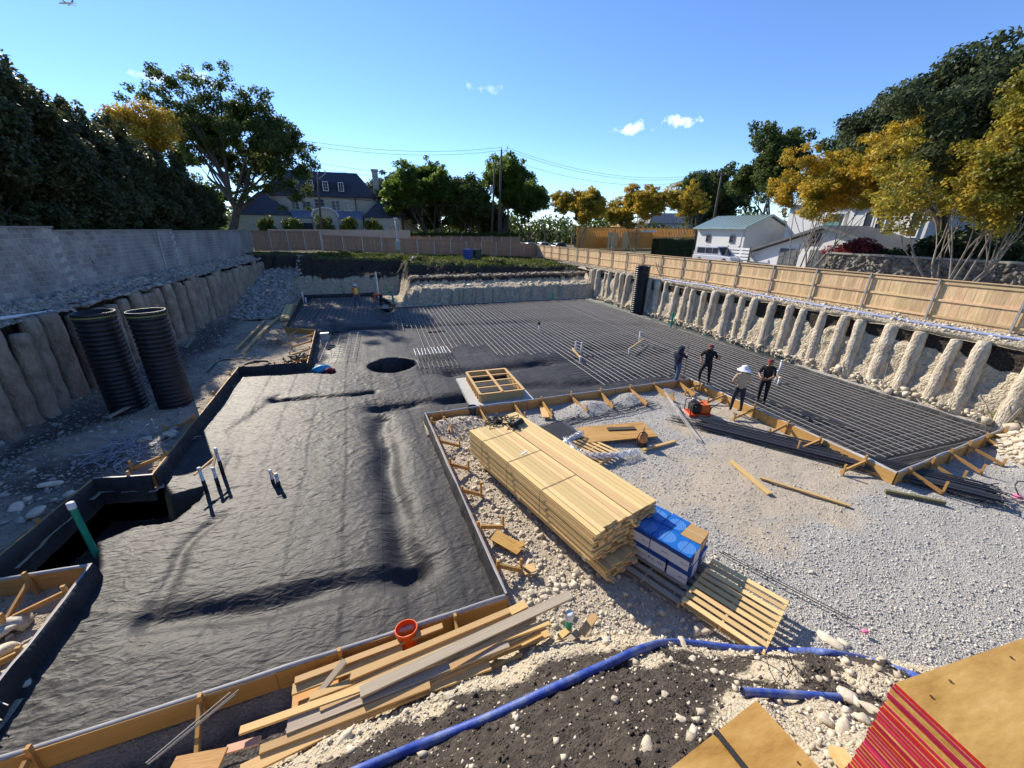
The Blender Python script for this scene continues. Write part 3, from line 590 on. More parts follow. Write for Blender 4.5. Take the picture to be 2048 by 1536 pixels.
c = G(865, 712); mat_of_bars('rebar_mat', 'small bright square grate of bars beside the round hole', [(c.x+k*.17, c.y-.6, c.y+.6, .30) for k in range(-5, 6)], [(c.y+k*.24, c.x-.9, c.x+.9, .285) for k in range(-2, 3)], (c.x, c.y, .1), m=galv, r=.014)
c = G(876, 737); mat_of_bars('rebar_mat', 'small dark rusty rebar grid lying nearest the wooden box', [(c.x+k*.22, c.y-.5, c.y+.5, .22) for k in range(-4, 5)], [(c.y+k*.2, c.x-1, c.x+1, .205) for k in range(-2, 3)], (c.x, c.y, .1), m=steel_d, r=.012)
def bundle(label, p0, p1, n, wd, m=steel_d, r=.010, layers=3, spread=0., name='rebar_bundle', jit=.25):
    p0, p1 = Vector(p0), Vector(p1); root = thing(name, label, 'rebar', p0); t = (p1-p0).normalized(); s = Vector((-t.y, t.x, 0))
    for i in range(n):
        a = random.uniform(-1, 1)*wd; z = random.uniform(0, layers)*r*1.8+r; e = a+random.uniform(-1, 1)*spread
        rod('rebar', p0+s*a+t*random.uniform(-jit, jit)+Vector((0, 0, z)), p1+s*e+t*random.uniform(-jit, jit)+Vector((0, 0, z+random.uniform(0, .02))), r, m, root)
    return root
bundle('thick bundle of dark rebar lying along the right formwork', G(1405, 850, .02), G(1985, 995, .02), 75, .42, layers=6, r=.014)
bundle('spread of loose dark rebar crossing the end of the long bundle', G(1345, 838, .02), G(1640, 912, .02), 16, .30, spread=.5)
bundle('thin rods laid from the form corner toward the rebar bundle', G(1332, 790, .3), G(1400, 885, .03), 6, .06, m=steel, spread=.1, r=.009)
bundle('flat fan of thin dark rods beyond the dark plywood', G(1030, 868, .03), G(1290, 800, .03), 14, .3, spread=.5, r=.009)
bundle('short grey rods between two fin braces', G(1145, 812, .05), G(1175, 835, .05), 12, .22, m=steel, spread=.3, r=.009, jit=.1)
bundle('pair of long steel rods leaning over the near formwork', G(300, 1525, .15), G(470, 1388, .36), 3, .07, m=steel, spread=.03, r=.010, jit=.1)
bundle('grey rods poking into lower left rocks', G(-75, 1390, .15), G(0, 1438, .15), 7, .2, m=steel, spread=.2, r=.010, jit=.1)
bundle('single thin rod lying across gravel beyond the boxes', G(1440, 1105, .02), G(1698, 1242, .02), 2, .015, m=steel_d, r=.009, jit=.05, name='loose_rod')
rods = thing('leaning_rods', 'thin rods leaning against the right limestone wall', 'rebar', (19.3, 10, 0))
for k in range(16):
    y = random.uniform(5.5, 20); rod('rod', (19.4, y, 0), (19.75, y+random.uniform(-.9, .9), random.uniform(.8, 1.5)), .011, steel, rods)
rods = thing('leaning_rods', 'dark rods leaning on the far limestone face', 'rebar', (4, 34.6, 0))
for px in (900, 917, 925, 942, 950, 968, 985, 1018): c = GY(px, 600, 34.35); rod('rod', (c.x, 34.3, .0), (c.x+random.uniform(-.5, .3), 34.72, 1.25), .022, steel_d, rods)
for (px, py) in ((572, 890), (1640, 800)): pass
# ------------------------------------------------------------------ big corrugated pipes
def corrugated(label, loc, h, r, band, lean=0, leany=0):
    root = thing('corrugated_pipe', label, 'drain pipe', loc); root.rotation_euler = (leany, lean, 0)
    prof = []; n = int(h/.155)
    for i in range(n):
        z = h*i/n; dz = h/n
        prof += [(r, z), (r, z+dz*.50), (r*.93, z+dz*.62), (r*.93, z+dz*.88)]
    prof += [(r*1.02, h), (r*1.02, h+.10), (r*.95, h+.10), (r*.93, h-.4), (r*.93, h-1.6)]
    MB().lathe((0, 0, 0), prof, 40).build('pipe_wall', blk, root, smooth=True)
    if band: MB().lathe((0, 0, 0), [(r*1.028, h-.06), (r*1.033, h-.035), (r*1.028, h-.01)], 40).build('yellow_band', yel, root, smooth=True)
    return root
q = G(258, 812); corrugated('black corrugated pipe nearest the left pit wall, with yellow band', (q.x, q.y, -.1), 3.5, .56, True)
q = G(353, 806); corrugated('black corrugated pipe with yellow band, right one of the shaded pair', (q.x, q.y, -.1), 3.5, .54, True)
q = G(1277, 627); corrugated('black corrugated pipe standing sunlit at the right pit wall', (q.x+.1, q.y+.3, -.1), 3.65, .56, False)
# ------------------------------------------------------------------ PVC stubs
def upipe(name, label, p, h, r, m, lean=(0, 0), sleeve=None, capm=None, group=None):
    root = thing(name, label, 'pipe', p, group=group)
    top = Vector((lean[0], lean[1], h))
    MB().tube([(0, 0, -.1), top*.3, top*.7, top], r, 14, cap=False).build('pipe', m, root, smooth=True)
    MB().lathe(top, [(r, 0), (r*1.02, .004), (r*.86, .004), (r*.86, -.12)], 14).build('rim', capm or m, root, smooth=True)
    if capm: MB().lathe(top+Vector((0, 0, -.03)), [(0.001, .05), (r*.8, .05), (r*1.12, .04), (r*1.14, -.09)], 14).build('cap', capm, root, smooth=True)
    if sleeve: MB().tube([(0, 0, -.12), top*(sleeve/h)], r*1.12, 14).build('sleeve', blkr, root, smooth=True)
    return root
upipe('green_pipe', 'tall green pipe with white cap in the lower left dark bay', G(190, 1104), 1.22, .055, gpvc, (-.01, 0), capm=pvc)
upipe('green_pipe', 'short green pipe with white cap beside the plank pile', G(1136, 1264, .1), .42, .058, gpvc, capm=pvc)
upipe('green_pipe', 'green pipe against the far left piers', G(471, 597), 2.0, .09, gpvc, (-.2, 0))
upipe('green_pipe', 'green pipe at right wall beside the corrugated pipe', G(1341, 657), 1.05, .07, gpvc, (.05, 0))
upipe('green_pipe', 'green pipe standing at far edge of the rebar mat', G(1105, 603), .85, .07, gpvc)
upipe('green_pipe', 'far green pipe near the bending worker', G(788, 612), 1.1, .08, gpvc, (-.05, 0))
upipe('green_pipe', 'short far green pipe by the back wall', GY(774, 586, 40.6), .9, .08, gpvc)
def stubs(label, items, planks=(), tall=()):
    base = items[0][0]; root = thing('pipe_stubs', label, 'pipe stubs', base)
    for (p, h, r, sl) in items:
        p = Vector(p); MB().tube([p+Vector((0, 0, -.05)), p+Vector((0, 0, h))], r, 12).build('pipe', pvc, root, smooth=True, world=True)
        if sl: MB().tube([p+Vector((0, 0, -.06)), p+Vector((0, 0, sl))], r*1.18, 12).build('sleeve', blkr, root, smooth=True, world=True)
        MB().tube([p+Vector((0, 0, h-.07)), p+Vector((0, 0, h+.012))], r*1.12, 12).build('cap', pvc, root, smooth=True, world=True)
    for (a, b2, w_, h_) in planks: board('batten', a, b2, w_, h_, pine, root)
    return root
a, b1, c1 = G(414, 985), G(437, 955), G(446, 960); b1 = G(437, 972); c1 = G(447, 950)
stubs('three white pipe stubs with a timber batten left of the sheet', [(a, .72, .037, .36), (b1, .55, .037, .26), (c1, .82, .037, .45)], [(a+Vector((-.14, 0, .55)), c1+Vector((0, .05, .60)), .035, .05), (b1+Vector((0, 0, .53)), c1+Vector((0, 0, .74)), .05, .04)])
a, b1 = G(547, 968), G(553, 975)
stubs('pair of short white pipe stubs alone on the sheet', [(a, .42, .037, .16), (b1+Vector((.06, 0, 0)), .40, .04, .18)], [(a+Vector((.0, .06, .33)), b1+Vector((.07, .06, .30)), .03, .05)])
a, b1, c1 = G(1150, 711), G(1162, 711), G(1160, 727)
stubs('white pipe stubs tied with a batten above the dark trench', [(a, .75, .045, 0), (b1, .70, .045, 0), (c1, .35, .045, 0)], [(a+Vector((-.1, .2, .35)), c1+Vector((.0, 0, .30)), .04, .09)])
a, b1, c1 = G(1277, 693), G(1273, 707), G(1257, 713)
stubs('tall white pipe and stub joined by a batten near the sweatshirt man', [(a, .85, .045, 0), (c1, .42, .04, 0)], [(c1+Vector((0, 0, .42)), a+Vector((.25, 0, .40)), .05, .06)])
a, b1 = G(1549, 768), G(1555, 773)
stubs('white pipe cluster with yellow batten right of the two talking men', [(a, .62, .045, 0), (b1, .42, .045, 0), (G(1556, 752), .75, .045, 0)], [(a+Vector((-.12, .1, .42)), b1+Vector((.12, .0, .38)), .05, .08)])
a = G(1078, 667); stubs('single white pipe stub with black top amid the rebar mat', [(a, .62, .06, 0)])
MB().tube([a+Vector((0, 0, .55)), a+Vector((.0, 0, .72)), a+Vector((-.12, 0, .66))], .075, 8).build('black_wrap', blkr, bpy.data.objects[[o.name for o in COL.objects if o.name.startswith('pipe_stubs')][-1]], world=True, smooth=True)
a = G(608, 606); stubs('pair of white pipe stubs at far left corner of sheet', [(a, .95, .06, 0), (G(613, 608), .55, .06, 0)])
upipe('white_pipe', 'tall white standpipe beside the bending worker', GY(757, 595, 38.5)*1.0, 2.3, .07, pvc)
# ------------------------------------------------------------------ wooden box form
qa, qb, qc, qd = G(966, 790, .42), G(1052, 778, .42), G(1005, 738, .42), G(929, 746, .42)
x0, x1, y0, y1, H0 = (qa.x+qd.x)/2, (qb.x+qc.x)/2, (qa.y+qb.y)/2, (qc.y+qd.y)/2, .31
bx = thing('box_form', 'open wooden box form divided by battens on a concrete pad', 'wooden form', ((x0+x1)/2, (y0+y1)/2, 0))
pm = mat('pad_concrete', [(.40, .40, .37), (.52, .52, .49)], 3, .9, .4, 20, coords='World')
MB().box(((x0+x1)/2-.05, (y0+y1)/2, 0.03), (x1-x0+.75, y1-y0+.55, .14)).build('pad', pm, bx, world=True)
for (a, b2) in (((x0, y0), (x1, y0)), ((x0, y1), (x1, y1)), ((x0, y0), (x0, y1)), ((x1, y0), (x1, y1))):
    board('side_panel', (*a, .1+H0/2), (*b2, .1+H0/2), .03, H0, pine, bx); board('top_rail', (*a, .1+H0+.022), (*b2, .1+H0+.022), .10, .04, pine, bx)
board('divider', ((x0+x1)/2, y0, .1+H0+.045), ((x0+x1)/2, y1, .1+H0+.045), .10, .038, pine, bx)
for k in range(1, 4): y = y0+(y1-y0)*k/4; board('divider', (x0, y, .1+H0+.02), (x1, y, .1+H0+.02), .09, .038, pine, bx)
for k in range(9): y = y0+(y1-y0)*(k+.5)/9; board('cleat', (x0-.035, y, .08), (x0-.035, y, .1+H0), .035, .03, pine, bx, up=(1, 0, 0))
MB().box(((x0+x1)/2, (y0+y1)/2, .112), (x1-x0-.04, y1-y0-.04, .02)).build('floor_panel', blkr, bx, world=True)
# ------------------------------------------------------------------ lumber bundles
nl, nf = Vector((3.41, 4.64, 0)), Vector((2.06, 9.16, 0))
t = (nf-nl).normalized(); s = Vector((t.y, -t.x, 0)); Ln = (nf-nl).length
def lumber(label, org, Lb, cols, layers, wd=.118, th=.043, ragged=.03, z0=.08, strap=True, gap=1.03, splay=0.0):
    root = thing('lumber_bundle', label, 'lumber', org)
    for k in range(layers):
        for c in range(cols):
            off = random.gauss(0, ragged)*(1 if k < layers-1 else .6); a = Vector(org)+s*(wd*(c+.5)*gap)+Vector((0, 0, z0+th*(k+.5)))
            sp = s*(-splay*random.random() if c == 0 else random.uniform(-.003, .003))
            board('board', a+t*off+sp+Vector((0, 0, random.uniform(-.003, .003))), a+t*(Lb+random.gauss(0, .02))+sp*.3+Vector((0, 0, random.uniform(-.003, .003))), wd*random.uniform(.975, 1.0), th-.005, pine_s, root)
    for f in (.04, .5, .95): board('dunnage', Vector(org)+t*(Lb*f)+s*(-.02)+Vector((0, 0, z0-.045)), Vector(org)+t*(Lb*f)+s*(cols*wd+.05)+Vector((0, 0, z0-.045)), .09, .085, old_w, root)
    if strap:
        for f in (.33, .60, .85):
            W = cols*wd*gap; Hh = z0+layers*th; o_ = Vector(org)+t*(Lb*f); pts = [o_-s*(.008+splay)+Vector((0, 0, z0)), o_-s*(.008+splay*.9)+Vector((0, 0, Hh-.05)), o_+s*.01+Vector((0, 0, Hh+.006)), o_+s*(W+.008)+Vector((0, 0, Hh+.006)), o_+s*(W+.008)+Vector((0, 0, z0))]
            MB().tube(pts, .005, 5).build('strap', steel_d, root, world=True)
    return root
O_ = Vector((nl.x, nl.y, 0))
lb0 = lumber('lower pine bundle carrying the strapped one, its board ends jutting nearest the pallet', tuple(O_), Ln, 7, 6, z0=.10, strap=False, ragged=.05, splay=.03)
lb1 = lumber('upper strapped bundle of pale pine boards, left of the long pair', tuple(O_+t*.22-s*.20), Ln*.985, 8, 16, z0=.445, splay=.03)
o2 = O_+s*(.66+.16)+t*.20
lb2 = lumber('long bundle of pine boards right of the strapped one, under the tool belt', tuple(o2), Ln*1.05, 6, 23, z0=.12, strap=False, ragged=.035)
o3 = o2+s*(6*.118*1.03+.05)+t*.12
lb3 = lumber('low thin row of pine boards on the gravel side of the bundles', tuple(o3), Ln*.93, 2, 15, z0=.1, strap=False)
LT = .445+16*.043
tk = O_+s*.25+t*(Ln*.66)
tag(board('paper_tag', tk+Vector((0, 0, LT+.004)), tk+s*.22+t*.05+Vector((0, 0, LT+.004)), .05, .003, white), 'white paper tag lying on top of the strapped lumber bundle', 'paper')
# ------------------------------------------------------------------ pallets and boxes
def pallet(label, pc, ax, w_, d_, m, nslat, tilt=0.0, h=.125, bottom=True):
    root = thing('pallet', label, 'pallet', pc); root.rotation_euler = (tilt, 0, math.atan2(ax[1], ax[0]))
    def bd(n, a, b2, ww, hh):
        Mw = Matrix.Translation((Vector(a)+Vector(b2))/2) @ frame(a, b2) @ Matrix.Diagonal(((Vector(b2)-Vector(a)).length, ww, hh, 1)); o = link(n, unit(m), root); o.matrix_local = Mw
    for k in range(nslat):
        y = -d_/2+.045+(d_-.09)*k/(nslat-1); bd('slat', (-w_/2, y, h-.01), (w_/2, y, h-.01), .098, .018)
    for x in (-w_/2+.02, 0, w_/2-.02): bd('stringer', (x, -d_/2, h/2-.005), (x, d_/2, h/2-.005), .038, h-.032)
    for y in (-d_/2+.05, 0, d_/2-.05): bd('bottom_slat', (-w_/2, y, .0), (w_/2, y, .0), .09, .016)
    return root
pA, pB, pC = G(1355, 1198, .22), G(1512, 1268, .22), G(1586, 1210, .22)
pc = (pA+pC)/2; ax = Vector((math.cos(R(-65)), math.sin(R(-65)), 0))*1.28; pallet('new yellow pine pallet lying empty on rocks beside the blue boxes', (pc.x, pc.y, .13), ax, 1.28, 1.30, pine_s, 9, tilt=.03)
ax2 = (ax.x, ax.y); bc = G(1335, 1150, .0)
def box_mat(name, kind):
    m = bpy.data.materials.new(name); m.use_nodes = True; nt = m.node_tree; N = nt.nodes; L = nt.links; b = N['Principled BSDF']; b.inputs['Roughness'].default_value = .42
    tcx = N.new('ShaderNodeTexCoord'); sp = N.new('ShaderNodeSeparateXYZ'); L.new(tcx.outputs['Object'], sp.inputs[0])
    def mt(op, a, b2=None):
        n = N.new('ShaderNodeMath'); n.operation = op
        for i, v in enumerate((a, b2)):
            if v is None: continue
            if isinstance(v, (int, float)): n.inputs[i].default_value = v
            else: L.new(v, n.inputs[i])
        return n.outputs[0]
    if kind == 'top':
        d = mt('SQRT', mt('ADD', mt('POWER', mt('SUBTRACT', sp.outputs[0], .03), 2), mt('POWER', mt('SUBTRACT', sp.outputs[1], -.02), 2)))
        ring = mt('LESS_THAN', mt('FRACT', mt('MULTIPLY', d, 42)), .36); ring = mt('MULTIPLY', ring, mt('LESS_THAN', d, .165)); f = mt('MULTIPLY', ring, .6); c1, c2 = (.010, .13, .46), (.30, .55, .85)
    elif kind == 'side':
        f = mt('LESS_THAN', sp.outputs[2], .06); c1, c2 = (.012, .06, .26), (.70, .71, .74)
    L.new(f, (mx := N.new('ShaderNodeMix')).inputs['Factor']); mx.data_type = 'RGBA'; L.new(f, mx.inputs['Factor']); mx.inputs[6].default_value = (*c1, 1); mx.inputs[7].default_value = (*c2, 1); L.new(mx.outputs[2], b.inputs['Base Color']); return m
bt, bs = box_mat('carton_top', 'top'), box_mat('carton_side', 'side'); bw = mat('carton_white', [(.68, .69, .72), (.74, .75, .77)], 3, .5); navy = mat('navy_print', [(.010, .035, .16)], 1, .5); ink = mat('dark_print', [(.02, .025, .05)], 1, .6); tan = mat('brown_cardboard', [(.42, .25, .09), (.48, .30, .12)], 3, .7)
BW, BD, BH = .385, .45, .315
def text_mesh(txt, size, m):
    cu = bpy.data.curves.new('print', 'FONT'); cu.body = txt; cu.size = size; cu.align_x = 'CENTER'; cu.align_y = 'CENTER'; cu.extrude = .0008
    ob = bpy.data.objects.new('print_tmp', cu); COL.objects.link(ob); dg = bpy.context.evaluated_depsgraph_get(); me = bpy.data.meshes.new_from_object(ob.evaluated_get(dg)); bpy.data.objects.remove(ob); me.materials.clear(); me.materials.append(m); return me
rx_big, rx_small, rx_w = text_mesh('RX-101', .105, ink), text_mesh('RX-101', .042, ink), text_mesh('RX-101', .042, bw)
def carton(label, loc, rz, kind='blue', big=False, group=None):
    root = thing('carton', label, 'box', loc, rz)
    b = MB(); b.cm = 0; b.box((0, 0, 0), (BW-.006, BD-.006, BH-.004)); me = b.mesh('body', [tan] if kind == 'tan' else [bs, bw])
    o = link('body', me, root, Matrix.Translation((0, 0, BH/2)))
    if kind == 'tan':
        t_ = MB().box((0, 0, 0), (BW, .05, .002)).build('tape', mat('tape', [(.50, .36, .17)], 2, .3), root); t_.location = (0, 0, BH); s_ = MB().box((0, 0, 0), (.002, .13, .06)).build('sticker', white, root); s_.location = (BW/2, 0.02, BH*.55); return root
    lid = MB().box((0, 0, 0), (BW-.008, BD-.008, .003)).build('lid', bt, root); lid.location = (0, 0, BH+.0005)
    sm = MB().box((0, 0, 0), (.006, BD-.01, .002)).build('lid_seam', navy, root); sm.location = (0, 0, BH+.003)
    # prints: long face toward -y, short faces +x / -x
    if big:
        pnl = MB().box((0, 0, 0), (BW*.9, .002, BH*.62)).build('print_panel', bw, root); pnl.location = (0, -BD/2-.001, BH*.38)
        tx = link('print', rx_big, root); tx.location = (0, -BD/2-.003, BH*.42); tx.rotation_euler = (math.pi/2, 0, 0)
    else:
        tx = link('print', rx_small, root); tx.location = (BW*.28, -BD/2-.002, BH*.36); tx.rotation_euler = (math.pi/2, 0, 0)
    e = MB().box((0, 0, 0), (.002, BD*.42, BH-.01)).build('navy_edge', navy, root); e.location = (BW/2-.0015, -BD*.28, BH/2)
    e2 = MB().box((0, 0, 0), (.0015, BD*.55, BH-.012)).build('white_side', bw, root); e2.location = (BW/2-.0015, BD*.20, BH/2)
    tw = link('print', rx_w, root); tw.location = (BW/2+.0002, -BD*.28, BH*.30); tw.rotation_euler = (math.pi/2, 0, math.pi/2)
    return root
# the stack stands on a weathered pallet: rows along the pallet axis
eb = Vector((-.42, .907, 0)); ea = Vector((.907, .42, 0)); rz = math.atan2(-.907, .42); ex = Vector((ax.x, ax.y, 0)).normalized()
fr = Vector((4.70, 4.05, .155))
def bpos(i, j, k, jx=0, jy=0): return fr+eb*(BW*(i+.5)+.010*i+jx)+ea*(BD*(j+.5)+.012*j+jy)+Vector((0, 0, k*(BH+.003)))
corner = bpos(1, 0, 0)+ea*.0
pallet('weathered grey pallet under the blue carton stack', (corner.x-.05, corner.y+.02, .025), (-eb.x, -eb.y), 1.45, 1.25, old_w, 7)
J = lambda: random.uniform(-.02, .02)
spec = {(0, 0, 0): 'bottom blue and white carton at the near corner of the stack', (1, 0, 0): 'bottom carton printed with large RX-101 facing the near pallet', (2, 0, 0): 'bottom carton of near row against the lumber end', (0, 1, 0): 'bottom carton printed RX-101 under the brown box', (1, 1, 0): 'bottom carton hidden mid row', (2, 1, 0): 'bottom carton in far row beside the lumber end',
        (0, 0, 1): 'upper carton at near corner, its blue lid nearest the pallet', (1, 0, 1): 'upper blue lidded carton in middle of near row', (2, 0, 1): 'upper blue carton of near row in the lumber shadow', (1, 1, 1): 'upper blue carton behind the middle one, next to brown box', (2, 1, 1): 'upper blue carton farthest back beside the lumber bundles'}
for (i, j, k), lab in spec.items():
    if (i, j, k) == (1, 1, 0): continue
    p = bpos(i, j, k, J(), J()*.5); r2 = rz+random.uniform(-.04, .04)
    carton(lab, p, r2, 'blue', big=((i, j, k) == (1, 0, 0)))
    if (i, j, k) == (0, 1, 0):
        o = [q for q in COL.objects if q.name.startswith('carton')][-1]
        tx = link('print', text_mesh('RX-101', .085, ink), o); tx.location = (BW/2+.0012, 0.02, BH*.4); tx.rotation_euler = (math.pi/2, 0, math.pi/2)
p = bpos(1, 1, 0); carton('bottom carton in far row under the middle upper carton', p, rz)
p = bpos(0, 1, 1, .05, .0); carton('small plain brown cardboard box on the carton stack', p+Vector((0, 0, 0)), rz+.05, 'tan')
# ------------------------------------------------------------------ front plank pile
grp = 'loose planks piled below the near formwork'
def loose(name, label, cat, p0, p1, wd, h, m, group=None, roll=0.0): return tag(board(name, p0, p1, wd, h, m, roll=roll), label, cat, group)
P_ = [((480, 1462), (1098, 1245), .09, .04, pine, .50), ((480, 1545), (1078, 1258), .14, .04, pine, .40), ((575, 1452), (1015, 1283), .19, .04, old_w, .47), ((650, 1388), (1085, 1215), .14, .04, pine, .42), ((590, 1362), (885, 1252), .09, .04, pine, .36), ((585, 1380), (805, 1300), .14, .04, pine, .30),
      ((700, 1355), (1018, 1222), .09, .045, pine, .52), ((690, 1392), (1052, 1208), .14, .04, pine, .48), ((700, 1418), (1005, 1290), .19, .04, pine, .36), ((760, 1398), (1060, 1258), .14, .04, old_w, .46), ((640, 1412), (1020, 1250), .14, .04, pine, .5), ((560, 1490), (980, 1330), .14, .04, pine, .38), ((520, 1500), (860, 1370), .09, .04, pine, .44), ((900, 1335), (1070, 1235), .09, .04, pine, .52), ((620, 1395), (905, 1290), .09, .04, pine, .46), ((820, 1370), (1095, 1262), .19, .04, pine, .28), ((880, 1350), (1035, 1325), .09, .04, pine, .24), ((655, 1400), (755, 1345), .14, .04, form_w, .2), ((800, 1365), (1000, 1272), .14, .04, form_w, .3), ((900, 1372), (1045, 1310), .05, .04, pine, .26), ((585, 1405), (760, 1330), .19, .04, form_w, .15)]
LB = 'cut pine plank in the untidy pile between the near formwork and the rubble bank'
LBM = {'pine': 'fresh yellow pine plank in the untidy pile below the near formwork', 'weathered_wood': 'grey weathered plank in the untidy pile below the near formwork', 'form_wood': 'orange form board offcut in the untidy pile below the near formwork'}
for (a, b2, wd, h, mm, z) in P_: loose('plank', LBM[mm.name], 'plank', G(*a, z), G(*b2, z+.03), wd, h, mm, grp+', '+mm.name.replace('_', ' '), random.uniform(-.12, .12))
loose('plank', 'grey plank stretching past the end of the pile with an orange tip', 'plank', G(720, 1385, .55), G(1140, 1190, .62), .15, .04, old_w)
loose('plank', 'weathered plank propped steeply across the plank pile', 'plank', G(575, 1465, .2), G(690, 1322, .62), .09, .04, old_w)
loose('plank', 'pink edged thin plank half buried in lower rubble', 'plank', G(452, 1500, .35), G(520, 1480, .4), .09, .03, mat('pink_wood', [(.55, .30, .20), (.62, .38, .26)], 3, .7, stretch=(1, 8, 8)))
loose('plank', 'orange board lying at bottom edge beside the near formwork', 'plank', G(340, 1540, .4), G(445, 1520, .45), .24, .03, form_w)
loose('plank', 'thick orange block leaning near the short green pipe', 'plank', G(1163, 1268, .3), G(1190, 1230, .38), .12, .045, pine)
for k, (px, py) in enumerate(((1118, 1275), (1136, 1282), (1060, 1290), (1082, 1300), (1040, 1305))): loose('wood_offcut', 'small timber offcut lying at the foot of the short green pipe', 'offcut', G(px, py, .18), G(px+22, py-18, .22), .10, .04, random.choice((pine, old_w)), 'timber offcuts by the green pipe')
# buckets
def bucket(label, p, m, r, h, lean=0):
    root = thing('bucket', label, 'bucket', p); root.rotation_euler = (lean, 0, 0)
    MB().lathe((0, 0, 0), [(.01, 0.004), (r*.86, .004), (r*.86, 0), (r, h*.9), (r*1.06, h*.9), (r*1.06, h), (r*.98, h), (r*.82, .02), (.01, .02)], 22).build('shell', m, root, smooth=False)
    pts = [(r*1.07*math.cos(a), r*1.07*math.sin(a)*.25-r*.9*math.sin(a), h*.85-.05*math.sin(a)) for a in np.linspace(0, math.pi, 12)]
    MB().tube(pts, .004, 5).build('handle', galv, root)
    return root
bucket('orange plastic bucket wedged between formwork and plank pile', G(817, 1296, .1), mat('orange_plastic', [(.72, .09, .008), (.80, .12, .012)], 3, .35), .16, .38, -.15)
bk = bucket('dark grey bucket at the formwork left of the box form', G(945, 832), mat('grey_plastic', [(.05, .055, .06), (.08, .085, .09)], 3, .4), .16, .38)
# ------------------------------------------------------------------ yard clutter
loose('plank', 'short pine plank lying diagonally on open gravel', 'plank', G(1462, 922, .03), G(1540, 988, .03), .14, .04, pine)
loose('plank', 'long thin pine plank lying on gravel right of the diagonal one', 'plank', G(1520, 955, .03), G(1700, 1012, .03), .09, .04, pine)
loose('plank', 'short plank lying beside the orange sprayer', 'plank', G(1285, 900, .04), G(1350, 882, .04), .10, .05, pine)
loose('plank', 'two toned board lying across fin braces by the formwork', 'plank', G(1085, 812, .12), G(1092, 835, .10), .24, .04, pine)
loose('plank', 'second board partly under the two toned board', 'plank', G(1096, 815, .06), G(1102, 838, .06), .19, .035, pine)
loose('plank', 'muddy green post lying on gravel near the rebar bundle end', 'plank', G(1770, 982, .05), G(1890, 1006, .05), .09, .09, mat('mud_green', [(.10, .13, .05), (.2, .16, .09)], 4, .9))
loose('plywood_scrap', 'square tan plywood offcut on rocks left of the lumber', 'plywood', G(985, 1068, .14), G(1042, 1100, .10), .30, .02, ply)
loose('plywood_scrap', 'smaller tan plywood offcut overlapping the square one', 'plywood', G(1018, 1100, .09), G(1048, 1085, .12), .15, .02, ply)
loose('plywood_scrap', 'broken tan board among pale rocks beside the formwork', 'plywood', G(1048, 1142, .1), G(1070, 1134, .16), .2, .03, ply)
ps = G(1230, 868, .14); tag(board('plywood_sheet', G(1165, 870, .14), G(1300, 858, .14), 1.0, .03, ply), 'muddy plywood sheet raised on a pallet behind the lumber', 'plywood')
tag(board('plank', G(1215, 858, .18), G(1270, 856, .18), .18, .03, mat('muddy', [(.05, .04, .03), (.12, .09, .05)], 5, .9)), 'dark muddy plank on top of the raised plywood sheet', 'plank')
tag(board('dark_sheet', G(1055, 880, .22), G(1140, 856, .22), 1.0, .02, blkr), 'black plywood sheet lying behind the lumber bundles', 'plywood')
tag(board('dark_sheet', G(1050, 880, .10), G(1150, 862, .10), 1.15, .15, steel_d), 'dark stack of panels under the black plywood sheet', 'panel stack')
pc2 = G(1180, 905, .02); pallet('worn pallet under crumpled clear plastic behind the lumber', (pc2.x, pc2.y, .02), (ex.x, ex.y), 1.3, 1.1, pine, 7)
def crumple(label, path, wd, m, z0=.12):
    pts = [Vector(p) for p in path]; V = []; nw = 12; nl_ = 70
    for i in range(nl_+1):
        u = i/nl_*(len(pts)-1); k = min(int(u), len(pts)-2); c = pts[k].lerp(pts[k+1], u-k); t_ = (pts[k+1]-pts[k]).normalized(); sd_ = Vector((-t_.y, t_.x, 0))
        ww = wd*(.6+.5*random.random())
        for j in range(nw): a = j/(nw-1)-.5; V.append(c+sd_*(a*ww)+Vector((0, 0, z0*(1-4*a*a)*random.uniform(.3, 1.2)+random.uniform(0, .04))))
    F = [(i*nw+j, (i+1)*nw+j, (i+1)*nw+j+1, i*nw+j+1) for i in range(nl_) for j in range(nw-1)]
    o = link('plastic_wrap', npmesh('plastic_wrap', V, F, m, False)); return tag(o, label, 'plastic wrap')
film = mat('clear_film', [(.75, .78, .82)], 2, .15, 0, spec=.8)
film.node_tree.nodes['Principled BSDF'].inputs['Alpha'].default_value = .55
crumple('crumpled clear plastic wrap trailing across the worn pallet', [G(1130, 880, .15), G(1150, 905, .2), G(1190, 915, .15), G(1240, 912, .06), G(1275, 905, .04)], .28, film)
crumple('smaller bluish plastic wrap heap on the worn pallet', [G(1125, 895, .2), G(1145, 878, .25), G(1165, 868, .2)], .22, film)
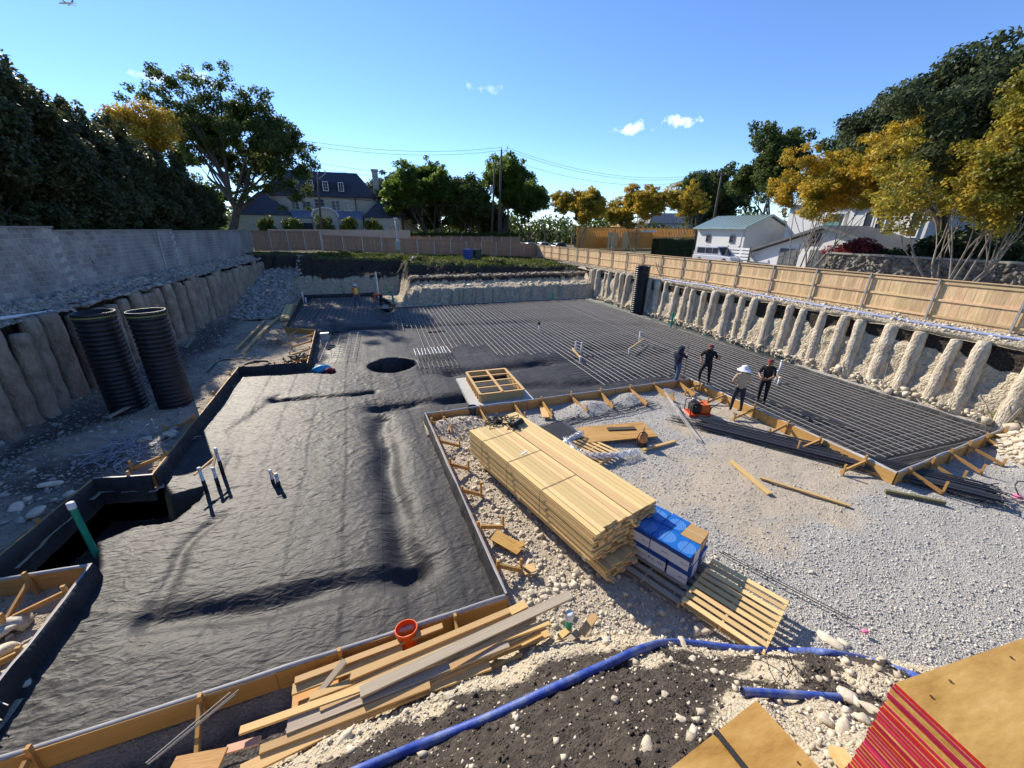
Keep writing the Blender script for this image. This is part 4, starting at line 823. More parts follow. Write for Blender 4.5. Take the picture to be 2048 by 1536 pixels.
# black tool belt on the lumber
def heap(name, label, cat, c, n, r, h, m, lens=(.15, .4), tr=.02, seed=1):
    rg = random.Random(seed); b = MB()
    for k in range(n):
        a = rg.uniform(0, 6.28); p = Vector(c)+Vector((rg.gauss(0, r*.4), rg.gauss(0, r*.4), rg.uniform(0, h)))
        pts = [p]; d = Vector((math.cos(a), math.sin(a), rg.uniform(-.2, .3)))
        for q_ in range(4): d = (d+Vector((rg.uniform(-.8, .8), rg.uniform(-.8, .8), rg.uniform(-.6, .4)))).normalized(); q2 = pts[-1]+d*rg.uniform(*lens)/4; q2.z = max(q2.z, c[2]+tr*.5); pts.append(q2)
        b.tube(pts, [tr, tr*1.1, tr, tr*1.1, tr*.8], 6)
    return tag(b.build(name, m, smooth=True), label, cat)
LT2 = .12+23*.043
tb = o2+t*(Ln*.93)+s*.10
def harness(label, c, seed):
    rg = random.Random(seed); root = thing('tool_belt', label, 'tool belt', c)
    for k in range(4):
        bv, bf = ico(); rr = np.random.default_rng(seed+k); V = bv*(1+.25*rr.normal(size=(len(bv), 1)))*np.array([.16, .11, .10])*rr.uniform(.7, 1.1); V = V @ np.array(Matrix.Rotation(rg.uniform(0, 3), 3, 'Z')).T+np.array([rg.uniform(-.28, .28), rg.uniform(-.2, .2), .07])
        o = link('pouch', npmesh('pouch', V, bf, blkr, True), root)
    for k in range(9):
        p = Vector((rg.uniform(-.25, .25), rg.uniform(-.2, .2), .1)); a = rg.uniform(0, 6.3); pts = [p]
        for q_ in range(5): a += rg.uniform(-1.1, 1.1); n_ = pts[-1]+Vector((math.cos(a), math.sin(a), 0))*.10; n_.z = max(.02, .12-.03*q_+rg.uniform(-.03, .05)); pts.append(n_)
        MB().tube(smooth_path(pts, 3), .014, 5).build('strap', blkr, root, smooth=True)
    return root
harness('black tool belt with straps heaped on the far end of the right bundle', (tb.x, tb.y, LT2), 3)
tb2 = o2+t*(Ln*1.0)+s*.05
harness('second black harness bunched at the very end of the right bundle', (tb2.x, tb2.y, LT2), 9)
# sprayer
sp_ = G(1283, 890); root = thing('sprayer', 'orange and black tank sprayer standing on gravel', 'sprayer', sp_)
org = mat('faded_orange', [(.50, .17, .05), (.58, .24, .09)], 4, .5)
MB().lathe((0, 0, 0), [(.02, 0), (.14, 0), (.16, .05), (.16, .14), (.13, .17)], 16).build('base', blkr, root, smooth=True)
MB().lathe((0, 0, 0), [(.15, .14), (.16, .2), (.13, .34), (.08, .42), (.03, .45)], 16).build('tank', org, root, smooth=True)
MB().tube([(0, 0, .42), (0.01, 0, .62)], .02, 8).build('pump_rod', old_w, root); MB().tube([(-.15, 0, .1), (-.19, 0, .3), (-.1, 0, .45), (.05, 0, .46), (.17, 0, .32), (.17, 0, .1)], .016, 6).build('carry_handle', blkr, root, smooth=True)
# plate compactor
q = G(1393, 828); root = thing('plate_compactor', 'orange and black plate compactor by the formwork corner', 'compactor', q, -.3)
orp = mat('machine_orange', [(.70, .12, .015), (.76, .16, .02)], 4, .4); dk = mat('machine_black', [(.02, .02, .022), (.04, .04, .04)], 6, .45)
MB().prism([(-.42, -.26, .05), (-.34, -.26, 0), (.34, -.26, 0), (.42, -.26, .05), (.38, -.26, .10), (-.38, -.26, .10)], (0, .52, 0)).build('base_plate', mat('red_orange', [(.60, .07, .02)], 2, .5), root)
MB().prism([(.05, -.2, .12), (.38, -.2, .12), (.40, -.2, .34), (.30, -.2, .46), (.05, -.2, .42)], (0, .4, 0)).build('water_tank', orp, root)
MB().box((-.13, 0, .28), (.30, .36, .26)).box((-.13, 0, .45), (.22, .26, .10)).build('engine', dk, root)
MB().lathe((-.13, -.2, .30), [(.01, -.03), (.12, -.03), (.12, .02), (.01, .03)], 16, Matrix.Rotation(math.pi/2, 3, 'X')).build('recoil_cover', dk, root)
MB().tube([(-.36, -.24, .1), (-.36, -.24, .50), (.02, -.24, .56), (.02, .24, .56), (-.36, .24, .5), (-.36, .24, .1)], .018, 8).build('roll_cage', dk, root, smooth=True)
MB().tube([(.34, -.2, .3), (.75, -.2, .62), (.80, -.2, .66), (.80, .2, .66), (.75, .2, .62), (.34, .2, .3)], .016, 8).build('handle_bar', dk, root, smooth=True)
MB().tube([(-.2, .05, .5), (-.2, .05, .58), (-.1, .05, .58)], .045, 10).build('air_filter', galv, root, smooth=True)
# blue bag and rag, small things on the sheet
def lump(name, label, cat, p, sc, m, seed=0):
    bv, bf = ico(); rg = np.random.default_rng(seed); bm = bmesh.new(); bmesh.ops.create_icosphere(bm, subdivisions=3, radius=1); V = np.array([v.co[:] for v in bm.verts]); F = np.array([[v.index for v in f.verts] for f in bm.faces]); bm.free()
    n = fbm(V[:, 0]*1.7+seed, V[:, 1]*1.7+V[:, 2], seed, 4); V = V*(1+.45*n)[:, None]*np.array(sc); V[:, 2] = np.maximum(V[:, 2], -sc[2]*.4)
    o = link(name, npmesh(name, V, F, m, True)); o.location = Vector(p)+Vector((0, 0, sc[2]*.4)); return tag(o, label, cat)
lump('plastic_bag', 'bright blue crumpled bag at end of the narrow rebar cage', 'bag', G(643, 742), (.38, .22, .2), mat('blue_bag', [(.02, .25, .48), (.08, .4, .62)], 4, .35), 3)
lump('rag', 'dark red cloth lying beside the blue bag', 'cloth', G(660, 744), (.25, .2, .16), mat('red_rag', [(.12, .015, .02), (.2, .03, .03)], 4, .9), 4)
lump('orange_tool', 'small orange and dark tool lying on the sheet by loose bars', 'tool', G(872, 664), (.5, .18, .08), mat('tool_orange', [(.03, .03, .03), (.35, .10, .04)], 5, .6), 6)
MB_ = MB().box((0, 0, .2), (.45, .3, .75)); e_ = G(652, 685); o = MB_.build('electrical_box', galv); o.location = e_; tag(o, 'grey metal box standing in the narrow rebar cage', 'box')
lump('pink_scrap', 'pink scrap of tape lying on the gravel', 'litter', G(1730, 1264, .02), (.05, .04, .03), mat('pink_tape', [(.8, .2, .35)], 2, .5), 8)
lump('pink_scrap', 'pink flag by the right end of the rebar bundle', 'litter', G(2035, 995, .05), (.12, .1, .06), MATS['pink_tape'], 9)
# ------------------------------------------------------------------ blue pipes and plywood stacks on the bank
def on_bank(px, py, dz=0.0):
    lo, hi = -.2, 5.5
    for _ in range(30):
        mid = (lo+hi)/2; p = G(px, py, mid); zb = max(float(bank_z(np.array(p.x), np.array(p.y))), float(yard_z(np.array(p.x), np.array(p.y)))) if p.x > .6 else float(bank_z(np.array(p.x), np.array(p.y)))
        if zb > mid: lo = mid
        else: hi = mid
    return G(px, py, mid)+Vector((0, 0, dz))
path = [on_bank(px, py, .045) for (px, py) in ((600, 1600), (735, 1540), (850, 1492), (980, 1440), (1100, 1385), (1200, 1340), (1290, 1300), (1345, 1288), (1400, 1292), (1500, 1303), (1590, 1306), (1650, 1312), (1740, 1325), (1830, 1360), (1900, 1400))]
MBp = MB().tube(smooth_path(path), .048, 14); tag(MBp.build('blue_pipe', bluep, smooth=True), 'long blue water pipe curving along the crest of near bank', 'pipe')
a, b2 = on_bank(1482, 1392, .06), on_bank(1676, 1402, .05)
root = thing('blue_pipe_piece', 'short cut piece of blue pipe lying on dark soil', 'pipe', a); MB().tube([a, (a+b2)/2, b2], .036, 12, cap=False).build('pipe', bluep, root, smooth=True, world=True); MB().tube([a+(b2-a)*.01, a+(b2-a)*.3], .031, 12).build('bore', blk, root, world=True)
pth = [Vector((20.75+.08*math.sin(y*.4), y, float(rled(np.array(20.75), np.array(y)))+.05)) for y in np.arange(-3, 27, 1.0)]
tag(MB().tube(smooth_path(pth, 3), .05, 8).build('blue_hose', mat('pale_blue_hose', [(.22, .27, .48), (.30, .35, .55)], 5, .5), smooth=True), 'pale blue hose running along the ledge below the right fence', 'hose')
hp = [GX(1312, 525, 21.7), GX(1318, 545, 21.4), GX(1340, 563, 21.2), GX(1380, 572, 21.0), GX(1430, 580, 21.0)]
tag(MB().tube(smooth_path(hp, 6), .03, 6).build('black_hose', blkr, smooth=True), 'black hose hanging from the right fence to the ledge', 'hose')
def ply_stack(label, corner, d1, d2, L1, L2, n, th, edge_m, drop=0, strap=None, jit=.02):
    root = thing('plywood_stack', label, 'plywood stack', corner); d1, d2 = Vector((*d1, 0)).normalized(), Vector((*d2, 0)).normalized()
    ang = math.atan2(d1.y, d1.x)
    for k in range(n):
        z = -th*(k+.5)-.002*k; jx, jy = random.uniform(-jit, jit)*(k > 0), random.uniform(-jit, jit)*(k > 0)
        b = MB(); b.cm = 1; b.prism([Vector(), d1*L1, d1*L1+d2*L2, d2*L2], (0, 0, th-.003)); b.mi = [0, 0]+[1]*4 ; me = b.mesh('sheet', [ply, edge_m if not (k in (2, 5)) else ply])
        o = link('sheet', me, root); o.location = (d1*jx+d2*jy)+Vector((0, 0, z-th/2+.0))
    if strap:
        for f in strap:
            p = d1*(L1*f); MB().tube([p+Vector((0, 0, -th*n)), p+Vector((0, 0, .012)), p+d2*L2+Vector((0, 0, .012))], .017, 4).build('strap', blkr, root)
    return root
zt1 = 4.3
c0 = G(1790, 1365, zt1); e1, e2 = G(2048, 1275, zt1)-c0, G(1975, 1536, zt1)-c0
ply_stack('tall stack of red edged plywood sheets at lower right corner', c0, e1.xy, e2.xy, 2.44, 1.22, 34, .0205, red_e, jit=.005)
zt2 = 3.55
c0 = G(1513, 1400, zt2); e1, e2 = G(1340, 1536, zt2)-c0, G(1640, 1536, zt2)-c0
ply_stack('low strapped plywood stack at bottom edge left of the red edged one', c0, e1.xy, e2.xy, 2.44, 1.22, 14, .0205, ply, strap=((G(1433, 1467, zt2)-c0).length/2.44,))
hole = mat('knot_hole', [(.10, .045, .015)], 1, .8)
for k, (px, py, z) in enumerate(((1900, 1362, zt1), (1862, 1393, zt1), (2022, 1315, zt1), (1596, 1525, zt2))):
    p = G(px, py, z); MB().lathe((0, 0, 0), [(.001, .0035), (.006, .0035), (.0065, .001)], 8).build('knot', hole, bpy.data.objects['plywood_stack' if z == zt1 else 'plywood_stack.001']).location = p-(bpy.data.objects['plywood_stack' if z == zt1 else 'plywood_stack.001'].location)
loose('plank', 'orange plank end standing between the two plywood stacks', 'plank', G(1672, 1500, 3.1), G(1705, 1545, 3.15), .09, .05, pine)
# left-hand pit clutter
for k, (a, b2, lab) in enumerate((((300, 893), (385, 828), 'grey plank lying in shade below the corrugated pipes'), ((470, 700), (530, 640), 'first pale plank on the dusty floor left of stepped formwork'), ((487, 705), (540, 645), 'second pale plank beside the first near stepped formwork'), ((505, 680), (560, 632), 'long brace plank reaching the stepped formwork'), ((285, 800), (215, 835), 'shaded timber lying at the foot of the left piers'), ((372, 695), (405, 650), 'pale timber lying along the shaded trench'))):
    loose('plank', lab, 'plank', G(*a, .12), G(*b2, .15), .14, .05, pine if k in (1, 2, 3) else old_w)
pb = thing('plank_bundle', 'strapped bundle of pale planks beside the far left formwork', 'lumber', G(565, 640))
for i in range(4):
    for k in range(4): board('board', G(563, 641, .1)+Vector((i*.15, 0, k*.05)), G(575, 612, .1)+Vector((i*.15, 0, k*.05)), .14, .045, pine_s, pb)
hz = []; c = G(515, 733)
for k in range(90): a = k*.35; hz.append((c.x+.55*math.cos(a)*(1+.1*math.sin(k)), c.y+.5*math.sin(a)*(1+.12*math.cos(k*1.7)), .06+.0012*k))
tag(MB().tube(hz, .022, 5).build('coiled_hose', blkr, smooth=True), 'coiled black hose behind the black upstand', 'hose')
hz = [G(415, 745, .03), G(440, 722, .03), G(480, 717, .03), G(505, 716, .03)]
tag(MB().tube(smooth_path(hz), .03, 6).build('black_hose', blkr, smooth=True), 'black hose curving over the shaded dust left of the coil', 'hose')
tw = mat('twigs', [(.16, .12, .08), (.30, .25, .18)], 4, .9)
c = G(560, 690); heap('twig_heap', 'heap of dry twigs on dust inside the stepped formwork', 'twigs', (c.x, c.y, .03), 110, 1.5, .25, tw, (.5, 1.2), .008, 11)
c = G(600, 725); heap('black_scrap', 'dark ragged scrap heap by the formwork corner', 'scrap', (c.x, c.y-.2, .05), 24, .5, .4, blkr, (.3, .8), .04, 12)
c = G(262, 905); heap('wire_heap', 'tangle of grey wire in the shaded pit left of the upstand', 'wire', (c.x, c.y, .08), 120, 1.4, .2, mat('grey_wire', [(.30, .32, .36), (.42, .44, .48)], 4, .6), (.4, 1.0), .009, 13)
c = on_bank(1590, 1360, .05); heap('root_twigs', 'thin dark roots sticking out of the soil heap', 'twigs', (c.x, c.y, c.z), 6, .4, .02, mat('roots', [(.05, .03, .02)], 2, .9), (.3, .7), .004, 14)
c = G(1545, 780); 
c = G(2020, 1005); heap('scrap_rods', 'tangle of dark rods at right edge by the pale mound', 'rebar', (c.x, c.y, .1), 14, .5, .2, steel_d, (.5, 1.0), .015, 15)
# ------------------------------------------------------------------ people
skin_m = mat('skin', [(.28, .15, .09), (.34, .19, .12)], 8, .55)
def person(label, loc, rz, J, cols, hat=None, vest=None, sc=1.0):
    """J: joint overrides in local space, facing +Y"""
    D = dict(pelvis=(0, 0, .94), spine=(0, .0, 1.12), chest=(0, .0, 1.34), neck=(0, 0, 1.50), head=(0, .025, 1.60), crown=(0, .02, 1.70),
             lsh=(-.19, 0, 1.42), lel=(-.25, -.02, 1.14), lwr=(-.25, .08, .90), lha=(-.25, .10, .82), rsh=(.19, 0, 1.42), rel=(.25, -.02, 1.14), rwr=(.25, .08, .90), rha=(.25, .10, .82),
             lhi=(-.10, 0, .90), lkn=(-.11, .02, .50), lan=(-.11, -.02, .09), lto=(-.12, .15, .04), rhi=(.10, 0, .90), rkn=(.11, .02, .50), ran=(.11, -.02, .09), rto=(.12, .15, .04))
    D.update({k: v for k, v in J.items() if k != 'face'})
    Rr = dict(pelvis=.145, spine=.135, chest=.155, neck=.06, head=.092, crown=.07, lsh=.075, lel=.052, lwr=.036, lha=.038, lhi=.105, lkn=.068, lan=.046, lto=.038)
    names = list(D); idx = {n: i for i, n in enumerate(names)}
    E = [('pelvis', 'spine', 1), ('spine', 'chest', 1), ('chest', 'neck', 1), ('neck', 'head', 0), ('head', 'crown', 0)]
    for s_ in 'lr': E += [('chest', s_+'sh', 1), (s_+'sh', s_+'el', 1), (s_+'el', s_+'wr', cols.get('sleeve', 1)), (s_+'wr', s_+'ha', 0), ('pelvis', s_+'hi', 2), (s_+'hi', s_+'kn', 2), (s_+'kn', s_+'an', 2), (s_+'an', s_+'to', 3)]
    me = bpy.data.meshes.new('body'); me.from_pydata([D[n] for n in names], [(idx[a], idx[b]) for a, b, _ in E], [])
    ob = bpy.data.objects.new('body_tmp', me); COL.objects.link(ob); md = ob.modifiers.new('skin', 'SKIN'); 
    for n in names:
        sv = me.skin_vertices[0].data[idx[n]]; r = Rr.get(n) or Rr['l'+n[1:]]; sv.radius = (r, r*.8 if n in ('pelvis', 'spine', 'chest') else r); sv.use_root = n == 'pelvis'
    ss = ob.modifiers.new('sub', 'SUBSURF'); ss.levels = 2; ss.render_levels = 2
    dg = bpy.context.evaluated_depsgraph_get(); dg.update(); bme = bpy.data.meshes.new_from_object(ob.evaluated_get(dg)); bpy.data.objects.remove(ob)
    V = np.array([v.co[:] for v in bme.vertices]); F = [tuple(p.vertices) for p in bme.polygons]
    A = np.array([D[a] for a, b, _ in E]); B = np.array([D[b] for a, b, _ in E]); K = [k for _, _, k in E]
    mi = []
    for f in F:
        c = V[list(f)].mean(0); d = B-A; t = np.clip(((c-A)*d).sum(1)/(d*d).sum(1), 0, 1); q = np.linalg.norm(c-A-d*t[:, None], axis=1)-np.array([.0]*len(A)); mi.append(K[int(np.argmin(q))])
    b = MB(); b.v = [tuple(v) for v in V]; b.f = F; b.mi = mi
    b.cm = 0
    for s_ in 'lr':                                             # hands: palm and five fingers
        w_, h_ = Vector(D[s_+'wr']), Vector(D[s_+'ha']); dr = (h_-w_).normalized(); sd_ = dr.cross(Vector((0, 1, 0)) if abs(dr.y) < .9 else Vector((0, 0, 1))).normalized(); nn = sd_.cross(dr)
        b.bar(w_, h_+dr*.03, .075, .03, up=nn)
        for k, ln in enumerate((.065, .078, .072, .055)):
            p = h_+dr*.03+sd_*((k-1.5)*.02); m1 = p+dr*ln*.5; b.tube([p, m1, m1+(dr*.7+nn*.6)*ln*.5], [.0095, .009, .007], 5)
        p = h_-dr*.03+sd_*.04; b.tube([p, p+(sd_*.6+dr*.6)*.045, p+(sd_*.5+dr*1.1)*.07], [.011, .010, .008], 5)
    hd = Vector(D['head']); up = (Vector(D['crown'])-Vector(D['neck'])).normalized(); fw = Vector(J.get('face', (0, 1, 0))).normalized(); sx_ = fw.cross(up).normalized()
    b.add([hd+fw*.085+up*.03, hd+fw*.088-sx_*.018-up*.02, hd+fw*.088+sx_*.018-up*.02, hd+fw*.118-up*.012], [(0, 1, 3), (0, 3, 2), (1, 2, 3)])
    for k in (-1, 1): b.box(hd+sx_*(.095*k), (.02, .035, .055))
    b.cm = 5
    for k in (-1, 1): b.box(hd+fw*.088+sx_*(.032*k)+up*.03, (.022, .016, .010))
    b.box(hd+fw*.09-up*.05, (.045, .014, .009))
    root = thing('person', label, 'person', loc, rz); root.scale = (sc,)*3
    mm = [skin_m, cols['shirt'], cols['pants'], cols['shoes'], cols.get('hair', blkr), blkr]
    b.build('body', mm, root, smooth=True)
    Mh = Matrix((sx_, fw, up)).transposed()
    if hat:
        kind, hm = hat; c = hd+up*.045
        if kind == 'wide': prof = [(.24, -.03), (.20, .0), (.115, .035), (.110, .11), (.06, .14), (.002, .145)]
        elif kind == 'hard': prof = [(.15, .02), (.125, .035), (.12, .09), (.08, .14), (.002, .155)]
        elif kind == 'cap': prof = [(.108, .01), (.106, .06), (.08, .10), (.002, .115)]
        elif kind == 'hood': prof = [(.125, -.17), (.128, -.05), (.12, .05), (.08, .10), (.002, .115)]
        MB().lathe(c, prof, 16, Mh).build('hat' if kind != 'hood' else 'hood', hm, root, smooth=True)
        if kind == 'cap': MB().prism([c+fw*.08+sx_*.075+up*.02, c+fw*.19+sx_*.05+up*.005, c+fw*.20-sx_*.05+up*.005, c+fw*.08-sx_*.075+up*.02], up*.012).build('cap_brim', hm, root)
    else: MB().lathe(hd+up*.02-fw*.012, [(.102, -.04), (.108, .03), (.09, .09), (.05, .115), (.002, .12)], 14, Mh).build('hair', blkr, root, smooth=True)
    if vest:
        ch, pv = Vector(D['chest']), Vector(D['pelvis']); dr = (ch-pv).normalized(); a = pv+dr*.10; sdv = Vector((1, 0, 0)); ft = dr.cross(sdv)*-1
        Mv = Matrix((sdv, dr.cross(sdv), dr)).transposed()
        pr_ = [(.175, 0), (.178, .12), (.19, .26), (.19, .36), (.12, .44)]; bb = MB()
        bb.lathe((0, 0, 0), pr_, 18); bb.v = [tuple(Mv @ Vector((x, y*.86, z))+a) for x, y, z in bb.v]; bb.build('vest', vest, root, smooth=True)
    return root
navy_c = mat('navy_cloth', [(.012, .014, .03), (.028, .03, .055)], 6, .9, .4, 14); jean = mat('denim', [(.045, .075, .14), (.08, .12, .20)], 7, .9, .3, 20); jean_d = mat('dark_denim', [(.018, .02, .03), (.035, .038, .05)], 7, .9, .3, 20)
black_c = mat('black_cloth', [(.010, .010, .011), (.022, .022, .024)], 6, .9, .4, 14); tan_c = mat('tan_cloth', [(.40, .30, .19), (.50, .39, .26)], 6, .9, .4, 14); boot = mat('boots', [(.05, .03, .02), (.09, .06, .04)], 5, .8)
orange_c = mat('orange_cloth', [(.75, .12, .02), (.82, .18, .04)], 5, .8, .3, 14); hiv = mat('hivis_yellow', [(.62, .62, .10), (.70, .68, .2)], 5, .7); redcap = mat('maroon_cap', [(.16, .03, .03), (.22, .05, .05)], 5, .8); whitehat = mat('white_cloth', [(.70, .70, .72), (.78, .78, .78)], 5, .8)
pz = G(1348, 772, .0)
W1 = person('person in navy hooded sweatshirt and jeans stepping over the form corner with a pole', (pz.x, pz.y, .02), R(-75), dict(rsh=(.18, .02, 1.42), rel=(.22, .22, 1.28), rwr=(.14, .34, 1.30), rha=(.13, .36, 1.37), lel=(-.24, .12, 1.16), lwr=(-.12, .32, 1.14), lha=(-.10, .36, 1.20), lkn=(-.11, .22, .52), lan=(-.11, .22, .10), lto=(-.12, .38, .06), rkn=(.11, -.06, .50), ran=(.11, -.34, .12), rto=(.12, -.20, .04), head=(0, .06, 1.60), crown=(0, .07, 1.70)), dict(shirt=navy_c, pants=jean, shoes=boot), ('hood', navy_c))
p = pz+Vector((.42, -.02, 0)); tag(rod('pole', p, p+Vector((.05, .1, 1.75)), .018, mat('pole_wood', [(.10, .09, .07), (.16, .14, .10)], 5, .7)), 'thin dark pole held upright by the hooded man', 'pole')
pz = G(1407, 772, .0)
person('person in black clothes and maroon cap stepping across the rebar', (pz.x, pz.y, .1), R(120), dict(rel=(.33, .06, 1.20), rwr=(.22, .20, 1.05), rha=(.18, .24, 1.0), lel=(-.36, .05, 1.18), lwr=(-.42, .16, 1.30), lha=(-.42, .2, 1.36), rkn=(.16, .30, .62), ran=(.16, .24, .22), rto=(.17, .40, .17), lkn=(-.13, .05, .5), lan=(-.15, -.06, .09)), dict(shirt=black_c, pants=black_c, shoes=boot, sleeve=0), ('cap', redcap))
pz = G(1469, 827, .0)
person('person in tan shirt and white wide brimmed hat seen from behind at the formwork', (pz.x, pz.y, .06), R(-38), dict(rel=(.27, .12, 1.18), rwr=(.16, .32, 1.12), rha=(.13, .40, 1.12), lel=(-.26, .06, 1.15), lwr=(-.18, .26, 1.06), lha=(-.15, .34, 1.06), lan=(-.17, .0, .09), ran=(.17, .0, .09), rkn=(.14, .03, .5), lkn=(-.14, .03, .5)), dict(shirt=tan_c, pants=jean_d, shoes=boot), ('wide', whitehat))
pz = G(1520, 808, .0)
person('person in black shirt and cap facing the man in the white hat', (pz.x, pz.y, .06), R(112), dict(rel=(.26, .14, 1.18), rwr=(.12, .34, 1.10), rha=(.06, .42, 1.10), lel=(-.26, .12, 1.17), lwr=(-.14, .34, 1.08), lha=(-.08, .42, 1.08)), dict(shirt=black_c, pants=black_c, shoes=boot, sleeve=0), ('cap', redcap))
pz = G(715, 612, .1)
person('person in yellow vest and white hard hat standing on the far rebar grid', (pz.x, pz.y, .05), R(-150), dict(rel=(.32, .02, 1.18), rwr=(.25, .2, 1.05), lel=(-.30, .05, 1.17), lkn=(-.15, .1, .5), lan=(-.17, .05, .09), rkn=(.15, .0, .5), ran=(.2, -.1, .09)), dict(shirt=orange_c, pants=jean, shoes=boot), ('hard', white), vest=hiv, sc=1.04)
pz = G(762, 612, .1)
person('person in orange shirt bending down beside the white standpipe', (pz.x, pz.y, .05), R(80), dict(pelvis=(0, -.12, .90), spine=(0, .06, .98), chest=(0, .30, 1.0), neck=(0, .46, .97), head=(0, .57, .90), crown=(0, .66, .88), face=(0, .3, -1), lsh=(-.19, .34, .98), rsh=(.19, .34, .98), lel=(-.22, .40, .70), rel=(.22, .40, .70), lwr=(-.16, .46, .46), rwr=(.16, .46, .46), lha=(-.15, .48, .38), rha=(.15, .48, .38), lhi=(-.1, -.12, .86), rhi=(.1, -.12, .86), lkn=(-.13, .0, .48), rkn=(.13, .0, .48), lan=(-.14, -.08, .09), ran=(.14, -.08, .09), lto=(-.15, .1, .04), rto=(.15, .1, .04)), dict(shirt=orange_c, pants=black_c, shoes=boot), None, sc=1.04)
# ------------------------------------------------------------------ block wall at left
bwl = thing('block_wall', 'long grey concrete block wall above the left piers, stepped along its top', 'wall', (-12.95, 30, 3.2))
steps = [(12, 22.6, 6.12), (22.6, 33.3, 5.98), (33.3, 51.2, 5.90)]
for (ya, yb_, zt) in steps: MB().box((-13.0, (ya+yb_)/2, (3.0+zt-.03)/2), (.20, yb_-ya-.004, zt-.03-3.0)).build('core', mortar, bwl, world=True)
cnt = 0; blocks = []
for (ya, yb_, zt) in steps:
    nc = 13
    for c in range(nc):
        z = zt-.2*(c+.5)
        for y in np.arange(ya+.2+(.2 if c % 2 else 0), yb_-.15, .4): blocks.append((y, z))
blocks.sort(key=lambda q: math.hypot(13, q[0])-(.0001*q[1])); blocks = [q for q in blocks if q[0] > 17.2]
ub = MB().box((0, 0, 0), (.026, .380, .180)).mesh('block', cmu)
bev = bmesh.new(); bev.from_mesh(ub); bmesh.ops.bevel(bev, geom=bev.edges[:], offset=.004, segments=1, affect='EDGES'); bev.to_mesh(ub); bev.free()
for (y, z) in blocks[:300]:
    o = link('block', ub, bwl); o.location = (-12.893+13.0-13.0+12.95+random.uniform(-.003, .003), y-30, z-3.2)
b = MB()
for (y, z) in blocks[300:]: b.box((-12.893+random.uniform(-.003, .003), y, z), (.026, .380, .180))
tag(b.build('far_blocks', cmu, bwl, world=True), kind='stuff')
cap_m = mat('coping', [(.26, .25, .22), (.36, .345, .30)], 2, .9, .4, 20, coords='World')
for (ya, yb_, zt) in steps: board('coping', (-12.98, ya, zt+.02), (-12.98, yb_-.01, zt+.02), .34, .06, cap_m, bwl)
MB().box((-12.8, 49.2, 4.6), (.5, .5, 2.9)).build('end_pier', cap_m, bwl, world=True)
c = GX(322, 500, -12.8); tag(rod('conduit', (-12.82, c.y, 3.6), (-12.82, c.y+.3, 5.95), .025, galv), 'thin grey conduit leaning on the block wall', 'pipe')
pth = [GX(0, 637, -11.7), GX(70, 628, -11.7), GX(140, 618, -11.6), GX(150, 628, -11.5)]
tag(MB().tube(smooth_path(pth), .06, 8).build('white_pipe', pvc, smooth=True), 'white pipe lying along the ledge above the left corrugated pipe', 'pipe')
# ------------------------------------------------------------------ right cedar fence
FXR, FZ0, FZ1 = 21.8, 2.82, 4.46
def fzd(y): return -.28*(y-5)/50
rf = thing('wood_fence', 'sunlit cedar fence along the right side of the pit', 'fence', (FXR, 20, FZ0))
pk = MB().box((0, 0, 0), (.018, .137, FZ1-FZ0-.02)).mesh('picket', fence_w)
ysp = list(np.arange(5.0, 55.4, .142)); nn = 0
lo = [y for y in ysp if y < 5+300*.142]; hi = ysp[len(lo):]
for y in lo:
    o = link('picket', pk, rf); o.location = (random.uniform(-.003, .003), y-20, (FZ1-FZ0)/2+fzd(y)+random.uniform(-.006, .006)); o.rotation_euler = (random.uniform(-.004, .004), 0, random.uniform(-.03, .03))
b = MB()
for y in hi: b.box((FXR, y, (FZ0+FZ1)/2+fzd(y)), (.018, .137, FZ1-FZ0-.02))
tag(b.build('far_pickets', fence_w, rf, world=True), kind='stuff')
def fence_frame(root, a, b2, z0a, z0b, h, n, m, inward, rails=(.12, .52, .93), cap=True, pm=galv, pr=.032):
    a, b2 = Vector(a), Vector(b2); t_ = (b2-a).normalized(); inn = Vector(inward)
    for i in range(n+1):
        f = i/n; p = a.lerp(b2, f); z0 = z0a+(z0b-z0a)*f
        board('post', p+inn*.085+Vector((0, 0, z0-.2)), p+inn*.085+Vector((random.uniform(-.01, .01), random.uniform(-.01, .01), z0+h+.03)), pr*2, pr*2, pm, root)
    for i in range(n):
        p, q_ = a.lerp(b2, i/n), a.lerp(b2, (i+1)/n); za = z0a+(z0b-z0a)*i/n; zb = z0a+(z0b-z0a)*(i+1)/n
        for f in rails: board('rail', p+t_*.01+inn*.033+Vector((0, 0, za+h*f)), q_-t_*.01+inn*.033+Vector((0, 0, zb+h*f)), .038, .085, m, root)
        if cap: board('cap_rail', p+t_*.004+inn*.03+Vector((0, 0, za+h+.012)), q_-t_*.004+inn*.03+Vector((0, 0, zb+h+.012)), .12, .03, m, root)
fence_frame(rf, (FXR, 5.2, 0), (FXR, 55.3, 0), FZ0, FZ0-.28, FZ1-FZ0, 20, fence_w, (-1, 0, 0))
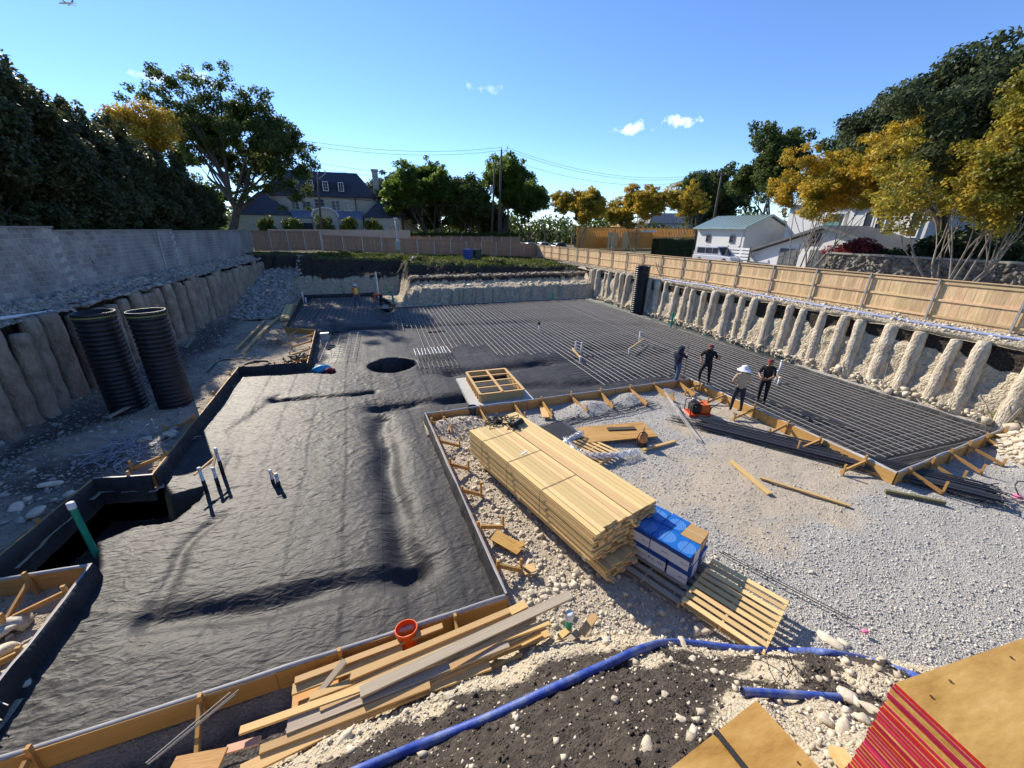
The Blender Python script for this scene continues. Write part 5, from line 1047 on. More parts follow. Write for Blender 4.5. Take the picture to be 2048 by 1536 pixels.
# far fence in shade: three stretches
def far_fence(label, a, b2, za, zb, h, m, nb, inward=(0, -1, 0)):
    a, b2 = Vector(a), Vector(b2); root = thing('wood_fence', label, 'fence', (a.x, a.y, za)); Ln = (b2-a).length; n = int(Ln/.142); t_ = (b2-a).normalized(); b = MB()
    me = MB().box((0, 0, 0), (.137, .018, h)).mesh('picket', m); rz = math.atan2(t_.y, t_.x)
    for i in range(n):
        p = a+t_*(.142*(i+.5)); z = za+(zb-za)*i/n
        if i < 290:
            o = link('picket', me, root); o.location = Vector((p.x, p.y, z+h/2+random.uniform(-.02, .02)))-root.location; o.rotation_euler = (0, 0, rz)
    fence_frame(root, a, b2, za, zb, h, nb, m, inward, cap=True)
    return root
fA, fB, fC = GY(492, 500, 50.5), GY(645, 500, 51.5), Vector((21.75, 55.5, 0))
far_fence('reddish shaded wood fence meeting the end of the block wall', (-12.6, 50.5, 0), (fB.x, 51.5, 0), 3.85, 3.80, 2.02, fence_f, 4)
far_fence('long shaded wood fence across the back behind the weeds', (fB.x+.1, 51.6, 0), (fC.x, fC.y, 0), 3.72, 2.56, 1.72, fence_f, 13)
# ------------------------------------------------------------------ helpers for buildings
glass = mat('window_glass', [(.03, .035, .045), (.06, .07, .085)], 2, .12, spec=.6); glass_t = mat('teal_glass', [(.10, .22, .22), (.16, .30, .30)], 1, .2, spec=.6); wfr = mat('window_frame', [(.55, .53, .48)], 2, .6)
def window(root, c, wd, h, nrm, fm=wfr, gm_=glass, mull=(2, 2), fw_=.09):
    """window proud of a wall; nrm is '-x' or '-y'"""
    c = Vector(c)
    def bx_(nm, off, d, m, par, dep): 
        ctr = c+((Vector((0, off[0], off[1])) if nrm == '-x' else Vector((off[0], 0, off[1])))); dd = (dep, d[0], d[1]) if nrm == '-x' else (d[0], dep, d[1]); return MB().box(ctr, dd).build(nm, m, par, world=True)
    f = MB()
    for (ox, oz, dx, dz) in ((0, h/2, wd+fw_, fw_), (0, -h/2, wd+fw_, fw_), (-wd/2, 0, fw_, h-fw_), (wd/2, 0, fw_, h-fw_)):
        ctr = c+(Vector((0, ox, oz)) if nrm == '-x' else Vector((ox, 0, oz))); f.box(ctr, (.14, dx, dz) if nrm == '-x' else (dx, .14, dz))
    for i in range(1, mull[0]): ox = -wd/2+wd*i/mull[0]; ctr = c+(Vector((0, ox, 0)) if nrm == '-x' else Vector((ox, 0, 0))); f.box(ctr, (.10, .05, h-fw_) if nrm == '-x' else (.05, .10, h-fw_))
    for i in range(1, mull[1]): oz = -h/2+h*i/mull[1]; ctr = c+Vector((0, 0, oz)); f.box(ctr, (.09, wd-fw_, .04) if nrm == '-x' else (wd-fw_, .09, .04))
    fo = f.build('window', fm, root, world=True); p = MB().box(c, (.04, wd, h) if nrm == '-x' else (wd, .04, h)); p.build('pane', gm_, fo, world=True)
def hip(root, name, x0, x1, y0, y1, z0, z1, inset, m, ov=.4):
    x0 -= ov; x1 += ov; y0 -= ov; y1 += ov; ix = min(inset, (x1-x0)/2-.01); cy = (y0+y1)/2
    b = MB().add([(x0, y0, z0), (x1, y0, z0), (x1, y1, z0), (x0, y1, z0), (x0+ix, cy, z1), (x1-ix, cy, z1), (x0, y0, z0-.15), (x1, y0, z0-.15), (x1, y1, z0-.15), (x0, y1, z0-.15)], [(0, 1, 5, 4), (1, 2, 5), (2, 3, 4, 5), (3, 0, 4), (6, 7, 1, 0), (7, 8, 2, 1), (8, 9, 3, 2), (9, 6, 0, 3), (9, 8, 7, 6)])
    return b.build(name, m, root, world=True)
# ------------------------------------------------------------------ mansion
slate = mat('slate_roof', [(.030, .033, .045), (.048, .052, .068), (.065, .07, .088)], 2.5, .8, .4, 6, coords='World', stretch=(3, 1, 5)); stone = mat('mansion_stone', [(.34, .32, .26), (.42, .40, .33), (.48, .455, .38)], 3, .9, .3, 12, coords='World'); metalr = mat('porch_metal', [(.14, .17, .24), (.18, .21, .28)], 2, .4)
MY = 76.0
mn = thing('mansion', 'large stone mansion with dark slate roofs beyond the back fence', 'house', (-8, MY, 3))
MB().box((-8.0, MY+3.7, 7.1), (16.6, 7.3, 7.8)).build('wall', stone, mn, world=True)
hip(mn, 'roof', -16.3, .4, MY, MY+7.4, 11.0, 14.9, 3.0, slate)
MB().box((-16.2, MY-1.5, 5.6), (7.4, 4.8, 4.9)).build('wing_wall', stone, mn, world=True); hip(mn, 'wing_roof', -19.6, -12.7, MY-3.8, MY+1.4, 8.05, 11.3, 3.45, slate, .35)
MB().box((1.2, MY-1.5, 5.5), (5.6, 4.8, 4.7)).build('wing_wall', stone, mn, world=True); hip(mn, 'wing_roof', -1.5, 3.9, MY-3.8, MY+1.4, 7.9, 10.5, 2.7, slate, .35)
MB().add([(-12.6, MY-2.6, 7.75), (-1.9, MY-2.6, 7.65), (-1.9, MY, 8.85), (-12.6, MY, 8.85), (-12.6, MY-2.6, 7.6), (-1.9, MY-2.6, 7.5)], [(0, 1, 2, 3), (4, 5, 1, 0)]).build('porch_roof', metalr, mn, world=True)
MB().box((-7.2, MY-2.4, 5.6), (10.5, .3, 3.9)).build('porch_wall', stone, mn, world=True)
arch = [(-9.25, MY-3.0, 5), (-9.25, MY-3.0, 7.8)]+[(-7.45-1.8*math.cos(a), MY-3.0, 7.8+1.15*math.sin(a)) for a in np.linspace(0, math.pi, 12)]+[(-5.65, MY-3.0, 7.8), (-5.65, MY-3.0, 5)]
MB().prism(arch, (0, .55, 0)).build('entrance_arch', stone, mn, world=True)
pts = [(-7.45-1.95*math.cos(a), MY-3.1, 7.8+1.3*math.sin(a)) for a in np.linspace(0, math.pi, 14)]; MB().tube(pts, .16, 6).build('arch_moulding', wfr, mn, world=True)
for (x, z, wd, h) in ((-10.25, 9.5, 1.3, 1.3), (-8.3, 9.75, 1.5, 1.6), (-5.9, 9.6, 1.3, 1.5), (-4.0, 9.6, 1.3, 1.5), (-11.9, 9.6, 1.1, 1.5)): window(mn, (x, MY-.03, z), wd, h, '-y', mull=(2, 3))
for (x, z0, z1) in ((-9.25, 12.1, 13.25), (-7.05, 11.75, 13.15), (-4.75, 11.75, 13.1)):
    MB().box((x, MY+1.15, (z0+z1)/2), (1.15, 2.0, z1-z0+.35)).build('dormer', slate, mn, world=True); window(mn, (x, MY+.17, (z0+z1)/2), .72, z1-z0-.1, '-y', fm=white, gm_=mat('pale_glass', [(.25, .27, .28)], 1, .2), mull=(2, 3))
for (x, wd) in ((-10.6, 2.2), (-6.1, 1.2), (-3.4, .4)): MB().box((x, MY-2.58, 5.6), (wd, .06, 2.6)).build('door', glass, mn, world=True)
for (x, z) in ((-1.2, 6.0), (2.5, 6.1)): window(mn, (x, MY-3.93, z), 1.2, 1.3, '-y', mull=(2, 2))
ch = MB().box((.75, MY+.6, 12.0), (.95, .9, 6.2)).box((.75, MY+.6, 15.1), (1.15, 1.1, .3)).build('chimney', stone, mn, world=True); 
MB().box((5.2, MY+13, 12.6), (.8, .8, 3.6)).build('chimney', stone, mn, world=True)
MB().box((4.5, MY+14, 7), (7, 6, 8)).build('rear_wall', stone, mn, world=True); hip(mn, 'rear_roof', 1.2, 8, MY+11, MY+17, 11, 14.2, 3, slate)
MB().tube([(-2.8, MY-.1, 8.5), (-2.8, MY-.1, 11)], .07, 6).build('downpipe', slate, mn, world=True)
# grey low wall / pergola strip behind the far fence
low = thing('garden_wall', 'pale tan garden wall behind the far fence', 'wall', (-6, 58, 3)); MB().box((-4.3, 60, 4.7), (17.5, .25, 2.6)).build('panel', mat('tan_wall', [(.42, .34, .26), (.48, .40, .31)], 2, .9, coords='World'), low, world=True)
low = thing('slat_fence', 'dark reddish fence with leafy top beyond the back fence', 'fence', (11, 64, 2.5))
for k in range(11):
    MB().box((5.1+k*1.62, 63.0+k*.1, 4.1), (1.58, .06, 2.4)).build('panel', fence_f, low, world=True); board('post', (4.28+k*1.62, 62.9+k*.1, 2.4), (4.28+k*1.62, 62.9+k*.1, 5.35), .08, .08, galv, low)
lf = mat('hedge_core_dark', [(.02, .035, .012), (.04, .06, .02)], 4, .8)
# ------------------------------------------------------------------ white garage, house and stone wall at right
stucco = mat('white_stucco', [(.62, .62, .60), (.68, .68, .66)], 1.2, .85, .15, 20, coords='World'); mroof = mat('standing_seam', [(.30, .42, .42), (.38, .50, .50)], 1.5, .35, coords='World', metallic=.4); dgrey = mat('dark_grey_trim', [(.09, .10, .11), (.12, .13, .14)], 2, .6); gdoor = mat('garage_glass', [(.10, .11, .11), (.17, .18, .18)], 2, .3)
g1a, g1b = GX(1397, 460, 38.0), GX(1492, 462, 38.0); gy0, gy1 = g1b.y, g1a.y; ge = 6.55; gr = 7.75
ga = thing('garage', 'white garage with pale green metal roof behind the right fence', 'garage', (38, (gy0+gy1)/2, 2.3))
MB().box((41.0, (gy0+gy1)/2, (2.2+ge)/2), (6.0, gy1-gy0, ge-2.2)).build('wall', stucco, ga, world=True)
MB().prism([(38.0, gy0+.001, ge), (44.0, gy0+.001, ge), (41.0, gy0+.001, gr-.05)], (0, gy1-gy0-.002, 0)).build('gable', stucco, ga, world=True)
MB().prism([(37.5, gy0-.4, ge-.12), (41.0, gy0-.4, gr+.05), (41.0, gy0-.4, gr+.2), (37.5, gy0-.4, ge+.04)], (0, gy1-gy0+.8, 0)).build('roof', mroof, ga, world=True)
MB().prism([(44.5, gy0-.4, ge-.12), (41.0, gy0-.4, gr+.05), (41.0, gy0-.4, gr+.2), (44.5, gy0-.4, ge+.04)], (0, gy1-gy0+.8, 0)).build('roof', mroof, ga, world=True)
for k in range(15):
    y = gy0-.3+(gy1-gy0+.6)*k/14; MB().bar((37.52, y, ge+.06), (40.98, y, gr+.22), .05, .06).build('roof_seam', mroof, ga, world=True)
for y in (gy0+1.6, gy1-1.9): window(ga, (37.97, y, 5.4), .6, .75, '-x', fm=dgrey, mull=(1, 2))
MB().box((37.97, gy0+1.9, 3.4), (.06, 2.6, 2.3)).build('garage_door', dgrey, ga, world=True); MB().box((37.97, gy1-1.9, 3.4), (.06, 2.2, 2.3)).build('garage_door', dgrey, ga, world=True)
MB().tube([(37.8, gy0+.15, ge-.1), (37.8, gy0+.15, 2.4)], .06, 8).build('downpipe', galv, ga, world=True)
# modern house: gable front plus upper block
hs = thing('modern_house', 'white modern house with low gable and glass garage doors behind the right fence', 'house', (34, 22, 2.3))
hx = 35.0; ya, yb2 = GX(1500, 520, hx).y, GX(1790, 520, hx).y; yap = GX(1652, 458, hx).y; zap = GX(1652, 458, hx).z; zl = GX(1500, 505, hx).z; zr = GX(1785, 505, hx).z
MB().prism([(hx, ya, 2.1), (hx, ya, zl), (hx, yap, zap), (hx, yb2, zr), (hx, yb2, 2.1)], (9, 0, 0)).build('wall', stucco, hs, world=True)
MB().prism([(hx-.5, ya+.5, zl-.08), (hx-.5, yap, zap+.06), (hx-.5, yap, zap+.28), (hx-.5, ya+.5, zl+.14)], (9.8, 0, 0)).build('roof', dgrey, hs, world=True)
MB().prism([(hx-.5, yb2-.5, zr-.08), (hx-.5, yap, zap+.06), (hx-.5, yap, zap+.28), (hx-.5, yb2-.5, zr+.14)], (9.8, 0, 0)).build('roof', dgrey, hs, world=True)
wy = GX(1630, 478, hx); window(hs, (hx-.03, wy.y, wy.z), .8, .8, '-x', fm=dgrey, mull=(1, 1))
for (pa, pb_) in ((1556, 1592), (1616, 1652)):
    y0_, y1_ = GX(pb_, 520, hx).y, GX(pa, 520, hx).y; gd = MB().box((hx-.03, (y0_+y1_)/2, 3.45), (.06, y1_-y0_, 2.7)).build('garage_door', dgrey, hs, world=True)
    for i in range(3):
        for j in range(4): MB().box((hx-.075, y0_+(y1_-y0_)*(i+.5)/3, 2.5+.62*j), (.02, (y1_-y0_)/3-.12, .50)).build('door_pane', gdoor, gd, world=True)
ux0 = 41.5; ya3, yb3 = GX(1575, 440, ux0).y, GX(1690, 440, ux0).y
MB().box((ux0+4, (ya3+yb3)/2, 5.9), (8, ya3-yb3, 5.4)).build('upper_wall', stucco, hs, world=True); MB().box((ux0+4, (ya3+yb3)/2, 8.70), (8.8, ya3-yb3+.8, .16)).build('upper_roof', dgrey, hs, world=True)
wy = GX(1668, 442, ux0); window(hs, (ux0-.03, wy.y, wy.z), 1.8, 1.3, '-x', fm=white, gm_=glass_t, mull=(1, 1))
ux1 = 40.0; ya4, yb4 = GX(1696, 440, ux1).y, GX(1860, 440, ux1).y
MB().box((ux1+4, (ya4+yb4)/2, 5.6), (8, ya4-yb4, 5.4)).build('upper_wall', stucco, hs, world=True); MB().box((ux1+4, (ya4+yb4)/2, 8.42), (8.9, ya4-yb4+.9, .18)).build('upper_roof', dgrey, hs, world=True)
for px in (1735, 1760, 1830): wy = GX(px, 450, ux1); window(hs, (ux1-.03, wy.y, 6.9), .7, 2.0, '-x', fm=white, mull=(1, 1))
# ivy stone wall
sw = thing('stone_wall', 'ivy covered rough stone wall beyond the right fence', 'wall', (29.6, 10, 2.2)); sy1 = GX(1650, 520, 29.6).y; szt = GX(1655, 507, 29.6).z
smm = mat('rough_stone', [(.10, .09, .08), (.20, .18, .155), (.30, .275, .24)], 3.2, .95, 1.0, 6, coords='World', bdist=.08)
MB().box((29.85, (sy1-6)/2, (2.1+szt)/2), (.5, sy1+6, szt-2.1)).build('core', smm, sw, world=True)
rg = np.random.default_rng(5); n = 1500; Pp = np.stack([np.full(n, 29.58)+rg.uniform(-.02, .05, n), rg.uniform(-5.8, sy1, n), rg.uniform(2.3, szt, n)], -1); tag(link('stones', stones('stones', Pp-np.array(sw.location), rg.uniform(.10, .2, n), smm, rg, ico(), 1.0), sw), kind='stuff')
board('coping', (29.85, -6, szt+.05), (29.85, sy1, szt+.05), .7, .1, cap_m, sw)
# slatted gate and SUV on the drive
sg = thing('slat_gate', 'white horizontal slat screen beside the garage', 'gate', (34.2, 30, 2.3)); pa, pb_ = GX(1452, 510, 34.2), GX(1497, 510, 34.2)
for k in range(6): board('slat', (34.2, pa.y, 3.1+k*.3), (34.2, pb_.y, 3.1+k*.3), .04, .2, white, sg)
for y in (pa.y, (pa.y+pb_.y)/2, pb_.y): board('post', (34.26, y, 2.9), (34.26, y, 4.85), .08, .08, dgrey, sg)
def car(label, loc, rz, paint, L_=4.6, W_=1.85, H_=1.8, suv=True, cat='car', name='parked_car'):
    root = thing(name, label, cat, loc, rz); gl = glass; hb = H_*.52
    def sec(x, y0, zs): pass
    prof = [(-L_/2, .35), (-L_/2+.03, hb*.95), (-L_/2+.12, hb), (L_*.24, hb), (L_/2-.15, hb*.90), (L_/2, hb*.66), (L_/2, .35)]
    body = MB().prism([(x, -W_/2, z) for x, z in prof], (0, W_, 0)).build('body', paint, root)
    m2 = body.modifiers.new('bevel', 'BEVEL'); m2.width = .09; m2.segments = 3
    cb = [(-L_/2+.06, hb+.0), (-L_/2+.2, H_-.06), (-L_/2+.4, H_), (L_*.02, H_), (L_*.10, H_-.06), (L_*.235, hb)] if suv else [(-L_*.36, hb), (-L_*.22, H_-.04), (-L_*.15, H_), (L_*.05, H_), (L_*.10, H_-.05), (L_*.24, hb)]
    cab = MB().prism([(x, -W_/2+.09, z) for x, z in cb], (0, W_-.18, 0)).build('cabin', paint, root); m3 = cab.modifiers.new('bevel', 'BEVEL'); m3.width = .07; m3.segments = 3
    zc = (hb+H_)/2+.01; zh = (H_-hb)*.62
    for sy in (-1, 1):
        for (xa, xb_) in ((-L_*.40, -L_*.20), (-L_*.18, -.02*L_), (.0, L_*.13)) if suv else ((-L_*.2, -.06*L_), (-.04*L_, L_*.1)):
            MB().box(((xa+xb_)/2, sy*(W_/2-.085), zc), (xb_-xa, .03, zh)).build('side_window', gl, root)
    MB().prism([(cb[-2][0]+.015, -W_/2+.2, cb[-2][1]-.06), (cb[-1][0]+.0, -W_/2+.2, hb+.06), (cb[-1][0]+.03, -W_/2+.2, hb+.08), (cb[-2][0]+.045, -W_/2+.2, cb[-2][1]-.04)], (0, W_-.4, 0)).build('windscreen', gl, root)
    xr = -L_/2+.1 if suv else -L_*.30
    MB().box((xr if suv else xr, 0, zc), (.05, W_-.5, zh)).build('rear_window', gl, root)
    for sx_ in (-L_*.31, L_*.31):
        for sy in (-1, 1):
            wh = MB().lathe((sx_, sy*(W_/2-.10), .36), [(.20, -.12), (.35, -.11), (.36, 0), (.35, .11), (.20, .12)], 20, Matrix.Rotation(math.pi/2, 3, 'X')).build('wheel', blkr, root, smooth=True)
            MB().lathe((sx_, sy*(W_/2+.0), .36), [(.01, -.02), (.2, -.03), (.22, .03)], 14, Matrix.Rotation(math.pi/2, 3, 'X')).build('rim', galv, wh)
    for sy in (-1, 1):
        MB().box((L_/2-.06, sy*(W_/2-.3), hb*.72), (.12, .36, .16)).build('headlight', mat('lamp_lens', [(.7, .72, .75)], 1, .1), root); MB().box((-L_/2-.005, sy*(W_/2-.14), hb*.8), (.05, .16, .42 if suv else .2)).build('tail_light', mat('tail_red', [(.35, .02, .02)], 1, .2), root)
    MB().box((0, 0, .42), (L_+.06, W_-.2, .16)).build('bumper', dgrey, root)
    return root
carw = mat('car_white', [(.68, .69, .70)], 1, .25, spec=.5, coat=.5); cars = mat('car_silver', [(.40, .42, .45)], 1, .3, metallic=.3, coat=.5); card = mat('car_dark', [(.03, .035, .045)], 1, .25, coat=.5)
p = GX(1428, 512, 33.0); car('white boxy SUV parked in front of the white garage', (33.4, p.y, 2.98), R(-80), carw)
b = MB().box((34.6, 33.5, 2.6), (6.6, 17, .76)); tag(b.build('driveway', mat('drive_concrete', [(.36, .35, .32), (.44, .43, .40)], 2, .9, .3, 20, coords='World')), kind='structure')
for (px, py, Y, lab, pm_) in ((1062, 488, 74, 'silver car roof showing over the fence beside the dark tree trunk', cars), (1088, 490, 76, 'second silver car parked behind the far fence', carw), (1120, 492, 72, 'dark car parked right of the silver ones beyond the fence', card), (1022, 482, 80, 'white car glimpsed beneath the far green tree', carw)):
    p = GY(px, py, Y); car(lab, (p.x, Y, 2.45), R(8), pm_, H_=1.5, suv=False)
# house being framed
st = mat('stud_orange', [(.62, .27, .05), (.74, .37, .09)], 3, .7, rnd=.15); osb = mat('osb', [(.58, .38, .16), (.68, .47, .24)], 3, .8)
fr_ = thing('framed_house', 'house frame of bare orange studs under construction beyond the alley', 'house frame', (52, 78, 2.5))
fY = 78; xa, xb_ = GY(1165, 470, fY).x, GY(1398, 480, fY).x
for k in range(72):
    x = xa+(xb_-xa)*k/71; zt = 6.7 if x > xa+6 else 6.1; board('stud', (x, fY, 2.4), (x, fY, zt), .05, .12, st, fr_, up=(0, 1, 0))
for z in (2.5, 4.7, 4.85, 6.72): board('plate', (xa+(0 if z < 6 else 6), fY-.0, z), (xb_, fY, z), .14, .10, st, fr_)
MB().box(((xa+xb_)/2, fY+2.6, 4.6), (xb_-xa, .1, 4.2)).build('sheathing', st, fr_, world=True)
for k in range(26): x = xa+(xb_-xa)*k/25; board('stud', (x, fY+5, 2.4), (x, fY+5, 7.0), .05, .12, st, fr_, up=(0, 1, 0))
board('beam', (xa+14, fY-.1, 6.1), (xb_-12, fY-.1, 6.1), .1, .35, galv, fr_); board('roof_plate', (xa+10, fY+4, 7.2), (xb_-14, fY+4, 7.2), 4, .5, osb, fr_)
for (u, v) in ((.20, .28), (.32, .37)): MB().box((xa+(xb_-xa)*(u+v)/2, fY-.09, 4.2), ((xb_-xa)*(v-u), .03, 3.2)).build('sheathing', osb, fr_, world=True)
for k in range(8): x = xa+9+k*4.4; board('brace', (x, fY-.08, 2.6), (x+1.9, fY-.08, 4.9), .04, .1, st, fr_)
bh = thing('grey_house', 'pale grey roofed house beyond the framed house', 'house', (66, 100, 2.5)); p0_, p1_ = GY(1300, 440, 100), GY(1400, 440, 100)
MB().box(((p0_.x+p1_.x)/2, 104, 5.2), (p1_.x-p0_.x, 8, 6)).build('wall', stucco, bh, world=True); hip(bh, 'roof', p0_.x, p1_.x, 100, 108, 8.2, 11.0, 4, mat('grey_shingle', [(.20, .19, .18), (.27, .26, .25)], 3, .8, coords='World'))
# ------------------------------------------------------------------ poles, wires, meter, bins
pw = mat('pole_timber', [(.07, .05, .04), (.12, .09, .07)], 3, .9, coords='World')
def upole(label, base, top, r, arm=True, tr=False):
    root = thing('utility_pole', label, 'utility pole', base); base, top = Vector(base), Vector(top)
    MB().tube([base, base.lerp(top, .5), top], [r*1.25, r*1.1, r*.8], 10).build('shaft', pw, root, smooth=True, world=True)
    if arm:
        MB().bar(top+Vector((-.9, 0, -.5)), top+Vector((.9, 0, -.35)), .1, .12).build('crossarm', pw, root, world=True)
        for dx in (-.85, 0, .85): MB().lathe(top+Vector((dx, 0, -.35+dx*.08)), [(.05, 0), (.07, .08), (.05, .16), (.08, .22), (.01, .3)], 8).build('insulator', galv, root, world=True, smooth=True)
    else:
        MB().bar(top+Vector((0, 0, -.5)), top+Vector((.9, 0, .15)), .08, .08).build('bracket', galv, root, world=True)
        for dx, dz in ((0, .0), (.9, .15)): MB().lathe(top+Vector((dx, 0, dz)), [(.06, 0), (.09, .1), (.06, .2), (.09, .3), (.01, .42)], 8).build('insulator', galv, root, world=True, smooth=True)
    if tr: MB().lathe(top+Vector((-.55, 0, -4.2)), [(.02, 0), (.25, 0), (.27, .1), (.27, 1.0), (.2, 1.1), (.02, 1.15)], 12).build('transformer', galv, root, world=True, smooth=True)
    return root
tp, tb_ = GY(1003, 300, 64), GY(996, 492, 64); upole('tall timber utility pole before the far green trees', (tb_.x, 64, 2.4), (tp.x, 64, tp.z), .17, False)
tp2, tb2_ = GY(996, 325, 65), GY(990, 492, 65); upole('shorter timber pole with transformer just left of tall pole', (tb2_.x-.6, 65.5, 2.4), (tp2.x-.35, 65.5, tp2.z), .15, False, True)
q1, q2 = GY(1444, 345, 66), GY(1421, 480, 66); upole('leaning utility pole with crossarm behind the white garage', (q2.x, 66, 2.3), (q1.x, 66, q1.z), .2, True)
tp4 = GY(637, 360, 60); upole('dark utility pole standing before the mansion', (GY(640, 470, 60).x, 60, 3.4), (tp4.x, 60, tp4.z+.6), .11, False)
wm = mat('wire', [(.02, .02, .022)], 1, .6)
def wire(label, a, b2, sag, r=.018):
    a, b2 = Vector(a), Vector(b2); pts = [a.lerp(b2, i/24)-Vector((0, 0, 4*sag*(i/24)*(1-i/24))) for i in range(25)]; tag(MB().tube(pts, r, 4).build('power_line', wm), label, 'power line')
T1 = Vector((tp.x, 64, tp.z)); T3 = Vector((q1.x, 66, q1.z)); Lf = GY(440, 262, 62); Lf2 = GY(150, 215, 58)
wire('upper power line running left from the tall pole above the mansion', T1+Vector((0, 0, .35)), GY(560, 273, 62), 1.0); wire('second power line running left just below the upper one', T1+Vector((.9, 0, .1)), GY(560, 281, 62.5), 1.1)
wire('thin lower line from tall pole to the mansion pole', T1+Vector((0, 0, -3.6)), GY(560, 312, 62), .8); wire('lowest line from tall pole behind the trees leftwards', T1+Vector((0, 0, -4.4)), GY(560, 322, 62), .8)
wire('power line sagging right from tall pole to crossarm pole', T1+Vector((.9, 0, .35)), T3+Vector((-.8, 0, 0)), 2.2); wire('second power line sagging right toward the crossarm pole', T1+Vector((.9, 0, .0)), T3+Vector((.8, 0, 0)), 2.4); wire('lower thin line right of the tall pole', T1+Vector((0, 0, -.9)), T3+Vector((0, 0, -.4)), 2.6)
wire('dark service line crossing before the mansion windows', GY(470, 372, 60), GY(990, 413, 64.5), .5, .03); wire('service line continuing right behind far trees', GY(990, 413, 64.5), T3+Vector((0, 0, -3)), 1.5, .025)
wire('thin line above the white garage to the right trees', T3, GX(1600, 300, 40), .8)
p = GY(797, 505, 50); mp_ = thing('meter_post', 'grey electric meter post standing in the weeds', 'meter post', (p.x, 50, 2.9)); zt_ = GY(796, 437, 50).z
MB().tube([(p.x, 50, 2.9), (p.x-.03, 50, zt_)], .06, 8).build('mast', galv, mp_, world=True, smooth=True); MB().box((p.x, 49.9, 4.35), (.5, .25, .95)).build('panel_box', mat('panel_grey', [(.30, .33, .36)], 1, .5), mp_, world=True); MB().lathe((p.x, 49.75, 4.95), [(.01, -.1), (.13, -.1), (.13, .05), (.01, .06)], 12, Matrix.Rotation(math.pi/2, 3, 'X')).build('meter', galv, mp_, world=True); MB().box((p.x, 50, zt_), (.4, .2, .16)).build('weatherhead', galv, mp_, world=True)
for k in (-1, 1): board('leg', (p.x+.35*k, 50.1, 2.9), (p.x+.1*k, 50, 4.6), .06, .06, old_w, mp_)
def bin_(label, p, m):
    root = thing('trash_bin', label, 'trash bin', p, R(20))
    MB().add([(-.26, -.28, .08), (.26, -.28, .08), (.26, .28, .08), (-.26, .28, .08), (-.33, -.37, .98), (.33, -.37, .98), (.33, .37, .98), (-.33, .37, .98)], [(0, 1, 5, 4), (1, 2, 6, 5), (2, 3, 7, 6), (3, 0, 4, 7), (3, 2, 1, 0), (4, 5, 6, 7)]).build('body', m, root)
    MB().prism([(-.35, -.40, .99), (.35, -.40, .99), (.35, -.36, 1.06), (-.35, -.36, 1.06)], (0, .78, 0)).build('lid', m, root)
    for sx_ in (-1, 1): MB().lathe((.24*sx_, .33, .12), [(.01, -.03), (.12, -.03), (.12, .03), (.01, .03)], 12, Matrix.Rotation(math.pi/2, 3, 'Y')).build('wheel', blkr, root)
    MB().tube([(-.25, .42, .95), (.25, .42, .95)], .02, 6).build('handle', blkr, root); return root
p = GY(936, 514, 46.5); bin_('blue recycling bin with lid standing in the weeds', (p.x, 46.5, ztop(p.x)-.12), mat('bin_blue', [(.03, .07, .30)], 1, .45)).scale = (1.25,)*3
p = GY(949, 514, 46.9); bin_('dark green trash bin just right of the blue one', (p.x+.25, 46.9, ztop(p.x)-.12), mat('bin_green', [(.03, .06, .05)], 1, .45)).scale = (1.25,)*3
# airliner high up
ap = Vector((0, 0, CAMZ))+ray(133, 6).normalized()*2600; am = mat('airliner', [(.72, .73, .75)], 1, .4); root = thing('airplane', 'tiny white airplane high in the upper left sky', 'airplane', ap, R(160)); root.scale = (1.5,)*3
MB().tube([(-19, 0, 0), (-17, 0, .4), (-10, 0, 0), (14, 0, 0), (18, 0, -.3), (20, 0, -.8)], [.4, 1.2, 2, 2, 1.4, .3], 10).build('fuselage', am, root, smooth=True)
for sy in (-1, 1):
    MB().prism([(4, sy*1.5, -.8), (-2, sy*1.5, -.8), (-7, sy*17, .6), (-5, sy*17, .6)], (0, 0, .4)).build('wing', am, root); MB().prism([(-14, sy*.8, .8), (-18, sy*.8, .8), (-20, sy*6.5, 1.2), (-18, sy*6.5, 1.2)], (0, 0, .3)).build('tailplane', am, root); MB().tube([(3.5, sy*5.5, -2.0), (-.5, sy*5.5, -2.0)], 1.1, 10).build('engine', am, root)
MB().prism([(-13, -.2, 1.5), (-18, -.2, 1.5), (-20, -.2, 7), (-17.5, -.2, 7)], (0, .4, 0)).build('fin', mat('fin_blue', [(.05, .08, .3)], 1, .4), root)
# ------------------------------------------------------------------ trees
bark = mat('bark', [(.05, .042, .035), (.09, .075, .06), (.13, .11, .09)], 3, .95, .6, 10, coords='World', stretch=(3, 3, .8)); bark_p = mat('bark_pale', [(.16, .135, .11), (.25, .215, .18), (.33, .29, .245)], 3, .85, .3, 10, coords='World')
def leafmat(name, cols, trans=.3, rough=.5, sc=.6, isl=.35, spec=.35): return mat(name, cols, sc, rough, 0, trans=trans, island=isl, spec=spec, nrough=.6)
L_hedge = leafmat('leaf_holly', [(.05, .06, .022), (.08, .092, .034), (.115, .125, .05)], .42, .42, spec=.4); L_green = leafmat('leaf_green', [(.065, .12, .018), (.125, .195, .03), (.19, .25, .05)], .7); L_oak = leafmat('leaf_oak', [(.055, .085, .02), (.09, .125, .03), (.135, .165, .046)], .5, .55, spec=.25)
L_live = leafmat('leaf_liveoak', [(.045, .062, .028), (.072, .095, .04), (.10, .128, .058)], .38, .6, spec=.2); L_grey = leafmat('leaf_grey', [(.045, .060, .040), (.08, .10, .065), (.13, .15, .10)], .22)
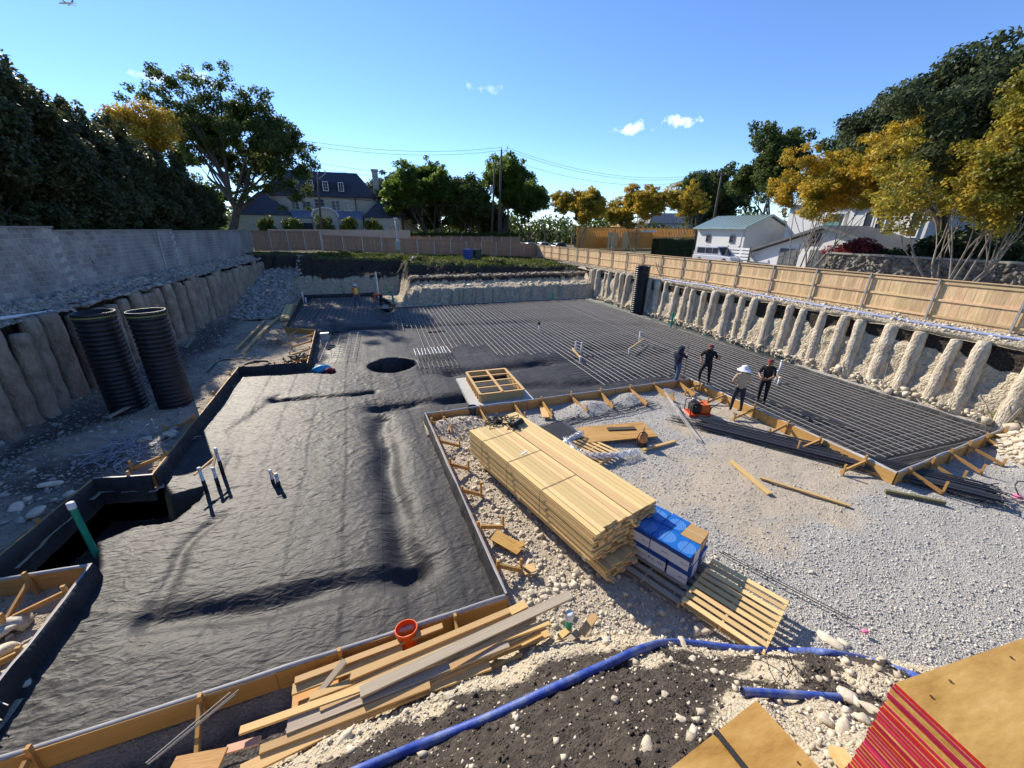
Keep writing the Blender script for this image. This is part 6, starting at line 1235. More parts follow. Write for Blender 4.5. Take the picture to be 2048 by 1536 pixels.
L_yel = leafmat('leaf_yellow', [(.34, .20, .02), (.48, .32, .035), (.58, .44, .07)], .45); L_myrt = leafmat('leaf_myrtle', [(.11, .12, .02), (.34, .27, .03), (.57, .40, .04), (.62, .36, .03)], .52, sc=.6); L_myrt2 = leafmat('leaf_myrtle_olive', [(.09, .11, .02), (.22, .21, .03), (.46, .36, .05), (.58, .42, .06)], .52, sc=.6)
L_red = leafmat('leaf_red', [(.14, .015, .02), (.26, .035, .04), (.34, .07, .05)], .4); L_topi = leafmat('leaf_topiary', [(.06, .09, .012), (.13, .16, .02), (.20, .22, .04)], .35)
CAPR = [1.0]
def leaf_mesh(name, P, Nrm, S, m, rng, asp=.55):
    n = len(P); d = rng.normal(size=(n, 3)); a = d-(d*Nrm).sum(1)[:, None]*Nrm; a /= np.linalg.norm(a, axis=1)[:, None]+1e-9; b = np.cross(Nrm, a); S = np.asarray(S)[:, None]
    bend = Nrm*S*rng.uniform(-.25, .25, (n, 1))
    V = np.stack([P-a*S, P+b*S*asp*1.25+a*S*.35+bend, P-b*S*asp*1.25+a*S*.55-bend], 1).reshape(-1, 3); F = np.arange(n*3).reshape(n, 3); return npmesh(name, V, F, m, False)
def cloud_pts(clumps, dens, rng, shell=.55, cap=60000):
    P = []; Nn = []; est = sum(max(6, dens*(r[0]*r[1]+r[0]*r[2]+r[1]*r[2])/3) for _, r in clumps); dens = dens*min(1, cap/est); CAPR[0] = max(1.0, est/cap)**.5
    for (c, r) in clumps:
        r = np.asarray(r, float); k = max(4, int(dens*(r[0]*r[1]+r[0]*r[2]+r[1]*r[2])/3)); d = rng.normal(size=(k, 3)); d /= np.linalg.norm(d, axis=1)[:, None]; q = rng.uniform(0, 1, (k, 1))**shell
        P.append(np.asarray(c)+d*q*r); nn = d*.6+rng.normal(size=(k, 3))*.6+np.array([0, 0, .35]); nn /= np.linalg.norm(nn, axis=1)[:, None]; Nn.append(nn)
    return np.concatenate(P), np.concatenate(Nn)
def grow(rg, p, d, ln, r, depth, segs, tips, spread=.6, up=.15, ratio=.72, kids=(2, 3)):
    pts = [Vector(p)]; d = Vector(d).normalized(); rs = [r]
    for k in range(4):
        d = (d+Vector((rg.gauss(0, .13), rg.gauss(0, .13), rg.gauss(0, .08)+up*.25))).normalized(); pts.append(pts[-1]+d*ln/4); rs.append(r*(1-.09*(k+1)))
    segs.append((pts, rs)); 
    if depth == 0: tips.append((pts[-1], ln)); tips.append((pts[2], ln)); return
    if depth == 1: tips.append((pts[-1], ln))
    for k in range(rg.randint(*kids)):
        ax = Vector((rg.gauss(0, 1), rg.gauss(0, 1), rg.gauss(0, .5))); nd = (d+ax.normalized()*spread*rg.uniform(.6, 1.2)+Vector((0, 0, up))).normalized(); q = pts[rg.choice((3, 4, 4))]
        grow(rg, q, nd, ln*ratio*rg.uniform(.85, 1.15), rs[-1]*.68, depth-1, segs, tips, spread, up, ratio, kids)
def build_tree(name, label, loc, trunks, depth, ln, r, clump, leaf, dens, lm, bm_, seed, spread=.6, up=.15, group=None, ratio=.72, kids=(2, 3), extra=(), zmin=None, flat=.8, cat='tree', sub=.7, cap=55000, limbs=()):
    rg = random.Random(seed); rng = np.random.default_rng(seed); segs, tips = [], []
    for (d, off) in trunks: grow(rg, off, d, ln*rg.uniform(.9, 1.1), r, depth, segs, tips, spread, up, ratio, kids)
    root = thing(name, label, cat, loc, group=group); b = MB()
    for pts, rs in segs: b.tube(pts, rs, 7 if rs[0] > .08 else 5, cap=False)
    for (p, q) in limbs: p, q = Vector(p), Vector(q); mm = (p+q)/2+Vector((0, 0, .6)); b.tube([p, p.lerp(mm, .5), mm, q], [.16, .12, .08, .03], 6, cap=False)
    b.build('trunk', bm_, root, smooth=True)
    cl = []
    for (p, l_) in tips:
        if zmin is not None and p.z < zmin: continue
        for k in range(2):
            q = np.array(p)+rng.normal(size=3)*clump*sub; s_ = clump*rng.uniform(.55, 1.15); cl.append((q, (s_*rng.uniform(.8, 1.3), s_*rng.uniform(.8, 1.3), s_*flat)))
    cl += [(np.array(c), rr) for c, rr in extra]
    P, Nn = cloud_pts(cl, dens, rng, .5, cap); link('crown', leaf_mesh('crown', P, Nn, rng.uniform(.6, 1.35, len(P))*leaf*1.15*CAPR[0]**.4, lm, rng), root); return root
V3 = Vector
# tall evergreen hedge trees behind the block wall
def hedge_tree(label, loc, h, rx, seed, lm=L_hedge, dens=1500, leaf=.105):
    rng = np.random.default_rng(seed); root = thing('hedge_tree', label, 'tree', loc, group='evergreen hedge behind the block wall'); b = MB()
    b.tube([(0, 0, -.2), (.1, .05, h*.4), (0, 0, h*.9)], [.18, .13, .04], 7); 
    for k in range(14): a = rng.uniform(0, 6.28); z = rng.uniform(.15, .8)*h; b.tube([(0, 0, z), (rx*.8*math.cos(a), rx*.8*math.sin(a), z+.9)], [.06, .015], 5)
    b.build('trunk', bark, root, smooth=True); cl = []
    for k in range(95):
        z = rng.uniform(.02, .97)**.9*h; t_ = z/h; w_ = rx*(1.0-.62*max(0, (t_-.45)/.55)**1.6); a = rng.uniform(0, 6.28); q = w_*rng.uniform(.35, 1.0); s_ = rng.uniform(.42, .85); cl.append(((q*math.cos(a), q*math.sin(a), z), (s_, s_, s_*1.25)))
    for k in range(9): a = rng.uniform(0, 6.28); q = rx*rng.uniform(0, .7); z = h*rng.uniform(.93, 1.08); cl.append(((q*math.cos(a), q*math.sin(a), z), (.28, .28, .75)))
    P, Nn = cloud_pts(cl, dens, rng, .42, 62000); link('crown', leaf_mesh('crown', P, Nn, rng.uniform(.7, 1.3, len(P))*leaf*1.1*CAPR[0]**.4, lm, rng, .45), root)
    core = MB(); core.lathe((0, 0, 0), [(rx*.4, .1), (rx*.72, h*.15), (rx*.74, h*.45), (rx*.5, h*.7), (.15, h*.86)], 12); 
    V = np.array(core.v); 
    return root
hl = ['tallest dark evergreen at the left edge above the block wall', 'second dark evergreen from left edge behind the block wall', 'third dark evergreen from left above the block wall', 'fourth dark evergreen left of the yellow leaved tree', 'evergreen right below the yellow leaved tree', 'shorter evergreen right of the yellow tree before the oak trunk', 'evergreen near the far end of the block wall', 'last low evergreen at the far end of block wall']
protoA = hedge_tree(hl[0], (-15.5, 20.6, 3.4), 8.9, 2.1, 1); protoB = hedge_tree(hl[1], (-15.5, 24.3, 3.4), 8.7, 2.05, 2)
for k, (x, y, s_, sz) in enumerate(((-15.6, 28.0, 1.05, 1.0), (-15.6, 31.8, 1.05, .97), (-15.6, 35.6, 1.05, .92), (-15.6, 39.6, 1.05, .9), (-15.6, 43.6, 1.05, .82), (-15.5, 47.4, 1.0, .66))):
    c = copy_tree((protoA, protoB)[k % 2]); c.location = (x, y, 3.4); c.rotation_euler = (0, 0, 1.1*k+.6); c.scale = (s_, s_, sz); c['label'] = hl[k+2]
c = copy_tree(protoB); c.location = (-15.5, 16.6, 3.4); c.rotation_euler = (0, 0, 2.2); c.scale = (1, 1, 1.04); c['label'] = 'dark evergreen cut by the left edge of the picture'
c = copy_tree(protoA); c.location = (-15.5, 12.4, 3.4); c.rotation_euler = (0, 0, 4.2); c.scale = (1, 1, 1.04); c['label'] = 'nearest dark evergreen outside the left edge of the picture'
c = copy_tree(protoB); c.location = (-15.6, 8.4, 3.4); c.rotation_euler = (0, 0, 5.2); c.scale = (1, 1, 1.0); c['label'] = 'dark evergreen nearest the viewer at the block wall'
build_tree('yellow_tree', 'bright yellow leaved tree rising behind the dark hedge', (-17.8, 48.0, 3.4), [((0, 0, 1), (0, 0, 0)), ((.2, .1, 1), (0, 0, 0))], 3, 4.5, .16, .75, .09, 420, L_yel, bark, 12, .55, .25, zmin=5)
oakx = [(np.array(GY(px, py, 54+dy))-np.array((-15.6, 54.0, 3.4)), (r_, r_, r_*.7)) for (px, py, dy, r_) in ((600, 345, 0, 1.1), (622, 322, 1, 1.0), (570, 375, 0, 1.0), (590, 395, 1, .8), (545, 345, 0, 1.2), (510, 300, 1, 1.1), (600, 300, 0, 1.1), (560, 260, 1, 1.2), (530, 215, 0, 1.0), (480, 185, 0, 1.0), (490, 395, -1, .7), (360, 260, 0, 1.0), (330, 215, 1, 1.0), (300, 175, 1, .9), (345, 165, 0, .9), (395, 170, 0, 1.0), (430, 200, 0, 1.1), (540, 380, 0, .9), (615, 375, 1, .8), (460, 250, 1, 1.1), (400, 320, 0, .8), (575, 320, 0, 1.0), (380, 215, 0, 1.0), (410, 245, 0, 1.1), (370, 300, 0, .9), (425, 285, 0, 1.0), (390, 265, 1, 1.0), (350, 240, 0, .9), (330, 180, 0, .8), (365, 185, 1, .9), (440, 170, 0, .8), (300, 200, 0, .8), (320, 240, 0, .8), (400, 200, 0, .9))]
oakl = [((1.0, 0, 4.0+.12*i), tuple(c)) for i, (c, r_) in enumerate(oakx) if i % 2 == 0]
oakx = [(c+np.random.default_rng(k*7+j).normal(size=3)*.9*(j > 0), tuple(np.array(r_)*(.75 if j else 1))) for k, (c, r_) in enumerate(oakx) for j in range(4)]
build_tree('oak_tree', 'big spreading oak with dark trunk left of the mansion', (-15.6, 54.0, 3.4), [((.22, 0, 1), (0, 0, 0))], 5, 4.7, .55, .7, .11, 520, L_oak, bark, 33, .74, .06, ratio=.78, zmin=4.0, kids=(2, 3), extra=oakx, cap=72000, limbs=oakl)
# green trees in the middle distance
build_tree('green_tree', 'bright green broadleaf tree right of the mansion', (9.5, 71, 2.6), [((-.35, 0, 1), (0, 0, 0)), ((.35, 0, 1), (.3, 0, 0)), ((0, .2, 1), (.1, .2, 0)), ((-.6, .1, .8), (0, 0, .4))], 4, 4.1, .26, .85, .17, 300, L_green, bark, 41, .62, .16, ratio=.76, zmin=1.6, cap=60000)
build_tree('green_tree', 'bushy green tree left of the tall utility pole', (16.5, 73, 2.6), [((-.25, 0, 1), (0, 0, 0)), ((.3, 0, 1), (.3, 0, 0)), ((.1, .2, 1), (.1, .2, 0))], 4, 3.5, .24, .9, .17, 300, L_oak, bark, 43, .65, .14, ratio=.76, zmin=1.2, cap=48000)
build_tree('green_tree', 'tall green tree directly behind the utility pole', (21.5, 72, 2.5), [((-.2, 0, 1), (0, 0, 0)), ((.3, 0, 1), (.3, 0, 0)), ((.05, .2, 1), (.1, .2, 0))], 4, 4.4, .30, .85, .17, 300, L_green, bark, 52, .58, .22, ratio=.74, zmin=2.0, cap=60000)
build_tree('green_tree', 'deep green tree at right of pair, above parked cars', (27.5, 75, 2.5), [((.1, 0, 1), (0, 0, 0)), ((-.2, .1, 1), (.3, 0, 0))], 4, 3.9, .25, .95, .18, 280, L_green, bark, 57, .6, .2, ratio=.74, zmin=1.5, cap=50000)
build_tree('grey_tree', 'grey green tree beside the mansion chimney', (4.5, 84, 2.6), [((0, 0, 1), (0, 0, 0)), ((.2, 0, 1), (0, 0, 0))], 4, 3.9, .25, 1.1, .2, 230, L_grey, bark, 61, .6, .15, zmin=3)
build_tree('grey_tree', 'thin topped grey tree behind the orange myrtles', (36, 86, 2.5), [((0, 0, 1), (0, 0, 0))], 4, 5.0, .22, .9, .2, 170, L_grey, bark, 63, .5, .3, zmin=4)
build_tree('dark_tree', 'dark tree mass behind the crossarm pole', (77, 82, 2.5), [((0, 0, 1), (0, 0, 0)), ((-.3, .2, 1), (0, 0, 0))], 4, 4.6, .3, 1.5, .24, 240, L_live, bark, 67, .6, .15, zmin=2)
build_tree('dark_tree', 'second dark tree between the pole and the big orange myrtle', (67, 75, 2.5), [((0, 0, 1), (0, 0, 0)), ((.3, .2, 1), (0, 0, 0))], 4, 4.7, .3, 1.3, .22, 240, L_oak, bark, 69, .6, .2, zmin=2)
build_tree('dark_tree', 'low dark shrubby tree under the green trees', (15, 80, 2.6), [((0, 0, 1), (0, 0, 0)), ((.5, .2, 1), (1, 0, 0)), ((-.5, .2, 1), (-1, 0, 0))], 3, 3.6, .2, 1.6, .24, 170, L_oak, bark, 70, .7, .0, zmin=0)
build_tree('dark_tree', 'dark tree behind the left end of mansion', (-22.5, 70, 3.2), [((0, 0, 1), (0, 0, 0))], 4, 3.2, .3, 1.2, .2, 230, L_oak, bark, 72, .6, .1, zmin=1)
# live oak at right
build_tree('live_oak', 'huge dark live oak towering over the white house at right', (36.5, 17.0, 2.3), [((-.1, .1, 1), (0, 0, 0))], 5, 3.75, .60, 1.0, .11, 560, L_live, bark, 81, .78, .07, ratio=.80, zmin=4.6, cap=115000)
build_tree('live_oak', 'dark oak behind the big orange myrtle', (47, 29, 2.3), [((0, .0, 1), (0, 0, 0)), ((.25, -.2, 1), (0, 0, 0))], 4, 4.6, .5, .9, .15, 330, L_oak, bark, 88, .60, .12, ratio=.78, zmin=4, cap=80000)
gp = GX(1552, 460, 44); build_tree('green_tree', 'airy green tree rising left behind the big oak at right', (44, gp.y, 2.3), [((0, 0, 1), (0, 0, 0)), ((.2, .1, 1), (0, 0, 0))], 4, 4.7, .28, .8, .15, 260, L_oak, bark, 95, .5, .28, zmin=4.5, cap=50000)
# crape myrtles: several pale stems, bare below, autumn leaves above
def myrtle(label, loc, h, wd, seed, lm, leaf, dens, ns=7, clump=.55, cap=60000):
    rg = random.Random(seed); tr = []
    for k in range(ns): a = 6.28*k/ns+rg.uniform(-.3, .3); s_ = wd*rg.uniform(.2, 1.0); tr.append(((math.cos(a)*s_, math.sin(a)*s_, 1), (.18*math.cos(a), .18*math.sin(a), 0)))
    return build_tree('crape_myrtle', label, loc, tr, 3, h*.36, .065, clump, leaf, dens, lm, bark_p, seed, .42, .22, group='crape myrtles outside the right fence', ratio=.66, zmin=h*.45, flat=.7, cap=cap)
y_ = lambda px, X: GX(px, 500, X).y
myrtle('biggest crape myrtle at right edge with pale bare stems', (27.2, y_(1935, 27.2), 2.25), 9.9, .50, 101, L_myrt2, .07, 820, 10, .50, 85000)
myrtle('orange yellow crape myrtle before the white modern house', (28.5, y_(1612, 28.5), 2.25), 10.2, .46, 104, L_myrt, .07, 820, 8, .48, 72000)
p = GY(1155, 500, 63); myrtle('dense orange crape myrtle left of the framed house', (p.x, 63, 2.4), 11.0, .52, 107, L_myrt, .14, 300, 8, .7)
p = GY(1268, 500, 60); myrtle('yellow orange crape myrtle in front of the stud frame', (p.x, 60, 2.4), 10.6, .48, 109, L_myrt, .13, 330, 6, .6)
p = GY(1345, 500, 60); myrtle('thin topped crape myrtle with pink brown crown beside the garage', (p.x, 60, 2.4), 13.0, .34, 113, L_myrt, .12, 230, 6, .5)
p = GY(1222, 500, 66); myrtle('smaller yellow myrtle between the two orange ones', (p.x, 66, 2.4), 9.4, .40, 115, L_myrt2, .13, 280, 5, .6)
c = GX(1960, 480, 25.5)
build_tree('dark_tree', 'dark tree closing the gap behind the stone wall at right edge', (46, 9, 2.3), [((0, 0, 1), (0, 0, 0)), ((.3, .3, 1), (0, 0, 0)), ((-.2, -.4, 1), (0, 0, 0))], 4, 3.6, .3, 1.2, .2, 240, L_live, bark, 91, .7, .05, zmin=.5, cap=50000)
build_tree('dark_tree', 'dark tree behind the upper storey of the white house', (52, 21, 2.3), [((0, 0, 1), (0, 0, 0)), ((.3, .3, 1), (0, 0, 0))], 4, 4.0, .3, 1.2, .2, 240, L_live, bark, 93, .7, .1, zmin=1, cap=45000)
# shrubs
def shrub(name, label, loc, rs, seed, lm, leaf, dens, cat='shrub', n=14, group=None):
    rng = np.random.default_rng(seed); root = thing(name, label, cat, loc, group=group); b = MB(); 
    for k in range(6): a = rng.uniform(0, 6.28); b.tube([(0, 0, 0), (rs[0]*.5*math.cos(a), rs[1]*.5*math.sin(a), rs[2]*1.2)], [.04, .012], 5)
    b.build('stem', bark, root); cl = []
    for k in range(n): d = rng.normal(size=3); d /= np.linalg.norm(d); q = rng.uniform(.3, .75); cl.append((d*q*np.array(rs)+np.array([0, 0, rs[2]]), np.array(rs)*rng.uniform(.3, .5)))
    P, Nn = cloud_pts(cl, dens, rng, .4, 16000); link('foliage', leaf_mesh('foliage', P, Nn, rng.uniform(.6, 1.3, len(P))*leaf*1.2, lm, rng), root); return root
p = GX(1715, 490, 31.0); shrub('red_shrub', 'red leaved maple shrub over the stone wall', (31.0, p.y, 3.9), (1.3, 2.0, 1.0), 121, L_red, .09, 900, n=20)
p = GX(1770, 495, 31.2); shrub('green_shrub', 'dark green shrub right of the red one above the stone wall', (31.4, p.y, 3.7), (1.2, 1.5, .95), 122, L_live, .09, 900, n=18)
p = GX(1930, 520, 32.5); shrub('green_shrub', 'shaded shrub mass behind the stone wall at right edge', (33.0, p.y, 3.0), (2.2, 4.0, 2.0), 123, L_live, .12, 700, n=26)
for k, (px, lm, lab) in enumerate(((535, L_oak, 'first shaded round shrub before the mansion wing'), (590, L_oak, 'second shaded round shrub beside the mansion door'), (652, L_oak, 'round shrub before the mansion entrance arch'), (701, L_topi, 'bright yellow green clipped tree right of entrance'), (752, L_topi, 'bright yellow green clipped tree before the right wing'))):
    p = GY(px, 470, 68); shrub('round_shrub', lab, (p.x, 68, 4.6), (1.5, 1.4, 1.7), 130+k, lm, .12, 520, n=22)
p = GY(1345, 500, 57); rng = np.random.default_rng(9)
hb_ = thing('clipped_hedge', 'dark clipped box hedge beside the white garage', 'hedge', (p.x, 57, 2.3)); n = 16000; w3 = (7.0, 1.6, 2.5)
Pp = rng.uniform(-.5, .5, (n, 3))*np.array(w3)*2*.5; fa = rng.integers(0, 3, n); sg_ = rng.choice([-.5, .5], n); Pp[np.arange(n), fa] = sg_*np.array(w3)[fa]; Pp += rng.normal(size=(n, 3))*.06; Pp[:, 2] += 1.35; Nn = rng.normal(size=(n, 3)); Nn /= np.linalg.norm(Nn, axis=1)[:, None]
link('foliage', leaf_mesh('foliage', Pp, Nn, rng.uniform(.06, .12, n), L_hedge, rng), hb_); MB().box((0, 0, 1.3), (6.9, 1.5, 2.4)).build('core', lf, hb_)  # dark solid core added inside the leaves to block light
rng = np.random.default_rng(19); n = 9000; tv = thing('ivy_top', 'leafy ivy strip along top of the dark reddish fence', 'ivy', (13, 63.5, 5.2)); u = rng.uniform(0, 1, n); Pp = np.stack([-8.6+u*17.4, -.5+u*1.0+rng.normal(size=n)*.12, rng.normal(size=n)*.13+.22], -1); Nn = rng.normal(size=(n, 3)); Nn /= np.linalg.norm(Nn, axis=1)[:, None]; link('foliage', leaf_mesh('foliage', Pp, Nn, rng.uniform(.06, .13, n), L_oak, rng), tv)
# background belt of trees hiding the horizon
rng = np.random.default_rng(23); cl = []
for k in range(300):
    a = R(-62+142*k/300); d = rng.uniform(105, 150); x, y = d*math.sin(a), d*math.cos(a); s_ = rng.uniform(1.8, 3.6); cl.append(((x, y, rng.uniform(2.5, 9.0)), (s_*1.4, s_*1.2, s_)))
P, Nn = cloud_pts(cl, 55, rng, .35, 45000); o = link('tree_belt', leaf_mesh('tree_belt', P, Nn, rng.uniform(.4, .8, len(P)), L_oak, rng)); tag(o, 'far belt of dark trees behind the houses', 'trees', kind='stuff')
# ------------------------------------------------------------------ loose stone, gravel, clods, weeds
rng = np.random.default_rng(77)
def zat(f, x, y): return f(np.asarray(x), np.asarray(y))
# individual pale rocks
protoR = []
for k in range(6):
    bm = bmesh.new(); bmesh.ops.create_icosphere(bm, subdivisions=2, radius=1); V = np.array([v.co[:] for v in bm.verts]); 
    pl_ = rng.normal(size=(12, 3)); pl_ /= np.linalg.norm(pl_, axis=1)[:, None]
    for q in pl_:
        h_ = rng.uniform(.48, .74); d_ = V @ q; V = V-np.maximum(d_-h_, 0)[:, None]*q
    F = np.array([[v.index for v in f.verts] for f in bm.faces]); bm.free(); V *= 1.25*np.array([1, rng.uniform(.6, .95), rng.uniform(.38, .6)]); protoR.append(npmesh('rock', V, F, lime, False))
def rock(px, py, s_, label=None, group='pale limestone rocks strewn below the near bank', f=None, loc=None):
    p = loc if loc is not None else on_bank(px, py); o = link('limestone_rock', protoR[random.randrange(6)]); o.location = p+Vector((0, 0, s_*.08)); o.scale = (s_,)*3; o.rotation_euler = (random.uniform(-.3, .3), random.uniform(-.3, .3), random.uniform(0, 6.3)); return tag(o, label or 'pale limestone rock lying in the rubble between lumber, pallet and bank', 'rock', group)
for (px, py, s_) in ((1297, 1248, .13), (1365, 1292, .11), (1415, 1262, .15), (1462, 1250, .13), (1480, 1268, .14), (1660, 1283, .20), (1440, 1240, .10), (1330, 1262, .09), (1400, 1255, .12), (1500, 1290, .10), (1690, 1290, .10)): rock(px, py, s_, 'larger pale limestone rock beside the yellow pallet and blue pipe', 'larger rocks by the yellow pallet')
for k in range(70):
    u = rng.uniform(); px = 1000+u*210+rng.normal()*26; py = 1055+u*110+rng.normal()*38
    if k > 44: px, py = rng.uniform(1030, 1180), rng.uniform(1105, 1215)
    rock(px, py, rng.uniform(.035, .10))
for (px, py, s_) in ((30, 1275, .28), (85, 1245, .22), (60, 1300, .2), (20, 1320, .18), (110, 1300, .15), (75, 1340, .16), (90, 1375, .14), (50, 1380, .12), (15, 1350, .14)): rock(0, 0, s_, 'sunlit pale rock outside the lower left formwork', 'rocks in the lower left corner', loc=G(px-48, py, .02))
for (px, py, s_) in ((100, 970, .22), (55, 1000, .15), (110, 1000, .13), (230, 965, .10), (30, 1020, .18), (75, 1025, .2), (290, 880, .25), (340, 870, .28), (140, 990, .16), (0, 985, .2)): rock(0, 0, s_, 'grey shaded slab of rock on the left pit floor', 'rock slabs on the shaded pit floor', loc=G(px, py, .25 if px < 200 else .05))
for (px, py, s_) in ((1500, 1355, .05), (1430, 1345, .06), (1385, 1320, .07), (1640, 1360, .05), (1295, 1495, .07), (1360, 1440, .05), (1330, 1390, .05), (1230, 1400, .05), (1560, 1345, .05), (1690, 1460, .09), (1700, 1400, .10), (1745, 1420, .10), (1650, 1440, .07), (1725, 1440, .08), (690, 1475, .11), (610, 1470, .12), (585, 1490, .09), (770, 1440, .07), (480, 1520, .08), (900, 1395, .07), (1010, 1340, .08), (1060, 1310, .07)): rock(px, py, s_, 'small pale rock lying on the dark soil bank', 'small rocks on the near bank')
# bank crumbs
n = 52000; x = rng.uniform(-6, 9, n); y = rng.uniform(-1.2, 4.4, n); d_ = bank_d(x, y); lf_ = limefrac(x, y, 0); keep = (d_ > -.15) & (rng.uniform(size=n) < .12+.88*lf_**1.2)
x, y = x[keep], y[keep]; s_ = rng.lognormal(math.log(.0105), .62, len(x)).clip(.004, .065); P = np.stack([x, y, bank_z(x, y)+s_*.3], -1)
tag(link('bank_rubble', stones('bank_rubble', P, s_, limeI, rng, ico(), .75, .22)), 'pale limestone rubble crumbs covering the near bank', 'rubble', kind='stuff')
n = 34000; x = rng.uniform(-6, 9, n); y = rng.uniform(-1.2, 4.2, n); keep = (bank_d(x, y) > .1) & (rng.uniform(size=n) > limefrac(x, y, 0)); x, y = x[keep], y[keep]; s_ = rng.lognormal(math.log(.009), .55, len(x)).clip(.004, .04)
tag(link('soil_clods', stones('soil_clods', np.stack([x, y, bank_z(x, y)+s_*.2], -1), s_, soilI, rng, OCT, .8, .3)), 'crumbly dark soil clods on the near bank', 'soil', kind='stuff')
# gravel chips in the yard
n = 105000; u = rng.uniform(0, 1, n)**1.5; ang = rng.uniform(R(-2), R(95), n); dd = 2+u*17; x = dd*np.sin(ang); y = dd*np.cos(ang); keep = (x > .9) & (x < 20) & (y > -3) & (y < 13) & (~inpoly(x, y, SP)) & (bank_d(x, y) < .15); x, y = x[keep], y[keep]; df = dustf(x, y, yard_z(x, y)); k2 = rng.uniform(size=len(x)) < (1-.72*df); x, y = x[k2], y[k2]
s_ = rng.lognormal(math.log(.0135), .38, len(x)).clip(.006, .028); tag(link('gravel_chips', stones('gravel_chips', np.stack([x, y, yard_z(x, y)+s_*.25], -1), s_, gravI, rng, OCT, .75, .3)), 'loose grey gravel chips over the yard', 'gravel', kind='stuff')
# pale rubble in the strip left of the lumber and around the pallets
n = 26000; x = rng.uniform(1.0, 7.5, n); y = rng.uniform(2.2, 12.6, n); w_ = np.exp(-((x-2.2)/1.0)**2)*(y < 12)+np.exp(-(((x-4.2)/1.6)**2+((y-3.9)/.8)**2)); keep = (rng.uniform(size=n) < w_*.8) & (~inpoly(x, y, SP)) & (bank_d(x, y) < .3); x, y = x[keep], y[keep]; s_ = rng.lognormal(math.log(.016), .65, len(x)).clip(.005, .08)
tag(link('yard_rubble', stones('yard_rubble', np.stack([x, y, yard_z(x, y)+s_*.25], -1), s_, limeI, rng, ico(), .75, .22)), 'pale broken stone strewn along the yard edge', 'rubble', kind='stuff')
# shaded rubble on the left pit floor and ledge, and far ramp
n = 26000; x = -11.3+rng.uniform(0, 1, n)**1.2*5.2; y = 4+rng.uniform(0, 1, n)**1.5*40; w_ = .35+1.0*np.exp(-(((x+9.8)/1.6)**2+((y-9.8)/2.6)**2)); keep = (~inpoly(x, y, SP)) & (rng.uniform(size=n) < w_); x, y = x[keep], y[keep]; s_ = rng.lognormal(math.log(.024), .65, len(x)).clip(.008, .13)
tag(link('floor_rubble', stones('floor_rubble', np.stack([x, y, floor_z(x, y)+s_*.15], -1), s_, shadeI, rng, ico(), .5, .25)), 'angular grey rubble on the shaded left pit floor', 'rubble', kind='stuff')
n = 9000; x = rng.uniform(-12.8, -11.3, n); y = rng.uniform(8, 48, n); s_ = rng.lognormal(math.log(.05), .5, n).clip(.015, .2); tag(link('ledge_rubble', stones('ledge_rubble', np.stack([x, y, lled(x, y)+s_*.2], -1), s_, shadeI, rng, ico(), .6, .25)), 'broken rubble along the ledge under the block wall', 'rubble', kind='stuff')
n = 9000; x = rng.uniform(20.2, 21.7, n); y = rng.uniform(2, 45, n); s_ = rng.lognormal(math.log(.03), .5, n).clip(.01, .12); tag(link('ledge_rubble', stones('ledge_rubble', np.stack([x, y, rled(x, y)+s_*.2], -1), s_, limeI, rng, ico(), .7, .25)), 'pale rubble along the ledge under the right fence', 'rubble', kind='stuff')
n = 9000; x = rng.uniform(-12.5, -7.6, n); y = rng.uniform(33, 46.5, n); s_ = rng.lognormal(math.log(.07), .6, n).clip(.02, .32); tag(link('ramp_rubble', stones('ramp_rubble', np.stack([x, y, far_z(x, y)+s_*.2], -1), s_, shadeI, rng, ico(), .6, .25)), 'pale broken rock slope at far left of the pit', 'rubble', kind='stuff')
n = 6000; x = rng.uniform(15.6, 21.5, n); y = rng.uniform(2.0, 6.2, n); z_ = yard_z(x, y); keep = (z_ > .12) & ~inpoly(x, y, SP); x, y = x[keep], y[keep]; s_ = rng.lognormal(math.log(.05), .6, len(x)).clip(.015, .25); tag(link('mound_rubble', stones('mound_rubble', np.stack([x, y, yard_z(x, y)+s_*.2], -1), s_, limeI, rng, ico(), .7, .25)), 'cream limestone rubble mound at the right edge', 'rubble', kind='stuff')
n = 1100; y = rng.uniform(4, 36, n); x = 19.5+rng.uniform(0, .3, n); s_ = rng.lognormal(math.log(.05), .6, n).clip(.015, .22); tag(link('wall_foot_rubble', stones('wall_foot_rubble', np.stack([x, y, (x-19.4)*.9+s_*.2], -1), s_, limeI, rng, ico(), .8, .25)), 'cream rubble at the foot of right pit wall', 'rubble', kind='stuff')
n = 2500; x = rng.uniform(1, 19, n); y = 34.3+rng.uniform(0, .6, n)**1.5; s_ = rng.lognormal(math.log(.05), .5, n).clip(.015, .2); tag(link('wall_foot_rubble', stones('wall_foot_rubble', np.stack([x, y, s_*.2], -1), s_, limeI, rng, ico(), .8, .25)), 'pale rubble at the foot of far limestone face', 'rubble', kind='stuff')
n = 5000; x = rng.uniform(-7, 20, n); y = rng.uniform(35, 47, n); z_ = far_z(x, y); keep = z_ > .3; x, y, z_ = x[keep], y[keep], z_[keep]; s_ = rng.lognormal(math.log(.05), .6, len(x)).clip(.015, .22); so_ = fsoil(x, y, z_) > .5
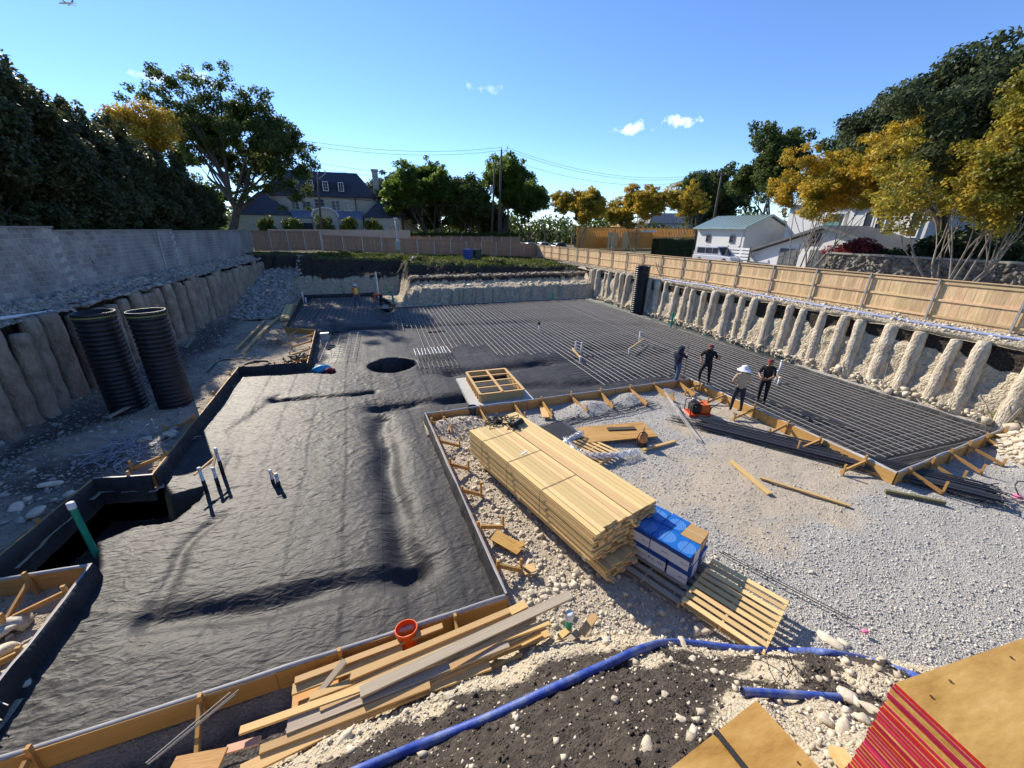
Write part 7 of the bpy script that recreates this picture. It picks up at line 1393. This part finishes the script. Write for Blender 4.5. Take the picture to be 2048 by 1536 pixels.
tag(link('bank_debris', stones('bank_debris', np.stack([x, y, z_+s_*.2], -1)[so_], s_[so_], soilI, rng)), 'dark soil clods scattered on the far bank', 'soil', kind='stuff'); tag(link('bank_stones', stones('bank_stones', np.stack([x, y, z_+s_*.2], -1)[~so_], s_[~so_], limeI, rng)), 'pale stones scattered on the far limestone terrace', 'rubble', kind='stuff')
# weeds and grass on the far bank
gl_ = leafmat('weed_leaf', [(.055, .085, .015), (.12, .15, .03), (.22, .21, .07)], .35, .6, sc=.5)
n = 60000; x = rng.uniform(-6.5, 21, n); y = rng.uniform(40, 57, n); gz_ = fgrass(x, y, far_z(x, y)); cn = fbm(x*.45, y*.45, 401, 3); keep = (rng.uniform(size=n) < gz_*.9*(.35+1.3*np.clip(cn+.3, 0, 1))) & (y < 51.2+(x+5.8)*.23); x, y = x[keep], y[keep]; hgt = rng.uniform(.06, .22, len(x))*(1+1.4*np.clip(cn[keep], 0, 1)); z = far_z(x, y)
a = rng.uniform(0, 6.28, len(x)); P = np.stack([x, y, z+hgt*.5], -1); Nn = np.stack([np.cos(a), np.sin(a), rng.uniform(-.2, .9, len(x))], -1); Nn /= np.linalg.norm(Nn, axis=1)[:, None]
tag(link('weeds', leaf_mesh('weeds', P, Nn, hgt*.8, gl_, rng, .4)), 'patchy green weeds on the top of the far bank', 'weeds', kind='stuff')
for k, (px, lab) in enumerate(((835, 'tall leafy weed clump at bank edge near the white pipe'), (1000, 'weed clump spilling over the bank below the bins'), (985, 'low weed clump left of the spilling one'), (690, 'weed clump by the far fence corner'), (760, 'weed clump left of the meter post'))):
    Y = (43.0, 41.8, 42.5, 48.5, 48.8)[k]; p = GY(px, 512, Y); shrub('weed_clump', lab, (p.x, Y, float(far_z(np.array(p.x), np.array(Y)))-.1), (1.0, .7, .35), 150+k, gl_, .08, 700, 'weeds', 10)
a, b2 = GY(814, 528, 42.4), GY(826, 515, 42.0); tag(MB().tube([a, b2, b2+Vector((.15, 0, .1))], .06, 8).build('white_pipe', pvc, smooth=True), 'short bent white pipe sticking from the far dark bank', 'pipe')
